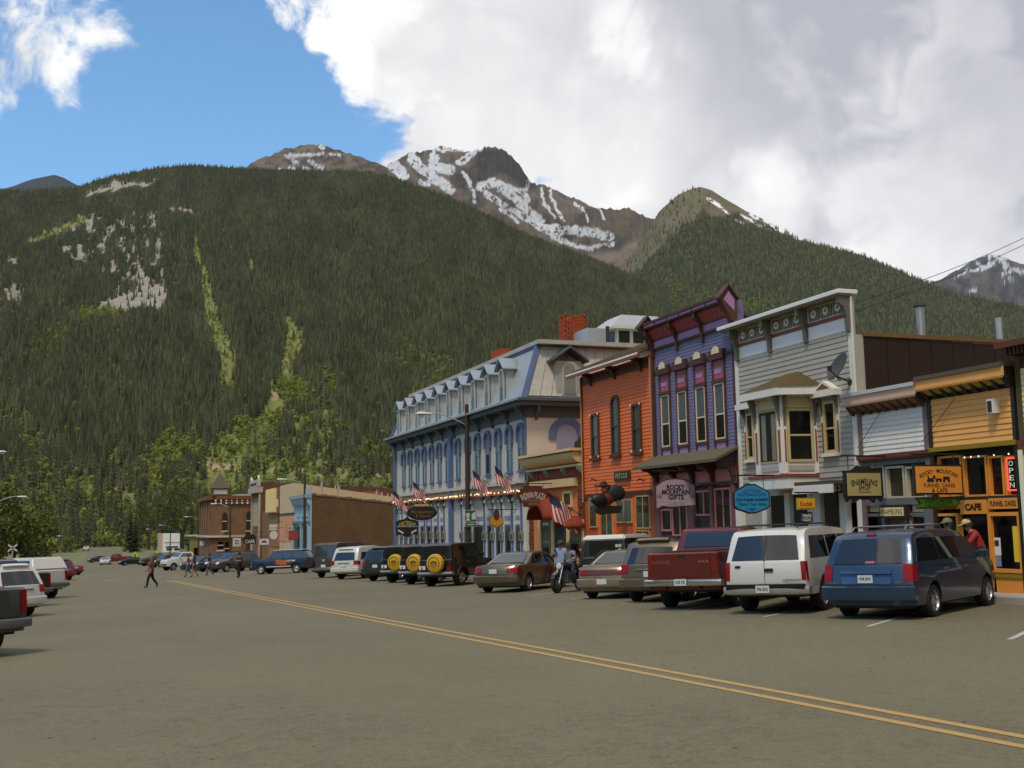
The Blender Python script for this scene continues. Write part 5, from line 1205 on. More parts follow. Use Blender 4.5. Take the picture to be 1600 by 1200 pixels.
# ================================================================== buildings farther down the street
def brick_mat(c1, c2, mort, sc=1.0):
    m = bpy.data.materials.new('brickwork'); m.use_nodes = True; nt = m.node_tree; L = nt.links
    nd, val, mth, noise, ramp, mix = node_kit(nt); p = nt.nodes['Principled BSDF']
    geo = nd('ShaderNodeNewGeometry').outputs['Position']
    mp = nd('ShaderNodeMapping'); L.new(geo, mp.inputs[0]); mp.inputs['Rotation'].default_value = (R(90), 0, 0)
    bt = nd('ShaderNodeTexBrick'); L.new(mp.outputs[0], bt.inputs['Vector']); bt.inputs['Scale'].default_value = sc
    bt.inputs['Brick Width'].default_value = .24; bt.inputs['Row Height'].default_value = .085; bt.inputs['Mortar Size'].default_value = .012
    bt.inputs['Color1'].default_value = (*c1, 1); bt.inputs['Color2'].default_value = (*c2, 1); bt.inputs['Mortar'].default_value = (*mort, 1)
    k = mth('MULTIPLY_ADD', noise(geo, .5, 7, .65), 1.1, .42); k2 = mth('MULTIPLY_ADD', noise(geo, 3, 6, .6), .7, .65)
    v = nd('ShaderNodeVectorMath', operation='SCALE'); L.new(bt.outputs['Color'], v.inputs[0]); L.new(mth('MULTIPLY', k, k2), v.inputs['Scale'])
    L.new(v.outputs[0], p.inputs['Base Color']); p.inputs['Roughness'].default_value = .9
    return m
BRK = brick_mat(A(74, 54, 32), A(58, 42, 24), A(84, 70, 48)); BRK2 = brick_mat(A(98, 72, 50), A(84, 60, 42), A(96, 80, 62)); BRK3 = brick_mat(A(84, 48, 36), A(72, 42, 30), A(84, 66, 52))
SKYB = M(A(130, 166, 198, 1.15), .6, .08)
# brick building with the pale blue front
Y0 = Yf(487, 800); Y1 = Yf(462, 800); zt = Zf(487, 772)
b = bldg('brick_store', 'brick store with pale blue front beyond the white sport utility car', Y0, Y1); zb = G(XF, Y0)-.2
xr = onY(622, 786, Y0)[0]; zr_ = onY(622, 786, Y0)[2]; sl_ = (zr_-zt)/(xr-XF); MB().prism([(XF, zb), (XF+20, zb), (XF+20, zt+sl_*20), (XF, zt)], 'y', Y0, Y1).build('wall', BRK, b)
mb = MB(); rr = random.Random(2)
for k in range(40): a = XF+k*.5; mb.box(a, a+.5, Y0-.06, Y0+.3, zt+sl_*k*.5-.14+rr.uniform(-.03, .02), zt+sl_*k*.5+.05+rr.uniform(-.05, .05))
mb.build('coping', M((.16, .11, .07), .9, .3), b)['kind'] = 'stuff'
box('front', SKYB, b, XF-.12, XF, Y0, Y1, zb, zt-.1); box('cornice', M(A(110, 130, 140), .7, .1), b, XF-.7, XF, Y0-.1, Y1+.3, zt-.35, zt+.0); MB().prism([(XF-.13, zt-.36), (XF-.6, zt-.36), (XF-.4, zt-.9), (XF-.13, zt-1.2)], 'y', Y0, Y1).build('cove', SKYB, b)
box('finial', SKYB, b, XF-.6, XF-.05, Y0-.1, Y0+.7, zt+.001, zt+.55); zm = Zf(475, 815)
box('mid_cornice', M(A(85, 100, 105), .7, .1), b, XF-.4, XF-.12, Y0, Y1, zm-.2, zm+.05)
for k in range(3): yy = Y0+1.2+k*2.6; window(b, (yy, yy+1.2, zm+.5, zm+2.7), SKYB, X=XF-.12, fw=.1, split=.5, panem=M(A(120, 150, 190), .3, .1), cas=.1)
box('shop_glass', GLASS_D, b, XF-.16, XF-.12, Y0+.9, Y1-.6, zb+.8, zm-.5)
for yy in (Y0+.1, Y0+4, Y1-.5): box('pier', SKYB, b, XF-.4, XF-.12, yy, yy+.5, zb, zm-.2)
box('lower_panel', M(A(165, 130, 110), .7, .1), b, XF-.2, XF-.12, Y1-.5, Y1-.05, zb, zm-.8)
for k, (px, py) in enumerate(((486, 760), (503, 752), (528, 752), (589, 765))): 
    X_ = onY(px, py, Y0+6)[0]; o = MB().cyl((X_, Y0+6, zt-.2), (X_, Y0+6, onY(px, py, Y0+6)[2]), .07, .07, 8).build('vent_pipe', M((.35, .35, .34), .5, .1), b)
# long white side wall behind it
Y2, Y3 = Y1+.05, Yf(438, 800); zw = Zf(452, 757)
WSH = M(A(175, 162, 138, 1.2), .7, .12, 1); PK = M(A(165, 125, 100), .7, .12)
b = bldg('white_store', 'store with long white side wall above the brick store', Y2, Y3); zb = G(XF, Y3)-.3
xr, _, zr_ = onY(618, 777, Y2); sl_ = (zr_-zw)/(xr-XF); MB().prism([(XF, zb), (XF+22, zb), (XF+22, zw+sl_*22), (XF, zw)], 'y', Y2, Y3).build('wall', WSH, b); box('front', WSH, b, XF-.06, XF, Y2, Y3, zb, zw+.05); zq = Zf(450, 804)
box('lower_front', PK, b, XF-.1, XF-.06, Y2+.2, Y3-.2, zb+3, zq); box('band', DARK, b, XF-.18, XF-.06, Y2+.2, Y3-.2, zq, zq+.15)
# painted letter A and small notice on the front
text('A', 1.6, 2.0, M(A(150, 85, 65), .7, .1), 'painted_letter', b, ((XF-.1, (Y2+Y3)/2, zq-1.6), (0, -1, 0), (0, 0, 1)), bold=.02)
for k, (px, py) in enumerate(((502, 757), (524, 757), (530, 757), (588, 770), (597, 772), (606, 771), (612, 771))):
    X_ = onY(px, py, Y2+3)[0]; MB().cyl((X_, Y2+3, zw+sl_*(X_-XF)-.2), (X_, Y2+3, zw+sl_*(X_-XF)+.5), .06, .06, 8).build('vent_pipe', M((.42, .42, .4), .5, .1), b)
# maroon shed-roofed front with three slot windows, then the cream one
Y4 = Yf(434, 800); zq = Zf(442, 760); MRN = M(A(115, 62, 52), .7, .1, 2)
b = bldg('maroon_store', 'maroon boarded store with three tall slot windows', Y3, Y4); zb = G(XF, Y4)-.3
MB().box(XF, XF+12, Y3+.02, Y4, zb, zq-.6).build('wall', MRN, b); box('false_front', MRN, b, XF-.15, XF, Y3+.02, Y4, Zf(442, 801), zq)
for k in range(3): yy = Y3+.7+k*(Y4-Y3-1.6)/2.3; window(b, (yy, yy+.5, Zf(442, 791), Zf(442, 779)), LTWHITE, X=XF-.15, fw=.08, split=0, cas=.06)
box('recess', DARK, b, XF-.02, XF, Y3+.3, Y4-.3, Zf(442, 817), Zf(442, 801)); box('lower_front', M(A(150, 85, 72), .7, .1), b, XF-.1, XF, Y3+.3, Y4-.3, zb+2.5, Zf(442, 818))
Y5 = Yf(420, 800); zq = Zf(427, 764); CRS = M(A(195, 175, 125), .7, .08, 2)
b = bldg('cream_store', 'cream boarded false front store next to the maroon one', Y4, Y5); zb = G(XF, Y5)-.3
MB().box(XF, XF+12, Y4+.02, Y5, zb, zq-.6).build('wall', M(A(120, 95, 55), .8, .1), b); box('false_front', CRS, b, XF-.4, XF, Y4+.02, Y5, Zf(427, 801), zq)
for k in range(6): box('board', CRS, b, XF-.43, XF-.4, Y4+.1+k*(Y5-Y4-.2)/6+.03, Y4+.1+(k+1)*(Y5-Y4-.2)/6, Zf(427, 800), zq-.05)
box('lower_wall', M(A(110, 90, 55), .8, .15), b, XF-.05, XF, Y4+.3, Y5-.3, zb+2.5, Zf(427, 803))
# tall red brick block with the ornate narrow front
Y6, Y7 = Yf(408, 800), Yf(395.5, 800); zq = Zf(402, 752)
b = bldg('ornate_store', 'narrow ornate brick front with white cornice and finials', Y6, Y7); zb = G(XF, Y7)-.3
xr, _, zr_ = onY(618, 763, Y6); sl_ = (zr_-zq+.3)/(xr-XF); MB().prism([(XF, zb), (XF+30, zb), (XF+30, zq-.3+sl_*30), (XF, zq-.3)], 'y', Y6, Y7).build('wall', BRK3, b); box('front', BRK2, b, XF-.1, XF, Y6, Y7, zb, zq-.3); box('cornice', M((.42, .36, .28), .7, .1), b, XF-.7, XF+.2, Y6-.1, Y7+.1, Zf(402, 771), Zf(402, 762))
box('parapet', M((.45, .40, .33), .7, .1), b, XF-.5, XF, Y6, Y7, Zf(402, 761), zq+.1); box('parapet_panel', DARK, b, XF-.53, XF-.5, Y6+1, Y7-1, Zf(402, 759), zq-.3)
for yy in (Y6+.3, Y7-.5): MB().lathe((XF-.3, yy, zq), [(.2, 0), (.14, .15), (.18, .35), (.12, .55), (.02, .7)], 8).build('finial', LTWHITE, b)
for k in range(3): yy = Y6+1.2+k*(Y7-Y6-2)/3; window(b, (yy, yy+1.0, Zf(402, 822), Zf(402, 779)), M((.5, .45, .36), .7, .1), X=XF-.1, fw=.1, split=.5, arch=True, cas=.12)
for yy in (Y6+.2, Y7-.2): box('pilaster', M((.45, .38, .28), .7, .1), b, XF-.3, XF-.1, yy-.2, yy+.2, zb, Zf(402, 770))
box('side_shed', M(A(95, 75, 48), .8, .2), b, XF+.1, XF+5, Y5+.05, Y6-.02, zb, Zf(414, 798))
# corner brick hall with turret
Yt = Yf(342, 800); X2 = onY(396, 800, Yt)[0]; zq = onY(370, 779, Yt)[2]
b = bldg('brick_hall', 'brick corner hall with pointed turret and arched windows', Yt, Yt+24); zb = G(XF, Yt)-.3
TB = M(A(90, 58, 36), .7, .15)
MB().prism([(XF+1.6, Yt), (X2+6, Yt), (X2+6, Yt+24), (XF-1.2, Yt+24), (XF-1.2, Yt+2.8)], 'z', zb, zq).build('wall', BRK2, b)
MB().prism([(XF+1.2, Yt-.5), (X2+6.3, Yt-.5), (X2+6.3, Yt+24.3), (XF-1.8, Yt+24.3), (XF-1.8, Yt+2.5)], 'z', zq-.1, zq+.5).build('cornice', TB, b)
box('frieze', TB, b, XF+1.4, X2+6, Yt-.3, Yt-.01, zq-.9, zq-.101); box('roof_edge', M((.5, .45, .4), .7, .1), b, XF+3, X2+6, Yt-.2, Yt+24, zq+.5, zq+.75)
for k in range(7):
    for j in range(2): p = onY(337+k*8.3, 782+j*4, Yt-.3); MB().cyl((p[0], Yt-.3, p[2]), (p[0], Yt-.36, p[2]), .16, .16, 8).build('roundel', LTWHITE, b)
zm = onY(370, 838, Yt)[2]; MB().prism([(XF+1.3, Yt-.35), (X2+6, Yt-.35), (X2+6, Yt+.3), (XF+1.5, Yt+.3), (XF-1.2, Yt+3), (XF-1.5, Yt+24), (XF-1.9, Yt+24), (XF-1.9, Yt+2.4)], 'z', zm-.15, zm+.2).build('belt', M((.5, .42, .30), .7, .1), b)
def side_win(pl, pr, pt, pb, name='window', mat=HSL, Y=None, arch=True):
    Y = Yt if Y is None else Y
    xa, xb = onY(pl, pt, Y)[0], onY(pr, pt, Y)[0]; z1_, z0_ = onY((pl+pr)/2, pt, Y)[2], onY((pl+pr)/2, pb, Y)[2]
    pts = arch_pts(xa, xb, z0_, z1_) if arch else [(xa, z0_), (xa, z1_), (xb, z1_), (xb, z0_)]
    ctr = ((xa+xb)/2, (z0_+z1_)/2); o = MB().prism([(ctr[0]+(u-ctr[0])*1.25, ctr[1]+(v-ctr[1])*1.08) for u, v in pts], 'y', Y-.06, Y+.01).build(name, TB, b)
    MB().prism(pts, 'y', Y-.1, Y-.061).build('pane', mat, o); MB().box(xa, xb, Y-.13, Y-.1, ctr[1]-.08, ctr[1]+.08).build('rail', M((.5, .42, .3), .7, .1), o)
    MB().box(xa-.2, xb+.2, Y-.25, Y-.02, z0_-.35, z0_-.12).build('sill', M((.5, .42, .3), .7, .1), o)
side_win(347.5, 354.5, 801, 828); side_win(385, 394, 799, 828)
side_win(340, 349, 846, 858, 'shop_window', GLASS_D, arch=False); side_win(351, 361, 846, 868, 'shop_window', GLASS_D, arch=False); side_win(385, 394, 832, 866, 'entrance', DARK, arch=False)
for k in range(5): # slim piers on the chamfer and street side
    t = k/4; xx, yy = XF-1.2, Yt+2.8+t*19; box('pilaster', BRK2, b, xx-.18, xx+.01, yy, yy+1.1, zm+.2, zq-.1)
tx0, tx1 = onY(332, 780, Yt+1)[0], onY(357, 780, Yt+1)[0]; zt0, zt1, zt2 = zq+.5, onY(344, 763, Yt+1)[2], onY(344, 738, Yt+1)[2]
MB().box(tx0, tx1, Yt+1, Yt+3.6, zt0, zt1).build('turret', TB, b); MB().hexa([(tx0-.3, Yt+.7, zt1), (tx1+.3, Yt+.7, zt1), (tx1+.3, Yt+3.9, zt1), (tx0-.3, Yt+3.9, zt1)], [((tx0+tx1)/2-.05, Yt+2.3, zt2), ((tx0+tx1)/2+.05, Yt+2.3, zt2), ((tx0+tx1)/2+.05, Yt+2.4, zt2), ((tx0+tx1)/2-.05, Yt+2.4, zt2)]).build('turret_roof', M(A(70, 68, 55), .8, .15), b)
sgn = MB().box(tx0+.2, tx1-.2, Yt+.9, Yt+.999, zt0+.3, zt1-.2).build('turret_panel', M((.5, .47, .42), .7, .1), b)
rr = random.Random(3)
text('TOWN HALL', (tx1-tx0)*.62, .7, DARK, 'lettering', sgn, (((tx0+tx1)/2, Yt+.9, (zt0+zt1)/2+.2), (1, 0, 0), (0, 0, 1))) if False else None
strut(((tx0+tx1)/2, Yt+2.35, zt2-.2), ((tx0+tx1)/2, Yt+2.35, zt2+2.6), .06, DARK, 'spire', b)
# white false-front shed and the green-trimmed low shop before it
Yw = Yf(254, 860); xw = onY(281, 840, Yw)[0]; zq = onY(268, 834, Yw)[2]
b = bldg('white_shed', 'plain white two-storey building beyond the brick hall', Yw, Yw+20); zb = G(XF, Yw)-.3
MB().box(XF, xw, Yw, Yw+20, zb, zq).build('wall', M((.78, .79, .79), .7, .05, .5), b); box('front', M(A(160, 140, 132), .7, .1), b, XF-.6, XF, Yw, Yw+20, zb, zq+.2)
zl = onY(268, 848, Yw)[2]; box('band', M((.4, .4, .4), .7, .1), b, XF+.5, xw, Yw-.1, Yw, zl, zl+.3); box('shop_band', DARK, b, XF+1, xw-.5, Yw-.08, Yw, zl-1.6, zl-1.1)
for k in range(2): box('window', HSL, b, XF+1.2+k*2.3, XF+2.9+k*2.3, Yw-.06, Yw, zb+.8, zl-1.8)
Yg = Yf(303, 850)
b = bldg('low_shop', 'low olive shop with pale roof edge beside the brick hall', Yg, Yg+12); zb = G(XF, Yg)-.3
zq = onY(310, 838, Yg)[2]; xg = onY(322, 840, Yg)[0]
MB().box(XF-.5, xg+3, Yg, Yg+12, zb, zq).build('wall', M(A(105, 98, 62), .8, .1), b); box('roof_edge', M((.5, .47, .4), .7, .1), b, XF-1, xg+3, Yg-.4, Yg+12, zq, zq+.3); box('window', GLASS_D, b, XF, XF+2.2, Yg-.06, Yg, zb+1, zb+2.6)
# ------------------------------------------------------------------ vehicles
def paint(col, metal=.35, rough=.32): return M(col, rough, .05, 2., metal=metal, coat=.7, spec=.5)
TAIL = M((.24, .008, .008), .2, .1, 20, spec=.25); AMBER = M((.45, .14, .02), .15, 0); LENS = M((.62, .62, .6), .12, .1, spec=.6); PLATE = M((.55, .60, .58), .5, .15, 30); GREYP = M((.10, .10, .10), .6, .1); SEAM = M((.012, .012, .012), .7, 0)
TINT = M((.008, .008, .008), .03, 0, spec=.95)
CLEAR = M((.03, .036, .038), .03, 0, spec=.95)
_wheel = {}
def wheel_meshes(kind, r, w):
    k = (kind, r, w)
    if k in _wheel: return _wheel[k]
    ty = MB().lathe((0, 0, 0), [(r*.62, -w/2), (r*.9, -w/2), (r*.985, -w*.36), (r, -w*.2), (r, w*.2), (r*.985, w*.36), (r*.9, w/2), (r*.62, w/2), (r*.60, w*.3), (r*.60, -w*.3), (r*.62, -w/2)], 28, 'y', caps=False).mesh('tyre'); smooth_mesh(ty, 40); ty.materials.append(RUBBER)
    rm = MB(); q = r*.64
    rm.lathe((0, 0, 0), [(q*.94, .02), (q, .0), (q, -w*.47), (q*.93, -w*.5), (q*.88, -w*.40), (q*.86, -.01)], 24, 'y', caps=False)
    n = {'five': 5, 'six': 6, 'steel': 0, 'multi': 8}[kind]
    if n:
        for i in range(n):
            a = 2*math.pi*i/n; d = .30 if n < 7 else .17
            rm.hexa([(q*.16*math.cos(a-1.1), -w*.40, q*.16*math.sin(a-1.1)), (q*.9*math.cos(a-d), -w*.36, q*.9*math.sin(a-d)), (q*.9*math.cos(a+d), -w*.36, q*.9*math.sin(a+d)), (q*.16*math.cos(a+1.1), -w*.40, q*.16*math.sin(a+1.1))],
                    [(q*.16*math.cos(a-1.1), -w*.28, q*.16*math.sin(a-1.1)), (q*.9*math.cos(a-d), -w*.22, q*.9*math.sin(a-d)), (q*.9*math.cos(a+d), -w*.22, q*.9*math.sin(a+d)), (q*.16*math.cos(a+1.1), -w*.28, q*.16*math.sin(a+1.1))])
    else: rm.lathe((0, 0, 0), [(q*.92, -w*.2), (q*.7, -w*.36), (q*.5, -w*.30), (q*.3, -w*.42), (q*.02, -w*.43)], 20, 'y')
    rm.lathe((0, 0, 0), [(q*.24, -w*.25), (q*.24, -w*.42), (q*.14, -w*.46), (q*.01, -w*.46)], 14, 'y')
    rm = rm.mesh('rim'); smooth_mesh(rm, 35); rm.materials.append(M((.5, .5, .5), .28, .1, metal=.9) if kind != 'steel' else M((.45, .45, .44), .35, .1, metal=.7))
    hb = MB().lathe((0, 0, 0), [(q*.9, w*.1), (q*.9, -w*.05), (q*.02, -w*.05)], 20, 'y').mesh('hub'); hb.materials.append(BLACK)
    _wheel[k] = (ty, rm, hb); return _wheel[k]
def add_wheel(root, x, y, r, w, kind, side, name='wheel'):
    ty, rm, hb = wheel_meshes(kind, r, w)
    t = bpy.data.objects.new(name, ty); t.location = (x, y, r-.012); t.rotation_euler = (0, random.uniform(0, 6), math.pi if side > 0 else 0); link(t, root, False)
    for nm, me in (('rim', rm), ('hub', hb)): link(bpy.data.objects.new(nm, me), t, False)
    return t

class Car:
    def __init__(s, name, label, cat, out, W, belt, wheels, wr, col, tum=.80, ww=.23, rim='five', bow=.10, bowf=.16, group=None, crown=.03, flare=0, low=.27, paintm=None, top=None):
        s.L = max(p[0] for p in out); s.W = W; s.out = out; s.belt = belt; s.roof = max(p[1] for p in out); s.tum = tum; s.bow, s.bowf, s.crown = bow, bowf, crown
        s.root = thing(name, label, cat, (0, 0, 0), 0, group); s.pm = paintm or paint(col); s.wr = wr; s.wheels = wheels
        s.kz = [(0, .90), (.42, .975), (.72, 1.), (belt, .97), (s.roof-.02, tum), (s.roof+1, tum)]
        im = max(range(len(out)), key=lambda i: out[i][1]); s.rear = sorted([(z, x) for x, z in out[:im+1]]); s.front = sorted([(z, x) for x, z in out[im:]])
        s.body(out, low); hw = W/2
        for x in wheels:
            for sd in (-1, 1): add_wheel(s.root, x-s.L/2, sd*(hw-ww/2-.015+flare), wr, ww, rim, sd)
    def hw(s, x, z):
        f = float(np.interp(z, [k[0] for k in s.kz], [k[1] for k in s.kz])); e = .45
        if x < e: f *= 1-.06*((e-x)/e)**2
        if x > s.L-.7: f *= 1-.13*((x-s.L+.7)/.7)**2
        return s.W/2*f
    def mp(s, x, yn, z):
        k = abs(yn)**3; h = s.L/2
        xx = x+s.bow*k*max(0, 1-x/h)**3-s.bowf*k*max(0, (x-h)/h)**3
        zz = z-s.crown*yn*yn*(1 if z > s.belt+.1 else 0)
        return (xx-h, yn*s.hw(x, z), zz)
    def body(s, out, low):
        pts = list(out); r = s.wr+.075
        bl = [(out[-1][0]-.02, low)]
        for xc in sorted(s.wheels, reverse=True):
            z = s.wr-.01; a0 = math.asin(max(-1, min(1, (low-z)/r)))
            for i in range(13): a = a0+(math.pi-2*a0)*i/12; bl.append((xc+r*math.cos(a), z+r*math.sin(a)))
        bl.append((out[0][0]+.02, low))
        poly = pts+bl; n = len(poly)
        bm = bmesh.new(); ys = [-1, -.85, -.5, 0, .5, .85, 1]; W2 = s.W/2; R_ = []
        for y in ys: R_.append([bm.verts.new((x, y*W2, z)) for x, z in poly])
        for a, c in zip(R_[:-1], R_[1:]):
            for i in range(n): bm.faces.new((a[i], a[(i+1) % n], c[(i+1) % n], c[i]))
        c0 = bm.faces.new(R_[0]); c1 = bm.faces.new(list(reversed(R_[-1])))
        bmesh.ops.recalc_face_normals(bm, faces=bm.faces)
        ed = []
        for cap in (c0, c1):
            for e in cap.edges:
                zz = [v.co.z for v in e.verts]
                if max(zz) > low+.001 and not all(any(math.hypot(v.co.x-xc, v.co.z-s.wr+.01) < r+.003 for xc in s.wheels) for v in e.verts): ed.append(e)
        bmesh.ops.bevel(bm, geom=ed, offset=.055, segments=2, affect='EDGES', clamp_overlap=True, profile=.6)
        for z in [k[0] for k in s.kz[1:5]]+[(s.belt+s.roof)/2]: bmesh.ops.bisect_plane(bm, geom=bm.verts[:]+bm.edges[:]+bm.faces[:], plane_co=(0, 0, z), plane_no=(0, 0, 1))
        for x in (.45, s.L*.25, s.L*.5, s.L-.7, s.L-.35, .22): bmesh.ops.bisect_plane(bm, geom=bm.verts[:]+bm.edges[:]+bm.faces[:], plane_co=(x, 0, 0), plane_no=(1, 0, 0))
        for v in bm.verts: v.co = s.mp(v.co.x, max(-1, min(1, v.co.y/W2)), v.co.z)
        bmesh.ops.triangulate(bm, faces=[f for f in bm.faces if len(f.verts) > 4])
        me = bpy.data.meshes.new('body'); bm.to_mesh(me); bm.free(); smooth_mesh(me, 28); me.materials.append(s.pm)
        s.b = link(bpy.data.objects.new('body', me), s.root, False)
        # dark underbody and arch liners
        mb = MB().box(-s.L/2+.25, s.L/2-.3, -W2*.8, W2*.8, low-.06, low+.25); mb.build('underbody', BLACK, s.root, False)
        for xc in s.wheels: MB().box(xc-s.L/2-r*.98, xc-s.L/2+r*.98, -W2*.72, W2*.72, low-.05, s.wr+r*.9).build('arch_liner', BLACK, s.root, False)
    def side(s, poly, mat, name, sides=(-1, 1), off=.006, par=None, th=.012):
        for sd in sides:
            def P(x, z, o): q = s.mp(x, sd, z); return (q[0], q[1]+sd*o, q[2])
            a = [P(x, z, -th) for x, z in poly]; c = [P(x, z, off) for x, z in poly]
            MB().hexa(a, c).build(name, mat, par or s.root, False)
    def _end(s, yn, z, end):
        t = s.rear if end == 'rear' else s.front
        return float(np.interp(z, [q[0] for q in t], [q[1] for q in t]))
    def patch(s, y0, y1, z0, z1, mat, name, end='rear', off=.012, th=.03, top=None, n=8, par=None):
        """patch lying on the tail or nose; y in fractions of the half width, top=(y0, y1) at z1; returns the object"""
        t0, t1 = top or (y0, y1); mb = MB(); sg = -1 if end == 'rear' else 1; rings = []
        zs = [z0]+[z for z in sorted(q[0] for q in (s.rear if end == 'rear' else s.front)) if z0 < z < z1]+[z1]
        def P(u, z, o):
            k = (z-z0)/(z1-z0); yn = (y0+(y1-y0)*u)*(1-k)+(t0+(t1-t0)*u)*k; q = s.mp(s._end(yn, z, end), yn, z)
            dz = .01; g = s._end(yn, z+dz, end)-s._end(yn, z-dz, end); nn = Vector((sg*2*dz, 0, -sg*g)).normalized()
            if nn.x*sg < 0: nn = -nn
            return (q[0]+nn.x*o, q[1], q[2]+nn.z*o)
        for i in range(n+1): rings.append([P(i/n, z, off) for z in zs]+[P(i/n, z, -th) for z in reversed(zs)])
        return mb.loft(rings).build(name, mat, par or s.root, False, smooth=30)
    def box(s, x0, x1, y0, y1, z0, z1, mat, name, bevel=.01, par=None):
        return MB().box(x0-s.L/2, x1-s.L/2, y0, y1, z0, z1).build(name, mat, par or s.root, False, bevel=bevel)
    def bumper(s, z0, z1, mat, end='rear', prj=.09, wf=.99, name='bumper'):
        if end == 'front': wf = min(wf, .86)
        n = 12; rings = []; sg = -1 if end == 'rear' else 1
        for i in range(n+1):
            yn = -1+2*i/n; x = s._end(yn, (z0+z1)/2, end); q = s.mp(x, yn, (z0+z1)/2); yy = yn*s.W/2*wf; rd = prj*(1-.35*abs(yn)**4)
            rings.append([(q[0]+sg*rd, yy, z0+.03), (q[0]+sg*(rd+.015), yy, (z0+z1)/2), (q[0]+sg*rd, yy, z1-.02), (q[0]+sg*(rd-.03), yy, z1), (q[0]-sg*.12, yy, z1), (q[0]-sg*.12, yy, z0)])
        o = MB().loft(rings).build(name, mat, s.root, False, smooth=30)
        return o
    def seam(s, x, z0, z1, sides=(-1, 1)): s.side([(x-.006, z0), (x+.006, z0), (x+.006, z1), (x-.006, z1)], SEAM, 'door_seam', sides, .003, s.b)
    def handle(s, x, z, mat=None): s.side([(x-.08, z-.018), (x+.08, z-.018), (x+.08, z+.018), (x-.08, z+.018)], mat or GREYP, 'door_handle', (-1, 1), .03)
    def mirror(s, x, z):
        for sd in (-1, 1):
            q = s.mp(x, sd, z); MB().box(q[0]-.06, q[0]+.06, q[1]+sd*.02, q[1]+sd*.22, z-.07, z+.08).build('mirror', s.pm, s.root, False, bevel=.02)
    def rack(s, x0, x1, y, z, mat):
        for sd in (-1, 1):
            MB().tube([(x0-s.L/2, sd*y, z-.03), (x0+.12-s.L/2, sd*y, z+.05), (x1-.12-s.L/2, sd*y, z+.05), (x1-s.L/2, sd*y, z-.03)], .018, 6).build('roof_rail', mat, s.root, False)
        for k in range(2): xx = x0+.4+(x1-x0-.8)*k-s.L/2; MB().cyl((xx, -y, z+.06), (xx, y, z+.06), .016, .016, 6).build('cross_bar', mat, s.root, False)
    def plate(s, y0, z0, txt=None, mat=None, w=.31, h=.155, x=None):
        xx = (s._end(0, z0, 'rear') if x is None else x)-s.L/2-.03
        o = MB().box(xx-.008, xx+.01, y0-w/2, y0+w/2, z0-h/2, z0+h/2).build('number_plate', mat or PLATE, s.root, False)
        if txt:
            t = text(txt, w*.8, h*.5, M((.03, .06, .05), .6, 0), 'plate_characters', o, ((xx-.009, y0, z0), (0, -1, 0), (0, 0, 1)), .02, depth=.004); t.matrix_parent_inverse = Matrix.Identity(4)
        return o
    def word(s, txt, y0, z0, w, h, mat, x=None, bold=.0):
        xx = (s._end(0, z0, 'rear') if x is None else x)-s.L/2-.016
        t = text(txt, w, h, mat, 'badge', s.b, ((xx, y0, z0), (0, -1, 0), (0, 0, 1)), bold, depth=.006); t.matrix_parent_inverse = Matrix.Identity(4)
    def lights(s, y0, y1, z0, z1, mat=TAIL, end='rear', name='tail_light', **k):
        for sd in (-1, 1): s.patch(*((y0, y1) if sd > 0 else (-y1, -y0)), z0, z1, mat, name, end, n=3, **k)
    def place(s, x, y, ang, rear=True):
        c, sn = math.cos(R(ang)), math.sin(R(ang)); cx, cy = (x+c*s.L/2, y+sn*s.L/2) if rear else (x, y)
        r = s.root; r.rotation_mode = 'XYZ'
        dx = (G(cx+c, cy+sn)-G(cx-c, cy-sn))/2; dy = (G(cx-sn, cy+c)-G(cx+sn, cy-c))/2
        r.rotation_euler = (math.atan(dy), -math.atan(dx), R(ang)); r.location = (cx, cy, G(cx, cy)); return r
def dup(root, label=None):
    r = root.copy(); C.objects.link(r)
    if label: r['label'] = label
    for ch in list(root.children):
        c = ch.copy(); C.objects.link(c); c.parent = r
        for g in list(ch.children): d = g.copy(); C.objects.link(d); d.parent = c
    return r
ROW = 'cars parked nose-in along the shopfronts'

# --- blue minivan
BLUEV = paint((.024, .050, .098), .45, .3)
v = Car('minivan', 'blue minivan parked before the orange cafe', 'minivan', [(.10, .34), (.02, .50), (0, .62), (.04, .80), (.09, 1.04), (.40, 1.60), (.52, 1.69), (.8, 1.735), (1.8, 1.765), (2.7, 1.74), (3.1, 1.67), (3.95, 1.18), (4.3, 1.08), (4.75, .94), (4.95, .76), (5.0, .52), (4.94, .34)],
        1.97, 1.06, (1.02, 4.06), .33, None, .80, paintm=BLUEV, group=ROW)
v.patch(-.78, .78, 1.09, 1.585, TINT, 'rear_window', top=(-.74, .74)); v.lights(.80, 1.0, .74, 1.08); v.side([(.07, .74), (.20, .76), (.24, 1.06), (.11, 1.06)], TAIL, 'tail_light', off=.012)
v.patch(-.55, .55, .70, .90, M((.05, .10, .20), .3, .05, metal=.4, coat=.6), 'plate_recess', off=.006); v.patch(-.58, .58, .89, .96, M((.05, .095, .18), .3, .05, metal=.4, coat=.6), 'tailgate_handle', off=.05)
v.plate(0, .80, '438 JKR'); v.bumper(.36, .66, BLUEV, prj=.10); v.bumper(.34, .60, BLUEV, 'front', .03, .84)
v.patch(-.97, .97, .655, .675, SEAM, 'tailgate_seam', off=.004)
v.patch(-.12, .12, 1.64, 1.68, TAIL, 'brake_light', off=.02); v.patch(-.19, .02, 1.10, 1.14, M((.40, .10, .08), .5, 0), 'sticker', off=.016)
v.side([(.30, 1.12), (1.50, 1.12), (1.50, 1.60), (.62, 1.60)], TINT, 'side_window'); v.side([(1.56, 1.12), (2.62, 1.12), (2.62, 1.60), (1.56, 1.60)], TINT, 'side_window'); v.side([(2.68, 1.12), (3.84, 1.12), (3.28, 1.56), (2.68, 1.60)], CLEAR, 'side_window')
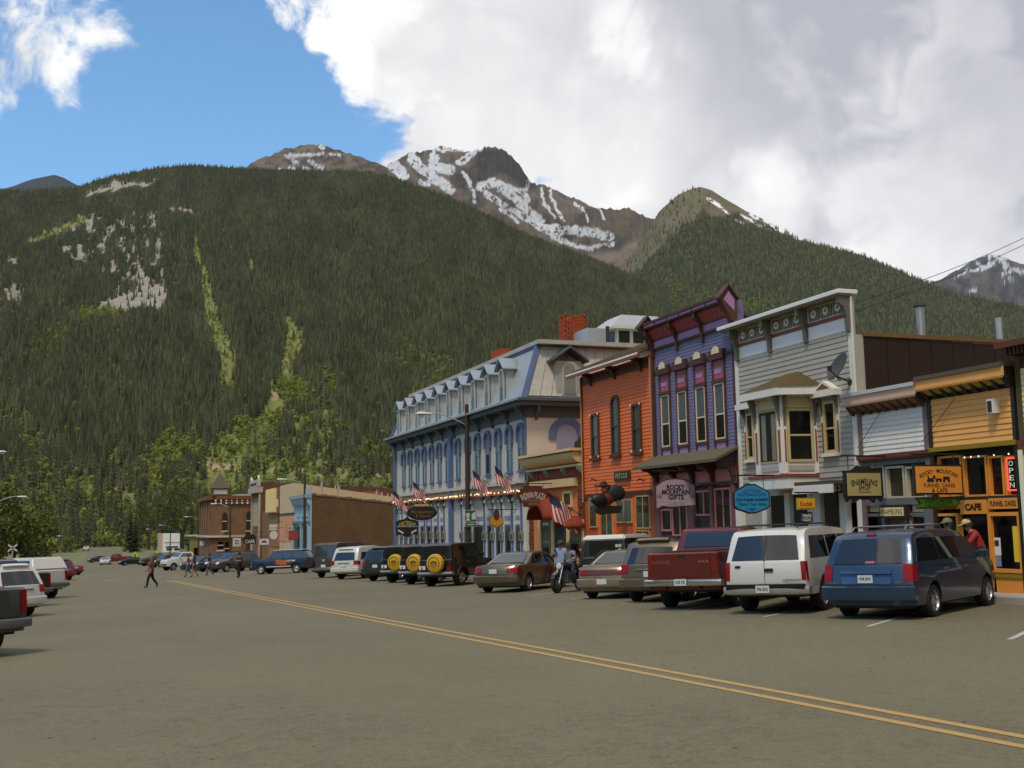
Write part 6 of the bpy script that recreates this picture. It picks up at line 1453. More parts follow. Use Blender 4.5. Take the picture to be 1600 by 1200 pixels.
v.patch(-.84, .84, 1.20, 1.63, CLEAR, 'windshield', 'front', top=(-.72, .72))
for x in (1.53, 2.65, 3.72): v.seam(x, .40, 1.06)
v.side([(.9, .985), (3.6, .985), (3.6, 1.0), (.9, 1.0)], SEAM, 'slide_rail', off=.004); v.handle(1.75, .93); v.handle(2.85, .93); v.mirror(3.75, 1.16); v.rack(.8, 2.7, .56, 1.765, M((.25, .25, .25), .35, 0, metal=.6))
v.lights(.62, .96, .70, .86, LENS, 'front', 'headlight'); MB().tube([(-2.33, .0, 1.07), (-2.39, .35, 1.11)], .01, 5).build('rear_wiper', BLACK, v.root, False)
v.word('CARAVAN', .70, .73, .26, .035, CHROME); v.word('SXT', -.68, .73, .12, .035, CHROME)
v.place(14.41, 18.86, 28)

# --- white utility wagon with barn doors
WHP = paint((.56, .55, .51), 0., .35)
v = Car('utility_wagon', 'white utility wagon with twin rear doors between red pickup and blue minivan', 'car', [(.06, .50), (.0, .62), (0, .80), (.02, 1.12), (.34, 1.74), (.48, 1.84), (.8, 1.88), (2.4, 1.90), (3.25, 1.86), (3.55, 1.76), (4.0, 1.22), (4.2, 1.16), (5.15, 1.08), (5.3, .95), (5.32, .5), (5.28, .42)],
        1.96, 1.14, (1.22, 4.4), .385, None, .84, paintm=WHP, ww=.26, low=.42, rim='six', group=ROW, bow=.05)
v.patch(-.86, -.03, 1.18, 1.72, TINT, 'rear_window', top=(-.80, -.02)); v.patch(.03, .86, 1.18, 1.72, TINT, 'rear_window', top=(.02, .80)); v.patch(-.02, .02, 1.16, 1.72, BLACK, 'window_divider', off=.02, n=2)
v.patch(-.006, .006, .66, 1.14, SEAM, 'door_seam', off=.004, n=2); v.patch(-.22, .0, .93, 1.0, BLACK, 'door_latch', off=.03, n=3)
v.lights(.90, 1.0, .74, 1.14); v.side([(.02, .74), (.10, .74), (.12, 1.14), (.02, 1.14)], TAIL, 'tail_light', off=.012)
v.bumper(.42, .60, M((.36, .34, .30), .3, .1, metal=.5), prj=.16, wf=1.0); v.patch(-.98, .98, .60, .66, BLACK, 'bumper_pad', off=.12); v.plate(0, .56, '796 BXS', x=-.17)
v.word('CHEVROLET', -.62, .74, .42, .05, M((.02, .02, .02), .5, 0), bold=.02)
v.patch(.62, .76, 1.02, 1.07, BLACK, 'badge_plate', off=.014, n=2)
v.side([(.36, 1.20), (1.75, 1.20), (1.75, 1.72), (.60, 1.72)], TINT, 'side_window'); v.side([(1.83, 1.20), (2.75, 1.20), (2.75, 1.72), (1.83, 1.72)], TINT, 'side_window'); v.side([(2.83, 1.20), (3.9, 1.20), (3.48, 1.72), (2.83, 1.72)], CLEAR, 'side_window')
v.patch(-.84, .84, 1.26, 1.72, CLEAR, 'windshield', 'front'); v.bumper(.44, .66, CHROME, 'front', .08)
for x in (1.79, 2.79, 3.9): v.seam(x, .5, 1.14)
v.rack(.5, 2.9, .66, 1.90, BLACK); v.mirror(3.8, 1.26); v.lights(.62, .95, .80, 1.0, LENS, 'front', 'headlight'); v.handle(2.95, 1.02); v.handle(1.95, 1.02)
v.place(13.95, 21.75, 38)

# --- red pickup
REDP = paint((.12, .013, .010), .3, .3)
v = Car('pickup_truck', 'dark red pickup with chrome bumper beside white utility wagon', 'pickup truck', [(.06, .62), (0, .72), (0, 1.34), (.06, 1.39), (2.02, 1.40), (2.06, 1.42), (2.26, 1.90), (2.4, 1.96), (3.1, 1.98), (3.45, 1.90), (4.0, 1.42), (4.3, 1.38), (5.25, 1.22), (5.42, 1.05), (5.45, .6), (5.4, .5)],
        1.98, 1.38, (1.25, 4.55), .40, None, .82, paintm=REDP, ww=.27, low=.48, rim='steel', group=ROW, bow=.03, crown=0)
v.patch(-.80, .80, .80, 1.37, REDP, 'tailgate', off=.02, th=.02); v.lights(.83, .98, .92, 1.34, M((.16, .015, .012), .15, .1, 20), off=.015)
v.bumper(.56, .74, CHROME, prj=.20, wf=1.0); v.plate(-.02, .68, 'C45 PZ', x=-.20); v.patch(-.1, .1, 1.27, 1.32, BLACK, 'tailgate_handle', off=.035, n=3)
v.word('DODGE', .52, 1.16, .46, .075, M((.30, .10, .07), .4, 0), x=-.012); v.word('4X4', -.56, 1.16, .26, .07, M((.36, .14, .10), .4, 0), x=-.012)
v.box(.1, 1.98, -.78, .78, 1.405, 1.41, BLACK, 'bed_liner', 0); v.patch(-.72, .72, 1.46, 1.84, TINT, 'rear_window') if False else None
MB().hexa([(2.09-2.725, -.74, 1.47), (2.09-2.725, .74, 1.47), (2.235-2.725, .66, 1.84), (2.235-2.725, -.66, 1.84)], [(2.06-2.725, -.74, 1.48), (2.06-2.725, .74, 1.48), (2.205-2.725, .66, 1.85), (2.205-2.725, -.66, 1.85)]).build('rear_window', TINT, v.root, False)
v.side([(2.32, 1.45), (2.75, 1.45), (2.75, 1.86), (2.46, 1.86)], TINT, 'side_window'); v.side([(2.82, 1.45), (3.9, 1.45), (3.4, 1.86), (2.82, 1.86)], CLEAR, 'side_window')
v.patch(-.84, .84, 1.46, 1.86, CLEAR, 'windshield', 'front'); v.bumper(.55, .78, CHROME, 'front', .1); v.seam(2.79, .55, 1.38); v.seam(3.95, .55, 1.38); v.seam(2.02, .55, 1.38); v.mirror(3.85, 1.5); v.handle(2.95, 1.22)
for sd in (-1, 1): MB().tube([(-2.72-.02, sd*.45, .62), (-2.6, sd*.45, .5)], .04, 6).build('tow_hook', BLACK, v.root, False)
v.place(13.4, 24.5, 40)

# --- gold sport utility wagon
GOLD = paint((.15, .115, .072), .45, .3)
SUVO = [(.08, .40), (0, .55), (0, .72), (.05, 1.02), (.36, 1.52), (.46, 1.64), (.7, 1.68), (2.2, 1.70), (2.9, 1.64), (3.55, 1.10), (3.75, 1.04), (4.55, .94), (4.72, .78), (4.75, .45), (4.7, .36)]
def suv(label, col, rim='five', group=ROW, chrome=True, out=SUVO, rack=True, pm=None):
    v = Car('sport_utility', label, 'car', out, 1.86, 1.02, (.98, 3.82), .355, col, .82, rim=rim, low=.34, group=group, paintm=pm)
    v.patch(-.80, .80, 1.06, 1.50, TINT, 'rear_window', top=(-.74, .74)); v.lights(.74, 1.0, .80, 1.04); v.side([(.04, .80), (.24, .80), (.28, 1.0), (.06, 1.02)], TAIL, 'tail_light', off=.012); v.bumper(.40, .66, v.pm, prj=.08); v.plate(0, .78); v.patch(-.45, .45, .88, .92, CHROME if chrome else v.pm, 'tailgate_trim', off=.03)
    v.side([(.32, 1.07), (1.2, 1.07), (1.2, 1.52), (.58, 1.52)], TINT, 'side_window'); v.side([(1.28, 1.07), (2.1, 1.07), (2.1, 1.54), (1.28, 1.54)], TINT, 'side_window'); v.side([(2.18, 1.07), (3.42, 1.07), (2.9, 1.52), (2.18, 1.54)], CLEAR, 'side_window')
    v.patch(-.82, .82, 1.14, 1.58, CLEAR, 'windshield', 'front', top=(-.72, .72)); v.bumper(.38, .62, v.pm, 'front', .06); v.lights(.6, .95, .72, .9, LENS, 'front', 'headlight')
    for x in (1.24, 2.14, 3.3): v.seam(x, .45, 1.02)
    v.mirror(3.3, 1.12); v.handle(1.4, .9); v.handle(2.3, .9)
    if rack: v.rack(.6, 2.3, .58, 1.70, BLACK)
    v.patch(-.6, .6, 1.63, 1.66, v.pm, 'spoiler', off=.10)
    return v
v = suv('gold sport utility car with roof rack between tan sedan and red pickup', None, pm=GOLD); v.place(14.2, 27.85, 41)

# --- sedans
def sedan(label, pm, kind=0, group=ROW):
    out = [(.08, .30), (0, .42), (0, .58), (.05, .82), (.14, .93), (.35, .96), (.95, .985), (1.72, 1.35), (1.95, 1.40), (2.6, 1.42), (3.0, 1.36), (3.75, .98), (4.05, .93), (4.65, .80), (4.85, .66), (4.9, .40), (4.84, .28)]
    v = Car('sedan', label, 'car', out, 1.83, .94, (1.05, 3.82), .315, None, .76, ww=.21, rim='multi', low=.24, group=group, paintm=pm, bow=.20)
    MB().hexa([v.mp(1.02, -.82, 1.02), v.mp(1.02, .82, 1.02), v.mp(1.70, .76, 1.345), v.mp(1.70, -.76, 1.345)], [tuple(np.add(v.mp(1.02, -.82, 1.02), (-.008, 0, .012))), tuple(np.add(v.mp(1.02, .82, 1.02), (-.008, 0, .012))), tuple(np.add(v.mp(1.70, .76, 1.345), (-.008, 0, .012))), tuple(np.add(v.mp(1.70, -.76, 1.345), (-.008, 0, .012)))]).build('rear_window', CLEAR, v.root, False)
    if kind == 0:
        v.lights(.60, 1.0, .70, .88); v.side([(.06, .72), (.34, .76), (.26, .88), (.10, .88)], TAIL, 'tail_light', off=.012)
    else:
        v.patch(-.97, .97, .70, .86, M((.10, .03, .02), .2, .2, 20), 'light_bar', off=.012); v.lights(.58, .9, .72, .84, off=.02)
    v.bumper(.34, .60, pm, prj=.05); v.plate(0, .76 if kind == 0 else .52, x=-.03 if kind else None)
    v.side([(1.28, .985), (1.72, .985), (1.72, 1.32), (1.62, 1.30)], TINT, 'side_window'); v.side([(1.78, .985), (2.35, .985), (2.35, 1.34), (1.80, 1.33)], TINT, 'side_window'); v.side([(2.42, .985), (3.45, .985), (2.95, 1.30), (2.42, 1.34)], TINT, 'side_window')
    v.patch(-.82, .82, 1.02, 1.34, CLEAR, 'windshield', 'front', top=(-.74, .74))
    for x in (1.75, 2.38, 3.35): v.seam(x, .34, .94)
    v.handle(1.95, .84, pm); v.handle(2.55, .84, pm); v.mirror(3.3, 1.0); v.lights(.6, .95, .58, .74, LENS, 'front', 'headlight')
    return v
v = sedan('tan sedan with full-width tail light bar beside the gold sport utility car', paint((.24, .185, .125), .4, .3), 1); v.place(14.1, 30.7, 42)
v = sedan('bronze sedan parked alone beside the motorcycle', paint((.105, .08, .05), .45, .3)); v.place(13.25, 38.1, 42)

# --- soft-top jeeps with yellow spare covers
BLK = paint((.012, .012, .012), .2, .3); YCOV = M((.55, .31, .015), .45, .06, 6)
def emblem(par, c, r, mat, mat2, local=True):
    """round printed badge on a spare-wheel cover: arched word, tree-like motif and ground line"""
    x, y, z = c
    def put(o): o.matrix_parent_inverse = Matrix.Identity(4)
    mb = MB(); n = 26; o_ = [(y+r*math.cos(t), z+r*math.sin(t)) for t in np.linspace(R(-30), R(210), n)]; i_ = [(y+r*.90*math.cos(t), z+r*.90*math.sin(t)) for t in np.linspace(R(-30), R(210), n)]
    ring_prism(mb, o_, i_, x-.004, x); mb.build('printed_ring', mat, par, False)
    mb = MB()
    for k in range(-2, 3): mb.lathe((x-.003, y+k*r*.22, z+r*.28-abs(k)*r*.07), [(.001, -.003), (r*.15, -.003), (r*.15, .002), (.001, .002)], 8, 'x')
    mb.box(x-.004, x, y-r*.05, y+r*.05, z-r*.05, z+r*.25); mb.box(x-.004, x, y-r*.5, y+r*.5, z-r*.10, z-r*.04); mb.build('printed_tree', mat, par, False)
    put(text('RENTALS', r*1.2, r*.22, mat2, 'printed_word', par, ((x, y, z-r*.28), (0, -1, 0), (0, 0, 1)), .02, depth=.004)); put(text('4X4', r*.7, r*.18, mat2, 'printed_word', par, ((x, y, z-r*.56), (0, -1, 0), (0, 0, 1)), .02, depth=.004))
def jeep(label, group):
    out = [(.06, .48), (0, .56), (0, 1.10), (.04, 1.14), (.10, 1.72), (.22, 1.80), (1.2, 1.83), (2.2, 1.82), (2.35, 1.78), (2.72, 1.16), (2.85, 1.12), (3.75, 1.06), (3.86, .98), (3.88, .58), (3.84, .45)]
    v = Car('off_roader', label, 'car', out, 1.72, 1.13, (.80, 3.12), .375, None, .88, ww=.26, rim='five', low=.44, group=group, paintm=BLK, bow=.02, bowf=.04)
    v.patch(-.72, .72, 1.20, 1.66, TINT, 'rear_window'); v.side([(.20, 1.20), (1.15, 1.20), (1.15, 1.68), (.26, 1.68)], TINT, 'side_window'); v.side([(1.25, 1.20), (2.35, 1.20), (2.22, 1.70), (1.25, 1.70)], CLEAR, 'side_window'); v.patch(-.84, .84, 1.22, 1.74, CLEAR, 'windshield', 'front')
    v.lights(.76, .96, .66, .84, off=.05); v.bumper(.48, .62, M((.30, .30, .29), .35, .1, metal=.5), prj=.14); v.bumper(.48, .64, BLACK, 'front', .16)
    v.box(-.28, -.02, -.34, -.28, .7, 1.2, BLACK, 'tyre_carrier', 0)
    cx, cy, cz, r = -.20-v.L/2, -.14, .98, .40
    sp = MB().lathe((cx, cy, cz), [(.01, -.135), (r*.8, -.13), (r*.94, -.10), (r, -.04), (r, .08), (r*.92, .13), (.02, .13)], 30, 'x').build('spare_wheel', YCOV, v.root, False, smooth=35)
    emblem(sp, (cx-.137, cy, cz), r*.70, M((.10, .06, .02), .6, 0), M((.35, .05, .02), .6, 0))
    v.plate(.62, .80)
    for xc in v.wheels:
        for sd in (-1, 1): rr_ = v.wr+.10; o = [(xc-v.L/2+rr_*math.cos(t), v.wr+rr_*math.sin(t)) for t in np.linspace(R(10), R(170), 10)]; i = [(xc-v.L/2+(rr_-.06)*math.cos(t), v.wr+(rr_-.06)*math.sin(t)) for t in np.linspace(R(10), R(170), 10)]; mb = MB(); n = len(o); ya, yb = sd*(v.W/2-.03), sd*(v.W/2+.09); vs = [(p[0], ya, p[1]) for p in o]+[(p[0], ya, p[1]) for p in i]+[(p[0], yb, p[1]) for p in o]+[(p[0], yb, p[1]) for p in i]; mb.add(vs, sum([[(k, k+1, n+k+1, n+k), (2*n+k+1, 2*n+k, 3*n+k, 3*n+k+1), (k+1, k, 2*n+k, 2*n+k+1), (n+k, n+k+1, 3*n+k+1, 3*n+k)] for k in range(n-1)], [])+[(0, n, 3*n, 2*n), (n-1, 2*n-1, 4*n-1, 3*n-1)]); mb.build('fender_flare', BLACK, v.root, False)
    v.seam(1.2, .5, 1.13); v.seam(2.3, .5, 1.13); v.handle(1.35, 1.0); v.mirror(2.4, 1.28); v.lights(.45, .7, .72, .94, LENS, 'front', 'headlight')
    return v
JG = 'black off-roaders with yellow spare covers'
v = jeep('black soft-top off-roader with yellow spare wheel cover beside the bronze sedan', JG); v.place(13.55, 46.4, 42); j1 = v
# nearest of the dark ones: a bigger black wagon
# --- dark rear neighbours
for k, (x, y, lb) in enumerate(((13.6, 49.9, 'black soft-top off-roader with yellow spare wheel cover in the middle of three'), (13.6, 53.4, 'black soft-top off-roader with yellow spare wheel cover beside the charcoal sport utility car'))):
    r = dup(j1.root, lb); h = j1.L/2; cx, cy = x+math.cos(R(42))*h, y+math.sin(R(42))*h; r.location = (cx, cy, G(cx, cy))
v = suv('charcoal sport utility car beside the yellow-covered off-roaders', (.03, .032, .034), chrome=False); v.place(13.5, 57.2, 42)
v = suv('white sport utility car with dark side windows', None, pm=paint((.56, .54, .47), .05, .35), out=[(.08, .44), (0, .58), (0, .76), (.05, 1.06), (.30, 1.62), (.42, 1.76), (.7, 1.82), (2.2, 1.85), (3.0, 1.78), (3.7, 1.2), (3.9, 1.14), (4.75, 1.02), (4.92, .85), (4.95, .5), (4.9, .4)]); v.place(13.1, 63.2, 45)
# --- old dark brown van
v = Car('van', 'old dark brown van with flat back at the end of the car row', 'van', [(.06, .40), (0, .52), (0, .95), (.05, 1.2), (.22, 1.98), (.34, 2.08), (.6, 2.12), (3.2, 2.12), (3.6, 2.02), (4.3, 1.3), (4.5, 1.1), (4.58, .6), (4.5, .38)], 1.88, 1.2, (1.1, 3.5), .33, None, .86, paintm=paint((.045, .032, .022), .1, .5), rim='steel', low=.36, group=ROW, bow=.06)
v.patch(-.80, .80, 1.28, 1.90, CLEAR, 'rear_window', top=(-.74, .74)); v.lights(.80, .98, .72, .98); v.bumper(.44, .62, CHROME, prj=.14); v.plate(0, .72); v.patch(-.08, .08, 1.0, 1.1, M((.4, .38, .33), .5, 0), 'badge', off=.012)
v.side([(.4, 1.32), (1.5, 1.32), (1.5, 1.9), (.5, 1.9)], TINT, 'side_window'); v.side([(1.6, 1.32), (2.7, 1.32), (2.7, 1.9), (1.6, 1.9)], TINT, 'side_window'); v.side([(2.8, 1.32), (4.0, 1.32), (3.5, 1.92), (2.8, 1.92)], CLEAR, 'side_window'); v.patch(-.84, .84, 1.34, 1.98, CLEAR, 'windshield', 'front')
sp = MB().lathe((-v.L/2-.02, .98, .95), [(.01, -.10), (.32, -.09), (.35, -.03), (.35, .05), (.01, .08)], 22, 'x').build('spare_wheel', RUBBER, v.root, False, smooth=35)
v.place(13.0, 68.6, 48)
# --- blue painted wagon, side-on
v = Car('station_wagon', 'old dark blue wagon with painted flames and pale roof', 'car', [(.08, .46), (0, .58), (0, .9), (.05, 1.08), (.42, 1.60), (.6, 1.68), (1.2, 1.72), (2.6, 1.72), (2.85, 1.66), (3.3, 1.18), (3.5, 1.12), (4.65, 1.04), (4.78, .9), (4.8, .56), (4.75, .44)], 1.9, 1.1, (1.05, 3.85), .36, None, .86, paintm=paint((.02, .035, .075), .3, .3), rim='steel', low=.42)
v.side([(.28, 1.16), (1.3, 1.16), (1.3, 1.58), (.56, 1.58)], CLEAR, 'side_window'); v.side([(1.38, 1.16), (2.1, 1.16), (2.1, 1.58), (1.38, 1.58)], CLEAR, 'side_window'); v.side([(2.18, 1.16), (3.15, 1.16), (2.78, 1.58), (2.18, 1.58)], CLEAR, 'side_window'); v.patch(-.84, .84, 1.24, 1.6, CLEAR, 'windshield', 'front'); v.patch(-.8, .8, 1.14, 1.54, CLEAR, 'rear_window')
v.box(.5, 2.9, -.78, .78, 1.70, 1.76, M((.5, .42, .34), .6, .1), 'pale_roof', .03)
for z_, x_, w_, h_ in ((.88, 2.0, 1.1, .10), (.78, 2.3, .9, .09), (.98, 2.45, .6, .07), (.70, 2.1, .6, .06)): v.side([(x_-w_/2, z_-h_/2), (x_+w_*.3, z_-h_), (x_+w_/2, z_+h_/2), (x_, z_+h_), (x_-w_*.6, z_+h_*.4)], M((.45, .11, .03), .5, .1), 'painted_flame', off=.004)
for x_ in (1.25, 1.65): v.side([(x_-.22, 1.0), (x_, .86), (x_+.25, 1.02), (x_+.05, .98)], M((.6, .6, .58), .5, .1), 'painted_bird', off=.004)
v.side([(1.45, .50), (3.4, .50), (3.4, .57), (1.45, .57)], M((.55, .53, .48), .5, .1), 'step_bar', off=.08); v.bumper(.52, .68, CHROME, prj=.1); v.bumper(.52, .70, CHROME, 'front', .1); v.lights(.6, .9, .78, .94, LENS, 'front', 'headlight')
p = ground_at(418, 897); v.place(p[0]+1.2, p[1], 150, rear=False)

# --- left row: tail ends seen past each other
LG = 'cars parked along the other side of the street'
DKP = paint((.05, .052, .05), .3, .35)
def pickup(label, pm, group, shell=None, rim='five', cap=False):
    v = Car('pickup_truck', label, 'pickup truck', [(.06, .62), (0, .70), (0, 1.28), (.06, 1.33), (1.95, 1.34), (2.0, 1.36), (2.2, 1.84), (2.35, 1.90), (3.0, 1.92), (3.35, 1.84), (3.9, 1.36), (4.2, 1.3), (5.15, 1.16), (5.3, 1.0), (5.34, .58), (5.3, .48)],
            1.96, 1.32, (1.2, 4.45), .39, None, .82, paintm=pm, ww=.26, low=.46, rim=rim, group=group, bow=.04, crown=0)
    v.patch(-.80, .80, .76, 1.31, pm, 'tailgate', off=.02, th=.02); v.lights(.84, .99, .84, 1.28, off=.015); v.side([(.02, .84), (.12, .84), (.12, 1.28), (.02, 1.28)], TAIL, 'tail_light', off=.012)
    v.side([(.02, .98), (.12, .98), (.12, 1.06), (.02, 1.06)], AMBER, 'indicator', off=.016); v.bumper(.52, .72, CHROME if shell else GREYP, prj=.2, wf=1.0); v.bumper(.52, .76, CHROME, 'front', .1)
    v.side([(2.28, 1.40), (2.7, 1.40), (2.7, 1.80), (2.42, 1.80)], TINT, 'side_window'); v.side([(2.78, 1.40), (3.8, 1.40), (3.32, 1.80), (2.78, 1.80)], CLEAR, 'side_window'); v.patch(-.84, .84, 1.40, 1.82, CLEAR, 'windshield', 'front')
    v.seam(2.74, .55, 1.32); v.seam(1.98, .55, 1.32); v.mirror(3.75, 1.45); v.handle(2.9, 1.16)
    if cap:                                            # fibreglass topper over the bed
        h = v.L/2; W2 = .95
        MB().hexa([(0-h, -W2, 1.34), (2.0-h, -W2, 1.34), (2.0-h, W2, 1.34), (0-h, W2, 1.34)], [(.30-h, -.80, 1.93), (1.95-h, -.80, 1.95), (1.95-h, .80, 1.95), (.30-h, .80, 1.93)]).build('topper', pm, v.root, False, bevel=.07, seg=3)
        for sd in (-1, 1): MB().hexa([(.30-h, sd*.935, 1.44), (1.85-h, sd*.935, 1.44), (1.8-h, sd*.835, 1.80), (.42-h, sd*.835, 1.80)], [(.30-h, sd*.955, 1.44), (1.85-h, sd*.955, 1.44), (1.8-h, sd*.855, 1.80), (.42-h, sd*.855, 1.80)]).build('topper_window', TINT, v.root, False)
    return v
v = pickup('dark grey pickup with 71 lettering on its bed side', DKP, LG); v.side([(.0, .0)]*3, SEAM, 'x') if False else None
for tx, sd in (('71', -1), ('71', 1)):
    q = v.mp(.62, sd, 1.0); o = text(tx, .30, .17, M((.5, .5, .48), .5, 0), 'bed_lettering', v.b, ((q[0], q[1], q[2]), (1 if sd < 0 else -1, 0, 0), (0, 0, 1)), .02, depth=.012); o.matrix_parent_inverse = Matrix.Identity(4)
v.place(-1.95, 24.6, 128)
v = suv('white sport utility car beside the dark grey pickup', None, pm=WHP, group=LG); v.place(-2.15, 40.5, 128)
v = pickup('black pickup with its tailgate towards the street, between two white cars', paint((.014, .014, .014), .2, .4), LG, rim='steel'); v.place(-2.35, 49.0, 126)
v = pickup('white pickup with a long windowed topper', WHP, LG, cap=True); v.place(-1.9, 57.5, 126)
v = pickup('red pickup beyond the white topper pickup', paint((.22, .02, .018), .3, .35), LG); v.place(-2.6, 82, 122)
v = suv('dark red sport utility car far along the left kerb', (.16, .02, .02), group=LG); v.place(-2.2, 100, 120)
# ------------------------------------------------------------------ hanging signs (boards stand square to the shopfronts)
def hsign(label, l, r, t, bt, xr, shape, face, edge, inset=.92, bar=True, name='shop_sign', barz=.25, th=.03):
    Y = onX(r, (t+bt)/2, xr)[1]; x0, x1 = onY(l, (t+bt)/2, Y)[0], onY(r, (t+bt)/2, Y)[0]; pc = (l+r)/2
    z1, z0 = onY(pc, t, Y)[2], onY(pc, bt, Y)[2]; cx, cz, w, h = (x0+x1)/2, (z0+z1)/2, (x1-x0)/2, (z1-z0)/2
    s = thing(name, label, 'sign', (cx, Y, z0), 0, 'shop signs hanging over the pavement')
    P = lambda k: [(cx+u*w*k, cz+v*h*k) for u, v in shape]
    MB().prism(P(1), 'y', Y-th, Y+th).build('board', edge, s)
    ix = min(1-.05/w, inset); MB().prism([(cx+u*(w-.045), cz+v*(h-.045)) for u, v in shape], 'y', Y-th-.012, Y-th-.001).build('board_face', face, s)
    if bar:
        zb = z1+barz; MB().tube([(XF+.02, Y, zb), (x0-.05, Y, zb)], .022, 6).build('bracket_arm', BLACK, s)
        for xx in (cx-w*.7, cx+w*.7): MB().cyl((xx, Y, zb), (xx, Y, cz+h*.72), .012, .012, 5).build('hanger', BLACK, s)
    def tx(txt, u, v, tw, thh, mat, bold=.0, arc=0): return text(txt, tw*2*w, thh*2*h, mat, 'lettering', s, ((cx+u*w, Y-th-.012, cz+v*h), (1, 0, 0), (0, 0, 1)), bold, arc*w if arc else 0, .006)
    s['dims'] = 0; del s['dims']
    return s, tx, (cx, Y, cz, w, h)
REC = [(-1, -1), (1, -1), (1, 1), (-1, 1)]
INK = M((.02, .016, .012), .6, 0); GOLDL = M((.48, .36, .10), .5, 0); WHL = M((.62, .60, .55), .6, 0)
def ell(n=28, a=0): return [(math.cos(t), math.sin(t)) for t in np.linspace(0, 2*math.pi, n, endpoint=False)]
# enamelling shop: black carved frame, cream panel
scr = [(-1, -.62), (-.86, -.95), (-.62, -.72), (-.5, -1.0), (-.2, -.78), (0, -.85), (.2, -.78), (.5, -1.0), (.62, -.72), (.86, -.95), (1, -.62), (.96, .55), (1, .72), (.72, .70), (.5, .78), (.28, 1.0), (.1, .88), (0, .98), (-.1, .88), (-.28, 1.0), (-.5, .78), (-.72, .70), (-1, .72), (-.96, .55)]
s, tx, (cx, Y, cz, w, h) = hsign('cream sign in black carved frame reading ENAMELING SHOP', 1317, 1379, 727, 786, 19.75, scr, INK, INK)
MB().box(cx-w*.84, cx+w*.84, Y-.065, Y-.043, cz-h*.62, cz+h*.58).build('sign_panel', M(A(150, 142, 100, 1.2), .6, .06), s)
for txt, v, tw, hh, arc in (('ENAMELING', .14, .66, .16, 2.2), ('SHOP', -.18, .30, .15, 0)): text(txt, tw*2*w, hh*2*h, INK, 'lettering', s, ((cx, Y-.065, cz+v*h), (1, 0, 0), (0, 0, 1)), .015, arc*w if arc else 0, .006)
MB().box(cx-w*.3, cx+w*.3, Y-.072, Y-.066, cz-h*.43, cz-h*.41).build('underline', INK, s)
# funnel cake sign and the green arrow beneath
s, tx, (cx, Y, cz, w, h) = hsign('orange sign with black train, ROCKY MOUNTAIN FUNNEL CAKES', 1427, 1503, 726, 773, 19.85, REC, OR, CBLK)
tx('ROCKY · MOUNTAIN', 0, .58, .80, .14, INK, .01, 1.7); tx('FUNNEL CAKES', 0, -.38, .64, .13, INK, .01); tx('& CAFE', 0, -.70, .32, .13, INK, .01)
mb = MB(); yy = Y-.046
for bx, bw, zz, hh in ((-.36, .20, -.02, .12), (-.20, .10, .08, .20), (-.44, .05, .10, .16), (-.02, .24, -.02, .10), (.30, .26, .02, .18)): mb.box(cx+(bx-bw/2)*w, cx+(bx+bw/2)*w, yy-.004, yy, cz+(zz-.02)*h, cz+(zz+hh)*h)
for bx in (-.45, -.36, -.26, -.10, .06, .20, .40): mb.lathe((cx+bx*w, yy-.002, cz-.07*h), [(.001, -.003), (.05*w, -.003), (.05*w, .003), (.001, .003)], 8, 'y')
o = mb.build('printed_train', INK, s)
arr = [(-1, -1), (.78, -1), (1, 0), (.78, 1), (-1, 1), (-.82, 0)]
s, tx, d_ = hsign('green arrow sign under the orange funnel cake sign', 1430, 1499, 777, 795, 19.85, arr, M((.13, .30, .03), .6, .06), M(A(60, 62, 20), .6, .1), bar=False)
tx('CHERRY·LIMEADES', .0, .36, .62, .30, M((.02, .05, .01), .6, 0), .01); tx('TACOS·BURRITOS', .04, -.36, .66, .30, M((.02, .05, .01), .6, 0), .01)
for xx in (d_[0]-.4, d_[0]+.4): MB().cyl((xx, d_[1], d_[2]+d_[4]*.8), (xx, d_[1], d_[2]+d_[4]+.22), .01, .01, 5).build('hanger', BLACK, s)
# rocky mountain gifts
arc_ = [(-1, -1), (-.72, -.86), (-.2, -.90), (.5, -.84), (1, -.80), (.98, .55), (.9, .64)]+[(.78*math.cos(t), .62+.38*math.sin(t)) for t in np.linspace(.15, math.pi-.15, 9)]+[(-.9, .58), (-1, .48)]
s, tx, (cx, Y, cz, w, h) = hsign('lavender arched sign reading ROCKY MOUNTAIN GIFTS', 1023, 1087, 747, 796, 19.7, arc_, M(A(148, 135, 160, 1.25), .6, .06), PBR)
tx('ROCKY', 0, .42, .44, .16, INK, .035); tx('MOUNTAIN', 0, .10, .68, .17, INK, .035); tx('GIFTS', 0, -.22, .38, .16, INK, .035); tx('SILVERTON', 0, -.64, .40, .11, M((.36, .32, .22), .6, 0), .02)
for sd in (-1, 1):
    MB().box(cx+sd*w*.62-.12, cx+sd*w*.62+.12, Y-.06, Y-.043, cz-h*.76, cz-h*.62).build('scroll_end', M((.42, .40, .33), .6, .1), s)
    mb = MB()
    for k in range(3): mb.prism([(cx+sd*w*(.72+.08*k)-.03, cz-h*.25), (cx+sd*w*(.72+.08*k)+.03, cz-h*.25), (cx+sd*w*(.72+.08*k), cz+h*(.05+.12*(k % 2)))], 'y', Y-.05, Y-.0435)
    mb.build('painted_trees', M((.16, .14, .18), .6, 0), s)
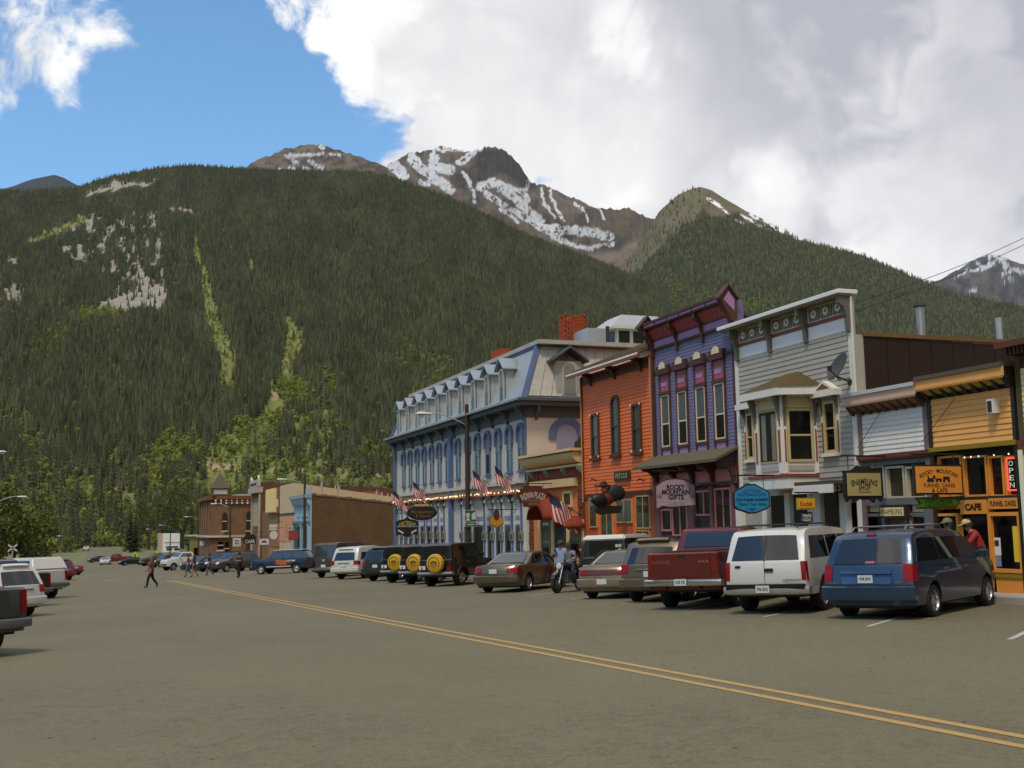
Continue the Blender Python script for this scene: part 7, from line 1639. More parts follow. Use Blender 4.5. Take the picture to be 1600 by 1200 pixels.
# blue souvenir sign
bl = [(-1, -.5), (-.8, -.72), (-.45, -.86), (-.15, -1), (0, -.96), (.15, -1), (.45, -.86), (.8, -.72), (1, -.5), (1, .45), (.8, .62), (.5, .80), (.22, 1), (-.22, 1), (-.5, .80), (-.8, .62), (-1, .45)]
s, tx, d_ = hsign('bright blue sign listing great souvenirs and toys', 1145, 1202, 756, 803, 18.75, bl, M(A(38, 122, 178, 1.25), .5, .05), INK)
DB = M((.008, .03, .07), .6, 0)
tx('GOLD NUGGET', 0, .58, .50, .10, DB, 0, 1.4); tx('SOUVENIRS & GIFTS', 0, .28, .76, .10, DB); tx('Lots of great souvenirs', 0, -.06, .86, .15, M((.004, .01, .03), .6, 0), .02); tx('T-Shirts • Toys • Books', 0, -.38, .78, .13, DB, .01); tx('• Film •', 0, -.68, .26, .12, DB, .01)
# film and book boards by the shop door
s, tx, d_ = hsign('yellow film board with red lettering beside the grey shop door', 1245, 1273, 778, 796, 18.95, REC, M(A(215, 160, 35, 1.2), .5, .05), M((.45, .30, .03), .5, 0), barz=.15)
tx('Kodak', 0, 0, .72, .45, M((.45, .04, .02), .6, 0), .03)
s, tx, d_ = hsign('small white board reading Books', 1250, 1269, 800, 817, 18.9, [(-1, -.8), (0, -1), (1, -.8), (1, .9), (.5, 1), (0, .75), (-.5, 1), (-1, .9)], WHL, INK, bar=False); tx('Books', 0, 0, .78, .42, INK, .02)
for xx in (d_[0]-.12, d_[0]+.12): MB().cyl((xx, d_[1], d_[2]+d_[4]*.8), (xx, d_[1], d_[2]+d_[4]+.12), .008, .008, 5).build('hanger', BLACK, s)
# plaza sign, stepped brown board
st = [(-.82, -.55), (-.62, -.55), (-.62, -1), (.55, -1), (.55, -.78), (.8, -.78), (.8, -.4), (1, -.3), (1, .42), (.82, .42), (.82, .7), (.6, .7), (.6, 1), (-.6, 1), (-.6, .72), (-.82, .72), (-.82, .42), (-1, .42), (-1, -.3), (-.82, -.3)]
s, tx, d_ = hsign('brown stepped sign reading INDIAN PLAZA', 808, 857, 759, 792, 19.6, st, M(A(78, 38, 18), .7, .12), M(A(50, 26, 14), .7, .1), barz=.1)
tx('INDIAN PLAZA', 0, .14, .80, .30, WHL, .01, 1.7); tx('INDIAN JEWELRY', 0, -.42, .52, .12, M((.40, .26, .16), .6, 0)); tx('& POTTERY', 0, -.72, .30, .12, M((.40, .26, .16), .6, 0))
# carved miner figure on the orange shop
s, tx, (cx, Y, cz, w, h) = hsign('dark carved sign of a reclining miner on the orange shop', 929, 972, 788, 804, 19.6, [(-1, -.6), (-.6, -1), (.9, -.7), (1, .8), (.5, .7), (-.9, .9)], INK, M(A(40, 38, 26), .7, .2), bar=False)
def blob(name, c, r, mat): MB().lathe((0, 0, 0), [(math.sin(a), -math.cos(a)) for a in np.linspace(.05, math.pi-.05, 9)], 12).build(name, mat, s, smooth=180).matrix_basis = Matrix.Translation(c) @ Matrix.Diagonal((*r, 1))
zt = cz+h
for nm, u, dz, r, mt in (('coat', -.55, .22, (.42, .16, .26), BLACK), ('shirt', .0, .30, (.30, .15, .26), M(A(80, 34, 16), .7, .1)), ('head', -.25, .72, (.14, .13, .16), M(A(110, 80, 55), .7, .1)), ('hat', -.28, .92, (.26, .2, .07), M(A(50, 26, 14), .7, .1)), ('hat_crown', -.30, 1.0, (.15, .14, .13), M(A(45, 22, 12), .7, .1)), ('sack', .55, .55, (.44, .18, .34), M((.016, .022, .026), .6, .1)), ('arm', .35, .28, (.3, .1, .09), M(A(100, 85, 62), .7, .1)), ('hand', .66, .20, (.10, .09, .09), M((.42, .40, .36), .7, .1))): blob(nm, (cx+u*w, Y, zt+dz*.8), r, mt)
zb_ = onY(950, 759, Y)[2]; MB().tube([(XF, Y, zb_), (cx-w, Y, zb_)], .03, 6).build('bracket_arm', M(A(95, 38, 18), .6, .1), s)
for u in (-.8, .75): MB().cyl((cx+u*w, Y, zb_), (cx+u*w, Y, zt-.02), .012, .012, 5).build('hanger', BLACK, s)
# hotel signs
s, tx, (cx, Y, cz, w, h) = hsign('black oval saloon sign with orange script on the hotel', 636, 683, 789, 813, 19.4, ell(), INK, BLACK)
tx('Restaurant', 0, .12, .72, .22, M((.30, .14, .04), .5, 0), 0); tx('& Saloon', .05, -.42, .5, .18, M((.30, .14, .04), .5, 0), 0)
MB().prism([(cx-w*.5, cz+h*.82), (cx+w*.5, cz+h*.82), (cx+w*.42, cz+h*1.12), (cx-w*.42, cz+h*1.12)], 'y', Y-.05, Y+.05).build('gilt_crest', GOLDL, s)
s, tx, (cx, Y, cz, w, h) = hsign('black sign with gold arched ORTEGAS lettering at hotel end', 619, 653, 808, 839, 19.4, [(-1, -.85), (-.5, -.7), (-.2, -1), (.2, -1), (.5, -.7), (1, -.85), (1, .55), (.72, .72), (.4, .74), (0, 1), (-.4, .74), (-.72, .72), (-1, .55)], INK, BLACK)
tx('ORTEGAS', 0, .38, .76, .22, GOLDL, .03, 1.5); tx('Old Town Indian Store', 0, .08, .92, .09, WHL, .01)
for sd in (-1, 1): MB().prism([(cx+sd*w*.85, cz-h*.22), (cx+sd*w*.85, cz-h*.40), (cx+sd*w*.35, cz-h*.70), (cx+sd*w*.35, cz-h*.52)], 'y', Y-.05, Y-.043).build('ribbon', WHL, s)
s, tx, d_ = hsign('yellow cloud-shaped sign with brown figure on the hotel', 764, 787, 804, 824, 19.3, [(math.cos(t)*(1-.07*math.cos(6*t)), math.sin(t)*(1-.07*math.cos(6*t))) for t in np.linspace(0, 2*math.pi, 36, endpoint=False)], M(A(170, 130, 45, 1.2), .6, .1), M((.2, .12, .03), .6, .1))
MB().prism([(d_[0]+.16*math.cos(t), d_[2]+.32+.3*math.sin(t)) for t in np.linspace(0, 6.28, 12, endpoint=False)], 'y', d_[1]-.05, d_[1]-.043).build('painted_figure', M(A(70, 36, 14), .7, .1), s)
# signs farther along: cafe and neighbours
for l, r, t, bt, shp, fm, em, lb, txts in (
    (381, 400, 834, 850, [(-1, -1), (1, -1), (1, .4), (.7, .8), (0, 1), (-.7, .8), (-1, .4)], INK, INK, 'black cafe sign with white letters along the far pavement', (('CAFE', -.5, .78, .34, WHL, .02),)),
    (404, 421, 841, 852, REC, WHL, BLACK, 'white sign with dark mountain motif in a black frame', ()),
    (420.5, 434.5, 828.5, 843.5, ell(20), WHL, BLACK, 'round white sign on black square board', ()),
    (420.5, 433, 819, 829, REC, WHL, M((.4, .4, .38), .6, 0), 'plain white board above the round sign', ()),
    (451, 466, 829, 844, REC, M(A(130, 58, 60), .6, .1), M(A(90, 40, 40), .6, .1), 'maroon hanging sign before the white store', ()),
    (363.5, 376.5, 840.5, 854, REC, WHL, M((.4, .36, .33), .6, 0), 'white sign with red script before the brick hall', ()),
    (311.5, 322.5, 845, 853, REC, WHL, BLACK, 'small pale sign by the low olive shop', ())):
    s, tx, d_ = hsign(lb, l, r, t, bt, 19.2, shp, fm, em)
    for q in txts: tx(q[0], 0, q[1], q[2], q[3], q[4], q[5])
    if 'mountain' in lb: MB().prism([(d_[0]-.55*d_[3], d_[2]-.2*d_[4]), (d_[0]+.55*d_[3], d_[2]-.2*d_[4]), (d_[0]+.15*d_[3], d_[2]+.4*d_[4]), (d_[0]-.2*d_[3], d_[2]+.3*d_[4])], 'y', d_[1]-.05, d_[1]-.043).build('painted_mountain', INK, s)
    if 'script' in lb:
        for k in range(2): MB().tube([(d_[0]-.55*d_[3], d_[1]-.05, d_[2]+(.25-.6*k)*d_[4]), (d_[0]-.1*d_[3], d_[1]-.05, d_[2]+(.5-.6*k)*d_[4]), (d_[0]+.55*d_[3], d_[1]-.05, d_[2]+(.2-.6*k)*d_[4])], .06, 5).build('script_stroke', M((.3, .04, .04), .6, 0), s)

# ------------------------------------------------------------------ utility poles, street lamps, wires
WOOD = M((.050, .034, .022), .9, .3, 4, bump=.4, bscale=30); LAMPM = M((.50, .52, .52), .4, .1, metal=.3)
def lamp_post(px, X, lpx, lpy, label, top=None, side=-1):
    Y = Yf(px, 800, X); zl = onY(lpx, lpy, Y)[2]; xl = onY(lpx, lpy, Y)[0]; zt = zl+.55 if top is None else top; z0 = G(X, Y)
    t = thing('street_lamp', label, 'street lamp', (X, Y, z0), 0, 'street lamps on wooden poles')
    MB().cyl((X, Y, z0-.2), (X, Y, zt), .17, .11, 10).build('pole', WOOD, t, smooth=40)
    pts = [(X, Y, zl-.55)]+[(X+(xl-X)*u*.78, Y, zl-.55+.68*math.sin(u*math.pi/2)) for u in np.linspace(.12, 1, 6)]
    MB().tube(pts, .03, 6).build('arm', LAMPM, t)
    a = X+(xl-X)*.72; sg = -1 if xl < X else 1; r = []
    for k, (f, hh, wd) in enumerate(((0, .05, .06), (.25, .08, .12), (.55, .12, .19), (.9, .12, .20), (1.12, .04, .10))): r.append([(a+sg*f*.85, Y+wd*math.cos(q), zl+.05+hh*math.sin(q)*(1 if math.sin(q) > 0 else .7)) for q in np.linspace(0, 2*math.pi, 10, endpoint=False)])
    hd = MB().loft(r).build('lamp_head', M((.58, .58, .55), .4, .08), t, smooth=50)
    MB().lathe((a+sg*.62, Y, zl-.10), [(.02, -.06), (.12, -.02), (.15, .04)], 10).build('lamp_lens', LENS, hd)
    return t, Y, zt
lp, LY, LZ = lamp_post(731, 19.35, 654, 648, 'tall wooden lamp pole with green sign before the hotel', top=8.55)
# the green direction plate on that pole
gx = 19.35; rc0, rc1 = onY(726, 797, LY-.2), onY(744.5, 822, LY-.2)
gs = thing('green_sign', 'green and white pictogram sign on the lamp pole by the hotel', 'sign', (gx, LY-.2, rc1[2]))
GRN = M((.012, .13, .06), .5, .05); x0, x1, z0, z1 = rc0[0], rc1[0], rc1[2], rc0[2]
box('plate', WHL, gs, x0, x1, LY-.22, LY-.19, z0+.24, z1); box('plate_face', GRN, gs, x0+.02, x1-.02, LY-.226, LY-.2205, z0+.26, z1-.02)
box('lower_plate', WHL, gs, x0, x1, LY-.22, LY-.19, z0-.02, z0+.225); box('lower_face', GRN, gs, x0+.02, x1-.02, LY-.226, LY-.2205, z0, z0+.205); box('lower_text_bar', WHL, gs, x0+.12, x1-.12, LY-.23, LY-.2265, z0+.07, z0+.12)
ww_ = x1-x0; hh_ = z1-z0-.24; zc_ = z0+.24
MB().box(x0+ww_*.12, x0+ww_*.42, LY-.231, LY-.2265, zc_+hh_*.38, zc_+hh_*.74).build('pictogram', WHL, gs); MB().prism([(x0+ww_*.08, zc_+hh_*.1), (x0+ww_*.46, zc_+hh_*.1), (x0+ww_*.32, zc_+hh_*.36), (x0+ww_*.2, zc_+hh_*.36)], 'y', LY-.231, LY-.2265).build('pictogram', WHL, gs); MB().prism([(x0+ww_*.58, zc_+hh_*.2), (x0+ww_*.92, zc_+hh_*.2), (x0+ww_*.92, zc_+hh_*.9), (x0+ww_*.58, zc_+hh_*.65)], 'y', LY-.231, LY-.2265).build('pictogram', WHL, gs)
for px, a, c, lb in ((476, 437, 750, 'wooden lamp pole before the pale blue front'), (360, 330, 788, 'wooden lamp pole before the brick hall'), (311, 290, 808, 'wooden lamp pole beside the low olive shop'), (267, 249, 821, 'wooden lamp pole before the white two-storey building')):
    lamp_post(px, 19.35, a, c, lb)
for px, a, c, q in ((243, 229, 827, 'in front of the broad leafy tree'), (229, 218, 835, 'between the broad leafy tree and the spruces'), (212, 200, 838, 'beside the two dark spruces')): lamp_post(px, 19.35, a, c, 'small distant wooden lamp pole '+q)
lamp_post(-8, -9.8, 40, 777, 'wooden lamp pole across the street beside the dark leafy trees'); lamp_post(-45, -9.8, 3, 707, 'wooden lamp pole across the street, lamp at the forest edge'); lamp_post(62, -9.8, 84, 828, 'distant wooden lamp pole across the street'); lamp_post(81, -9.8, 92, 838, 'farthest wooden lamp pole across the street')
# plain utility pole with crossarm behind the brick store
X_, Y_ = onY(563, 752, 130)[0], 130; zt = onY(563, 752, 130)[2]; t = thing('utility_pole', 'bare utility pole behind the brick store', 'utility pole', (X_, Y_, G(X_, Y_)))
MB().cyl((X_, Y_, G(X_, Y_)), (X_, Y_, zt), .2, .14, 8).build('pole', WOOD, t); 
X_, Y_ = onY(1300, 486, 40)[0], 40; zt = onY(1300, 486, 40)[2]; t = thing('utility_pole', 'utility pole hidden behind the grey shop carrying two wires', 'utility pole', (X_, Y_, G(X_, Y_)))
MB().cyl((X_, Y_, G(X_, Y_)), (X_, Y_, zt+.1), .16, .12, 8).build('pole', WOOD, t)
for (a, c) in (((1300, 486), (1700, 322)), ((1300, 499), (1700, 332))):
    p, q = Vector(onY(*a, 40)), Vector(onY(*c, 44)); pts = [p.lerp(q, k/10)-Vector((0, 0, .35*math.sin(math.pi*k/10))) for k in range(11)]; pts = [Vector((v.x, v.y, v.z)) for v in pts]
    MB().tube(pts, .016, 5).build('wire', BLACK, t)
# guy wires and cables over the shopfronts
for (a, c) in (((1441, 690), (1492, 622)), ((1340, 700), (1378, 640))):
    p, q = onX(*a, XF-.1), onX(*c, XF-.1); o = MB().tube([p, q], .008, 4).build('stay_wire', BLACK); tag(o, 'thin stay wire slanting across the orange cafe boards' if a[0] > 1400 else 'thin stay wire slanting across the white boards', 'wire')

# ------------------------------------------------------------------ town trees
LEAF = leaf_mat('cottonwood_leaves', (.045, .062, .014), (.075, .098, .022), (.12, .14, .034), attr=False); LEAFD = leaf_mat('dark_leaves', (.075, .095, .022), (.115, .14, .032), (.16, .18, .045), attr=False); BARK = M((.07, .055, .04), .9, .3, 3)
def leafy(label, X, Y, H, Wd, mat, seed, n=2600, ls=.30, group='leafy trees along the street'):
    rs_ = random.Random(seed); z0 = G(X, Y); t = thing('leafy_tree', label, 'tree', (X, Y, z0), 0, group); mb = MB()
    mb.cyl((X, Y, z0-.3), (X, Y, z0+H*.3), H*.03, H*.022, 8); lobes = []
    for k in range(7):
        a = k*2.4+rs_.random(); r = Wd*rs_.uniform(.2, .42); top = Vector((X+r*math.cos(a), Y+r*math.sin(a), z0+H*rs_.uniform(.45, .85))); mb.cyl((X, Y, z0+H*rs_.uniform(.16, .3)), top, H*.014, H*.004, 6); lobes.append((top, Wd*rs_.uniform(.18, .30)))
    for k in range(12): a = rs_.random()*6.28; r = Wd*rs_.uniform(.15, .5); zz = rs_.uniform(.22, .92); r *= (1-abs(zz-.5)*1.0); lobes.append((Vector((X+r*math.cos(a), Y+r*math.sin(a), z0+H*zz)), Wd*rs_.uniform(.10, .22)))
    mb.build('trunk', BARK, t); c = MB()
    for _ in range(n):
        p, r = rs_.choice(lobes); d = Vector((rs_.gauss(0, 1), rs_.gauss(0, 1), rs_.gauss(0, .85))).normalized(); q = p+d*r*rs_.uniform(.55, 1.12)
        if q.z < z0+H*.1: continue
        s_ = ls*rs_.uniform(.5, 1.2); u = (d.orthogonal()+Vector((rs_.gauss(0, .5), rs_.gauss(0, .5), rs_.gauss(0, .5)))).normalized(); v_ = u.cross(d+Vector((rs_.gauss(0, .5), rs_.gauss(0, .5), rs_.gauss(0, .5)))).normalized()
        c.add([q+u*s_, q+v_*s_*.7, q-u*s_, q-v_*s_*.7], [(0, 1, 2, 3)])
    me = c.mesh('crown', fix=False); me.materials.append(mat); o = link(bpy.data.objects.new('crown', me), t); return t
def spruce(label, X, Y, H, seed, group='spruces in town'):
    z0 = G(X, Y); t = thing('spruce_tree', label, 'tree', (X, Y, z0), 0, group); MB().cyl((X, Y, z0-.2), (X, Y, z0+H*.9), H*.02, H*.003, 7).build('trunk', BARK, t); rs_ = random.Random(seed); c = MB()
    for k in range(26):
        tt = k/25; zz = z0+H*(.06+.92*tt); r = H*.20*(1-tt)**.8+.12
        for i in range(int(9+14*(1-tt))):
            a = rs_.random()*6.28; q = r*rs_.uniform(.55, 1.1); d = Vector((math.cos(a), math.sin(a), -.32)); s_ = Vector((-math.sin(a), math.cos(a), 0))*q*.22
            p = Vector((X, Y, zz+rs_.uniform(-.1, .1))); c.add([p, p+d*q*.6+s_, p+d*q, p+d*q*.6-s_], [(0, 1, 2, 3)])
    me = c.mesh('crown', fix=False); me.materials.append(leaf_mat('town_spruce', (.020, .030, .012), (.032, .042, .016), (.05, .058, .022), attr=False)); link(bpy.data.objects.new('crown', me), t)
for (px, Y, H, Wd, m, lb) in ((252, 425, 24, 21, LEAF, 'broad leafy tree beside the white two-storey building'), (232, 440, 21, 16, LEAF, 'leafy tree left of the broad one by the white building'), (285, 430, 23, 16, LEAF, 'leafy tree behind the white two-storey building'), (22, 165, 10.5, 9.5, LEAFD, 'dark leafy tree behind the crossing sign across the street'), (54, 178, 10, 7, LEAFD, 'dark leafy tree on the street side of the crossing sign'), (-18, 160, 12, 10, LEAFD, 'dark leafy tree at the far side of the crossing sign'), (386, 330, 15, 10, ASP_T if 'ASP_T' in globals() else LEAF, 'leafy tree behind the ornate brick front')):
    leafy(lb, onY(px, 850, Y)[0], Y, H, Wd, m, px+50)
for px, Y, H, lb in ((299, 262, 11, 'dense dark spruce between the low shop and the white building'), (203, 420, 18, 'tall dark spruce beyond the lamp poles'), (211, 395, 14, 'dark spruce in front of the tallest spruce')): spruce(lb, onY(px, 860, Y)[0], Y, H, px)

# ------------------------------------------------------------------ people
SKIN = M((.36, .20, .13), .6, .08)
def person(label, X, Y, rz, pose, cols, H=1.75, z=None, hair=True, hairlong=False, cap=None, shorts=False, build=1.14):
    """one continuous skinned body; pose = dict of joint positions in metres for a 1.75 m figure facing +x"""
    t = thing('person', label, 'person', (X, Y, G(X, Y) if z is None else z), R(rz), 'people in the street')
    J = dict(pel=(0, 0, .96), wai=(0, 0, 1.10), che=(.0, 0, 1.30), nck=(0, 0, 1.47), hd0=(.02, 0, 1.57), hd1=(.03, 0, 1.68),
             lsh=(0, .19, 1.40), lel=(-.02, .24, 1.13), lwr=(.06, .25, .90), lha=(.09, .25, .81), rsh=(0, -.19, 1.40), rel=(-.02, -.24, 1.13), rwr=(.06, -.25, .90), rha=(.09, -.25, .81),
             lhi=(0, .10, .90), lkn=(.02, .11, .50), lan=(0, .11, .09), lto=(.16, .12, .05), rhi=(0, -.10, .90), rkn=(.02, -.11, .50), ran=(0, -.11, .09), rto=(.16, -.12, .05))
    J.update(pose)
    E = [('pel', 'wai'), ('wai', 'che'), ('che', 'nck'), ('nck', 'hd0'), ('hd0', 'hd1')]
    for s in 'lr': E += [('che', s+'sh'), (s+'sh', s+'el'), (s+'el', s+'wr'), (s+'wr', s+'ha'), ('pel', s+'hi'), (s+'hi', s+'kn'), (s+'kn', s+'an'), (s+'an', s+'to')]
    Rd = dict(pel=(.155, .12), wai=(.145, .11), che=(.165, .12), nck=(.058, .06), hd0=(.085, .095), hd1=(.085, .098))
    for s in 'lr': Rd.update({s+'sh': (.075, .07), s+'el': (.06, .058), s+'wr': (.034, .03), s+'ha': (.042, .02), s+'hi': (.112, .11), s+'kn': (.082, .08), s+'an': (.058, .058), s+'to': (.042, .035)})
    names = list(J); me = bpy.data.meshes.new('b'); k = H/1.75; me.from_pydata([tuple(c*k for c in J[n]) for n in names], [(names.index(a), names.index(b)) for a, b in E], [])
    ob = bpy.data.objects.new('b', me); C.objects.link(ob); sm_ = ob.modifiers.new('s', 'SKIN'); sm_.use_smooth_shade = True; sk = me.skin_vertices[0].data
    for i, n in enumerate(names): sk[i].radius = tuple(r*k*(build if n in ('pel', 'wai', 'che') else 1) for r in Rd[n]); sk[i].use_root = (n == 'pel')
    ss = ob.modifiers.new('u', 'SUBSURF'); ss.levels = 1; ss.render_levels = 1
    bpy.context.view_layer.update(); bm_ = bpy.data.meshes.new_from_object(ob.evaluated_get(bpy.context.evaluated_depsgraph_get())); C.objects.unlink(ob); bpy.data.objects.remove(ob)
    shirt, pants, shoe, hairc = cols
    mats = [SKIN, M(shirt, .8, .1, 8), M(pants, .85, .1, 8), M(shoe, .7, .1), M(hairc, .7, .2, 30), M((.02, .015, .012), .3, 0), M((.30, .10, .08), .5, 0)]
    # fingers, nose, ears, eyes and mouth belong to the same skin
    bm = bmesh.new(); bm.from_mesh(bm_); V = {n: Vector(J[n])*k for n in names}; nf0 = len(bm.faces)
    def seg(bone): return V[bone[0]], V[bone[1]]
    def near(p):
        best, bn = 9, None
        for e in E:
            a, b = seg(e); d = b-a; u = max(0, min(1, (p-a).dot(d)/max(1e-9, d.dot(d)))); q = (p-a-d*u).length
            if q < best: best, bn = q, (e, u)
        return bn
    for f in bm.faces:
        e, u = near(f.calc_center_median()); n2 = e[1]
        if n2 in ('hd0', 'hd1') or (n2 == 'nck' and u > .55): mi = 0
        elif n2[1:] == 'ha' or (n2[1:] == 'wr' and (cols_short or u > .8)): mi = 0
        elif n2[1:] == 'to' or (n2[1:] == 'an' and u > .85): mi = 3
        elif n2[1:] in ('kn', 'hi') or (n2 == 'wai' and u < .35): mi = 2 if not (shorts and n2[1:] == 'kn' and u > .6) else 0
        elif n2[1:] == 'an': mi = 0 if shorts else 2
        else: mi = 1
        f.material_index = mi; f.smooth = True
    def add_tube(pts, r0, r1, mi, n=5):
        rings = []
        for i, p in enumerate(pts):
            d = (pts[min(i+1, len(pts)-1)]-pts[max(i-1, 0)]).normalized(); a = d.orthogonal().normalized(); b = d.cross(a); r = r0+(r1-r0)*i/(len(pts)-1)
            rings.append([bm.verts.new(p+a*r*math.cos(6.283*q/n)+b*r*math.sin(6.283*q/n)) for q in range(n)])
        for x, y in zip(rings[:-1], rings[1:]):
            for q in range(n): fc = bm.faces.new((x[q], x[(q+1) % n], y[(q+1) % n], y[q])); fc.material_index = mi; fc.smooth = True
        fc = bm.faces.new(rings[-1]); fc.material_index = mi
    for s in 'lr':
        w, h = V[s+'wr'], V[s+'ha']; d = (h-w).normalized(); sd = (Vector((0, 1, 0)).cross(d)).normalized() if abs(d.y) < .9 else Vector((1, 0, 0)); nr = d.cross(sd)
        for i in range(4): o = h+sd*(i-1.5)*.019*k; L_ = (.075, .085, .08, .06)[i]*k; add_tube([o-d*.02, o+d*L_*.5, o+d*L_+nr*.02*(1 if s == 'l' else -1)*-1], .009*k, .007*k, 0)
        o = w+d*.03+sd*.035*k; add_tube([o, o+d*.04+sd*.025*k, o+d*.075+sd*.03*k], .011*k, .008*k, 0)
    hd = V['hd0'].lerp(V['hd1'], .45); up = (V['hd1']-V['hd0']).normalized(); fw = Vector((1, 0, 0)); fw = (fw-up*fw.dot(up)).normalized(); lf = up.cross(fw)
    if 'face' in pose_extra: fw = Vector(pose_extra['face']).normalized(); lf = up.cross(fw)
    add_tube([hd+fw*.08*k+up*.02, hd+fw*.108*k-up*.02*k], .008*k, .016*k, 0)
    for s in (-1, 1): add_tube([hd+lf*s*.075*k-up*.03*k, hd+lf*s*.098*k, hd+lf*s*.09*k+up*.03*k], .014*k, .012*k, 0); add_tube([hd+fw*.084*k+lf*s*.034*k+up*.018*k, hd+fw*.094*k+lf*s*.034*k+up*.018*k], .010*k, .009*k, 5)
    add_tube([hd+fw*.082*k-lf*.025*k-up*.052*k, hd+fw*.092*k-up*.054*k, hd+fw*.082*k+lf*.025*k-up*.052*k], .008*k, .008*k, 6)
    bm_.materials.clear()
    for m in mats: bm_.materials.append(m)
    bmesh.ops.recalc_face_normals(bm, faces=bm.faces); bm.to_mesh(bm_); bm.free()
    o = bpy.data.objects.new('body', bm_); link(o, t, False)
    hp = []
    for i in range(9):
        a = math.pi*.5*i/8
        hp.append((.107*k*math.sin(a)+.002, .125*k*math.cos(a)))
    lo = [(.11*k, -.02*k), (.108*k, -.07*k)] if not hairlong else [(.115*k, -.05*k), (.125*k, -.14*k), (.11*k, -.24*k), (.06*k, -.27*k)]
    mt_ = Matrix.Translation(V['hd0'].lerp(V['hd1'], .55)-fw*.018*k) @ Matrix((lf, fw, up)).transposed().to_4x4() if False else None
    rot = Matrix((fw, lf, up)).transposed().to_4x4()
    hr = MB().lathe((0, 0, 0), list(reversed(lo))+list(reversed(hp)), 14)
    ho = hr.build('hair', mats[4], t, False, smooth=60); ho.matrix_basis = Matrix.Translation(V['hd0'].lerp(V['hd1'], .62)-fw*(.028 if not hairlong else .035)*k) @ rot
    if cap:
        cm = M(cap, .8, .1, 10); cp = MB().lathe((0, 0, 0), [(.118*k, .0)]+[(.118*k*math.cos(a), .105*k*math.sin(a)) for a in np.linspace(.1, 1.5, 6)], 14); cp.hexa([(.08*k, -.075*k, .0), (.20*k, -.06*k, -.012*k), (.20*k, .06*k, -.012*k), (.08*k, .075*k, .0)], [(.08*k, -.075*k, .014), (.20*k, -.06*k, .004), (.20*k, .06*k, .004), (.08*k, .075*k, .014)])
        co = cp.build('cap', cm, t, False, smooth=40); co.matrix_basis = Matrix.Translation(V['hd0'].lerp(V['hd1'], .75)-fw*.01*k) @ rot
    return t
cols_short = False; pose_extra = {}
walkL = dict(lhi=(0, .10, .90), lkn=(.17, .10, .52), lan=(.22, .10, .09), lto=(.37, .10, .06), rhi=(0, -.1, .90), rkn=(-.08, -.10, .52), ran=(-.34, -.10, .19), rto=(-.27, -.10, .07), lel=(-.12, .24, 1.15), lwr=(.02, .26, .95), lha=(.07, .26, .87), rel=(.06, -.24, 1.13), rwr=(.22, -.22, .98), rha=(.29, -.20, .93))
def at_ground(px, py): return ground_at(px, py)
p = at_ground(236, 919); person('person in maroon jacket and black trousers striding across the street', p[0], p[1], 176, walkL, ((.10, .022, .022), (.010, .010, .011), (.012, .01, .01), (.16, .07, .035)), hairlong=True)
walk2 = dict(lkn=(.14, .10, .52), lan=(.16, .10, .09), lto=(.31, .10, .06), rkn=(-.04, -.1, .52), ran=(-.30, -.1, .17), rto=(-.22, -.1, .06), lel=(-.06, .24, 1.14), rel=(.02, -.24, 1.13))
cols_short = True
p = at_ground(294, 902); person('person in red shirt, jeans and cap walking beside another', p[0], p[1], 170, walk2, ((.20, .018, .016), (.10, .14, .18), (.03, .025, .02), (.03, .02, .015)), cap=(.03, .02, .02))
p = at_ground(303, 902); person('person in dark top and shorts walking next to the red shirt', p[0], p[1], 168, walk2, ((.014, .013, .014), (.03, .028, .025), (.02, .015, .012), (.03, .018, .012)), H=1.64, shorts=True, hairlong=True)
p = at_ground(327, 900); person('person in black top and grey jeans raising one hand to the head', p[0], p[1], 172, dict(walk2, rel=(.16, -.28, 1.32), rwr=(.12, -.16, 1.55), rha=(.10, -.10, 1.62)), ((.012, .012, .013), (.075, .085, .09), (.02, .018, .015), (.03, .02, .015)))
p = at_ground(374, 903); person('person in dark clothes standing before the blue wagon', p[0], p[1], 215, dict(lkn=(.06, .06, .5), lan=(.05, .05, .09), lto=(.2, .06, .05), lel=(.1, .26, 1.16), lwr=(.28, .14, 1.18), lha=(.34, .08, 1.2), rel=(.1, -.26, 1.16), rwr=(.28, -.12, 1.14), rha=(.34, -.06, 1.15)), ((.012, .012, .014), (.010, .010, .010), (.01, .01, .01), (.02, .012, .01)))
X_, Y_, _ = onX(877, 868, 16.4); person('person in light blue shirt and cap standing behind the motorcycle', X_, Y_, 215, dict(lel=(-.04, .30, 1.14), lwr=(.04, .30, .92), rel=(-.02, -.28, 1.14)), ((.20, .30, .52), (.03, .04, .06), (.02, .02, .02), (.06, .05, .04)), cap=(.06, .045, .035), build=1.12)
X_, Y_, _ = onX(913, 866, 16.3); person('long-haired person in dark red top standing near the motorcycle', X_, Y_, 225, dict(lel=(.08, .24, 1.14), lwr=(.26, .14, 1.08), lha=(.33, .10, 1.08)), ((.06, .016, .014), (.02, .022, .03), (.02, .015, .01), (.10, .055, .03)), H=1.72, hairlong=True)
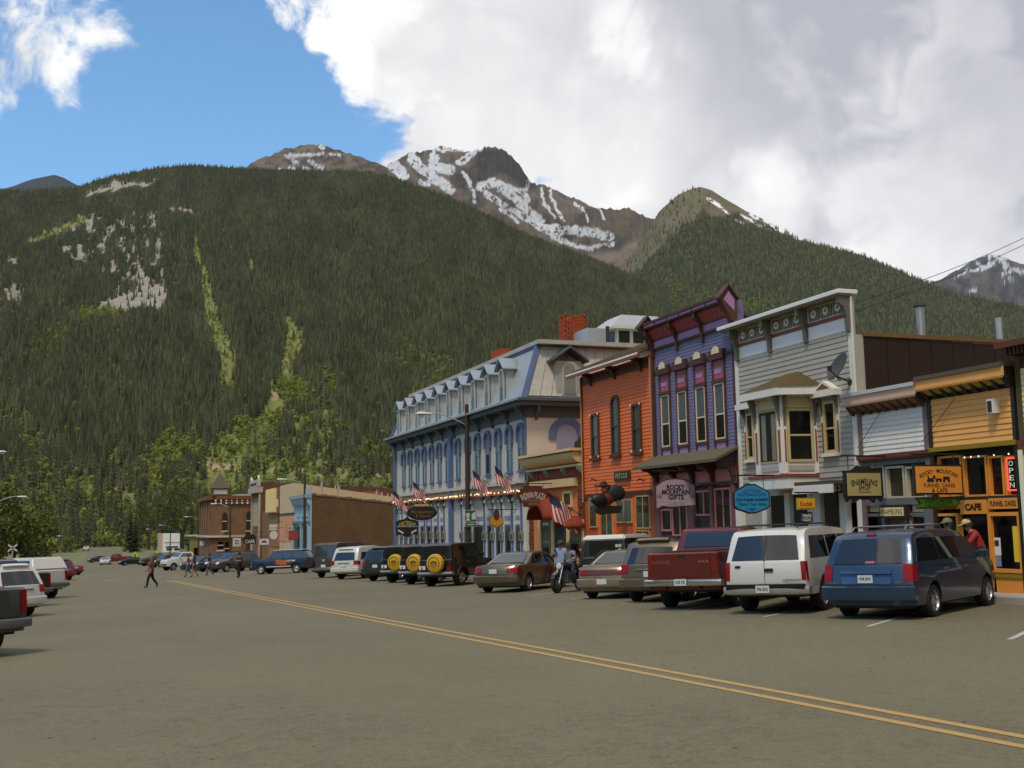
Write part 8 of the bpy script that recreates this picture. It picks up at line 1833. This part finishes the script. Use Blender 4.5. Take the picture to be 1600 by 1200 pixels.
# two at the cafe door behind the minivan
cols_short = False
X_, Y_, z_ = onX(1534, 850, 19.35); zz = G(19.35, Y_)+SW
person('person in red shirt and yellow cap bending forward before the cafe', X_, Y_, 150, dict(wai=(.05, 0, 1.10), che=(.14, 0, 1.28), nck=(.24, 0, 1.42), hd0=(.28, 0, 1.51), hd1=(.31, 0, 1.61), lsh=(.14, .19, 1.37), lel=(.32, .24, 1.15), lwr=(.52, .18, 1.05), lha=(.60, .16, 1.02), rsh=(.14, -.19, 1.37), rel=(.32, -.24, 1.13), rwr=(.5, -.18, 1.0), rha=(.58, -.16, .97)), ((.33, .022, .016), (.03, .03, .035), (.02, .02, .02), (.03, .02, .015)), H=1.82, z=zz, cap=(.50, .40, .14), build=1.15)
X_, Y_, z_ = onX(1483, 850, 19.2); person('person in grey-green cap standing by the cafe window', X_, Y_, 190, dict(), ((.10, .09, .07), (.03, .03, .03), (.02, .02, .02), (.05, .04, .03)), H=1.80, z=G(19.2, Y_)+SW, cap=(.16, .16, .11))

# ------------------------------------------------------------------ motorcycle with its rider beside it
def motorcycle(X, Y, rz):
    t = thing('motorcycle', 'black touring motorcycle with bright windscreen between two sedans', 'motorcycle', (X, Y, G(X, Y)), R(rz)); k = dict(parent=t, world=False)
    def wh(x):
        w = MB().lathe((0, 0, 0), [(.22, -.06), (.29, -.065), (.325, -.03), (.325, .03), (.29, .065), (.22, .06), (.21, 0)], 24, 'y'); o = w.build('wheel', RUBBER, t, False, smooth=40); o.location = (x, 0, .32)
        MB().lathe((0, 0, 0), [(.225, -.03), (.225, .03), (.19, .02), (.19, -.02)], 20, 'y').build('rim', CHROME, o, False)
        for i in range(7): a = i*.897; MB().cyl((0, 0, 0), (.2*math.cos(a), 0, .2*math.sin(a)), .018, .012, 5).build('spoke', CHROME, o, False)
        MB().lathe((0, .03, 0), [(.14, -.004), (.14, .004), (.06, .004), (.06, -.004)], 18, 'y').build('brake_disc', CHROME, o, False)
    wh(.76); wh(-.74)
    MB().loft([[(x+.0*math.cos(a), w*math.cos(a), z+h*math.sin(a)) for a in np.linspace(0, 2*math.pi, 12, endpoint=False)] for x, z, w, h in ((-.12, .80, .10, .08), (.0, .86, .16, .13), (.22, .88, .17, .13), (.42, .86, .10, .08))]).build('tank', paint((.014, .014, .016), .3, .25), t, False, smooth=60)
    MB().loft([[(x, w*math.cos(a), z+h*math.sin(a)) for a in np.linspace(0, 2*math.pi, 10, endpoint=False)] for x, z, w, h in ((-.85, .86, .08, .05), (-.6, .86, .16, .07), (-.3, .79, .16, .07), (-.05, .80, .09, .05))]).build('seat', M((.02, .018, .016), .6, .1), t, False, smooth=60)
    MB().box(-.18, .38, -.17, .17, .30, .68).build('engine', M((.22, .22, .22), .35, .2, 8, metal=.7), t, False, bevel=.05, seg=2)
    for s in (-1, 1):
        MB().cyl((.50, s*.09, .92), (.76, s*.09, .32), .028, .028, 8).build('fork', CHROME, t, False)
        MB().tube([(.48, s*.08, 1.0), (.40, s*.30, 1.10), (.26, s*.42, 1.06)], .015, 6).build('handlebar', CHROME, t, False); MB().cyl((.28, s*.40, 1.06), (.20, s*.47, 1.05), .022, .022, 8).build('grip', RUBBER, t, False)
        MB().tube([(.30, s*.20, .36), (-.2, s*.23, .30), (-.9, s*.24, .40)], .045, 8).build('exhaust', CHROME, t, False)
        MB().box(-.95, -.45, s*.17, s*.36, .45, .80).build('saddle_bag', paint((.016, .016, .018), .3, .3), t, False, bevel=.05, seg=2)
        MB().cyl((.34, s*.30, 1.15), (.33, s*.38, 1.24), .01, .01, 5).lathe((.33, s*.38, 1.24), [(.01, -.04), (.06, -.02), (.06, .02), (.01, .04)], 8, 'x').build('mirror', BLACK, t, False)
    MB().hexa([(.62, -.19, 1.0), (.62, .19, 1.0), (.44, .13, 1.27), (.44, -.13, 1.27)], [(.635, -.19, 1.005), (.635, .19, 1.005), (.455, .13, 1.275), (.455, -.13, 1.275)]).build('windscreen', M((.16, .19, .2), .05, 0, spec=.6), t, False)
    MB().lathe((.60, 0, .90), [(.02, -.10), (.10, -.04), (.11, .03), (.09, .05), (.01, .055)], 14, 'x').build('headlight', LENS, t, False, smooth=40)
    MB().prism([(.42, .55), (.48, .66), (.60, .71), (.76, .71), (.95, .62), (1.06, .48), (1.03, .46), (.93, .57), (.76, .65), (.6, .65), (.5, .6)], 'y', -.08, .08).build('front_fender', paint((.014, .014, .016), .3, .25), t, False)
    MB().prism([(-.45, .62), (-.6, .72), (-.8, .72), (-1.0, .62), (-1.1, .45), (-1.05, .44), (-.95, .58), (-.78, .66), (-.6, .66), (-.5, .58)], 'y', -.1, .1).build('rear_fender', paint((.014, .014, .016), .3, .25), t, False)
    MB().box(-1.1, -1.03, -.06, .06, .60, .68).build('tail_light', TAIL, t, False); MB().cyl((-.1, .16, .32), (-.16, .36, .01), .012, .012, 6).build('kickstand', CHROME, t, False)
    return t
motorcycle(15.3, 36.1, 215)
cols_short = True
person('person in pale shirt sitting on the motorcycle', 15.45, 36.2, 215, dict(pel=(0, 0, .92), wai=(.03, 0, 1.05), che=(.10, 0, 1.24), nck=(.15, 0, 1.40), hd0=(.18, 0, 1.50), hd1=(.20, 0, 1.61), lsh=(.10, .18, 1.34), rsh=(.10, -.18, 1.34), lel=(.28, .28, 1.14), lwr=(.42, .34, 1.10), lha=(.49, .36, 1.09), rel=(.28, -.28, 1.14), rwr=(.42, -.34, 1.10), rha=(.49, -.36, 1.09), lhi=(.02, .13, .88), lkn=(.36, .27, .70), lan=(.12, .30, .30), lto=(.27, .32, .25), rhi=(.02, -.13, .88), rkn=(.36, -.27, .70), ran=(.12, -.30, .30), rto=(.27, -.32, .25)), ((.17, .18, .21), (.03, .035, .05), (.02, .02, .02), (.05, .03, .02)), hairlong=False)

# ------------------------------------------------------------------ more vehicles
def hardtop():
    v = jeep('dark green off-roader with white hard top behind the tan sedan', None); r = v.root
    for ch in list(r.children):
        if ch.name.startswith('spare_wheel'):
            for g in list(ch.children): bpy.data.objects.remove(g)
            me = ch.data.copy(); me.materials.clear(); me.materials.append(RUBBER); ch.data = me
            cx = -.20-v.L/2-.14; MB().lathe((cx, -.14, .98), [(.01, -.02), (.10, -.02), (.20, .0), (.23, .02), (.24, .04)], 20, 'x').build('rim', M((.42, .40, .33), .4, .1, metal=.4), ch, False, smooth=40)
            for i in range(6): a = i*1.047; MB().lathe((cx-.004, -.14+.14*math.cos(a), .98+.14*math.sin(a)), [(.001, -.006), (.028, -.006), (.028, .01), (.001, .01)], 8, 'x').build('rim_hole', BLACK, ch, False)
        if ch.name.startswith('body'):
            me = ch.data.copy(); me.materials.clear(); me.materials.append(paint((.022, .032, .026), .2, .35)); ch.data = me
    h = v.L/2
    MB().hexa([(.02-h, -.80, 1.70), (2.45-h, -.80, 1.70), (2.45-h, .80, 1.70), (.02-h, .80, 1.70)], [(.12-h, -.76, 1.88), (2.30-h, -.76, 1.88), (2.30-h, .76, 1.88), (.12-h, .76, 1.88)]).build('hard_top', M((.62, .60, .54), .5, .06), r, False, bevel=.05, seg=2)
    for k, (yy, zz, c) in enumerate(((-.62, 1.5, (.45, .42, .36)), (-.5, 1.5, (.5, .5, .48)), (-.60, 1.36, (.42, .36, .05)))): MB().box(-h-.004, -h+.06, yy-.05, yy+.05, zz-.05, zz+.05).build('sticker', M(c, .6, .1), r, False)
    v.place(16.35, 35.4, 42)
hardtop()
def at(v, px, Y, ang): X = onY(px, 880, Y)[0]; v.place(X, Y, ang, rear=False); return v
FG = 'cars parked farther down the street'
at(pickup('white pickup facing the street beside the low olive shop', WHP, FG), 290, 128, 200)
at(sedan('dark sedan parked behind the walking couple', paint((.02, .021, .022)), 0, FG), 318, 118, 215)
at(suv('black sport utility car parked before the brick hall', (.015, .015, .016), group=FG), 345, 110, 215)
at(suv('brown sport utility car beside the blue flame-painted wagon', (.06, .045, .035), group=FG), 366, 104, 210)
at(suv('olive sport utility car before the white two-storey building', (.05, .055, .03), group=FG), 262, 160, 205)
at(pickup('dark red pickup near the yellow-green crossing sign', paint((.12, .03, .025)), FG), 246, 185, 200)
at(sedan('black sedan parked beside the tall dark spruce', paint((.012, .012, .013)), 0, FG), 207, 205, 195)
at(pickup('red pickup parked far down the street', paint((.20, .03, .02)), FG), 184, 235, 190)
at(sedan('silver sedan driving far down the street', paint((.42, .43, .44)), 0, None), 165, 225, 265)
at(sedan('dark maroon sedan parked farthest down the street', paint((.10, .02, .02)), 0, FG), 154, 262, 200)
v = pickup('white box truck at the far end of the street', WHP, None, cap=True); at(v, 134, 470, 268)
LG2 = LG
at(sedan('red sedan far along the left kerb', paint((.22, .02, .02)), 0, LG2), 101, 128, 120)
# crossing sign, pedestrian signs
X_, Y_ = -8.6, onX(20, 850, -8.6)[1]; z_ = onX(20, 856, -8.6)[2]; t = thing('crossing_sign', 'white railway crossbuck on a post across the street', 'sign', (X_, Y_, G(X_, Y_)))
MB().cyl((X_, Y_, G(X_, Y_)-.1), (X_, Y_, z_+.2), .07, .07, 8).build('post', M((.4, .36, .3), .8, .1), t)
for sg in (-1, 1): MB().hexa([(X_-.48, Y_-.10, z_-sg*.36-.12), (X_+.48, Y_-.10, z_+sg*.36-.12), (X_+.48, Y_-.10, z_+sg*.36+.12), (X_-.48, Y_-.10, z_-sg*.36+.12)], [(X_-.48, Y_-.07-.012*sg, z_-sg*.36-.12), (X_+.48, Y_-.07-.012*sg, z_+sg*.36-.12), (X_+.48, Y_-.07-.012*sg, z_+sg*.36+.12), (X_-.48, Y_-.07-.012*sg, z_-sg*.36+.12)]).build('crossarm', M((.52, .48, .40), .7, .1), t)
for px, py, Y, q in ((245, 867, 200, 'beside the white two-storey building'), (211, 868, 215, 'before the dark spruces')):
    X_, _, z_ = onY(px, py, Y); t = thing('warning_sign', 'bright yellow-green pedestrian warning sign '+q, 'sign', (X_, Y, G(X_, Y)), 0, 'pedestrian warning signs')
    MB().cyl((X_, Y, G(X_, Y)-.1), (X_, Y, z_), .04, .04, 6).build('post', M((.3, .3, .3), .6, .1), t); MB().prism([(X_-.55, z_), (X_, z_-.75), (X_+.55, z_), (X_, z_+.75)], 'y', Y-.06, Y-.04).build('plate', M((.42, .68, .02), .5, 0), t); MB().prism([(X_-.1, z_-.3), (X_+.1, z_-.3), (X_+.12, z_+.2), (X_, z_+.3), (X_-.12, z_+.2)], 'y', Y-.07, Y-.061).build('symbol', BLACK, t)

# ------------------------------------------------------------------ mountain air
hz = MB().box(-9800, 9800, -4200, 9800, -60, 2700).build('haze', None); hz['kind'] = 'stuff'; tag(hz, 'thin blue mountain haze filling the valley', 'haze')
hm = bpy.data.materials.new('haze_air'); hm.use_nodes = True; hm.node_tree.nodes.clear()
_v = hm.node_tree.nodes.new('ShaderNodeVolumePrincipled'); _v.inputs['Color'].default_value = (.80, .88, 1, 1); _v.inputs['Density'].default_value = 1.3e-5
_o = hm.node_tree.nodes.new('ShaderNodeOutputMaterial'); hm.node_tree.links.new(_v.outputs[0], _o.inputs['Volume']); hz.data.materials.append(hm)
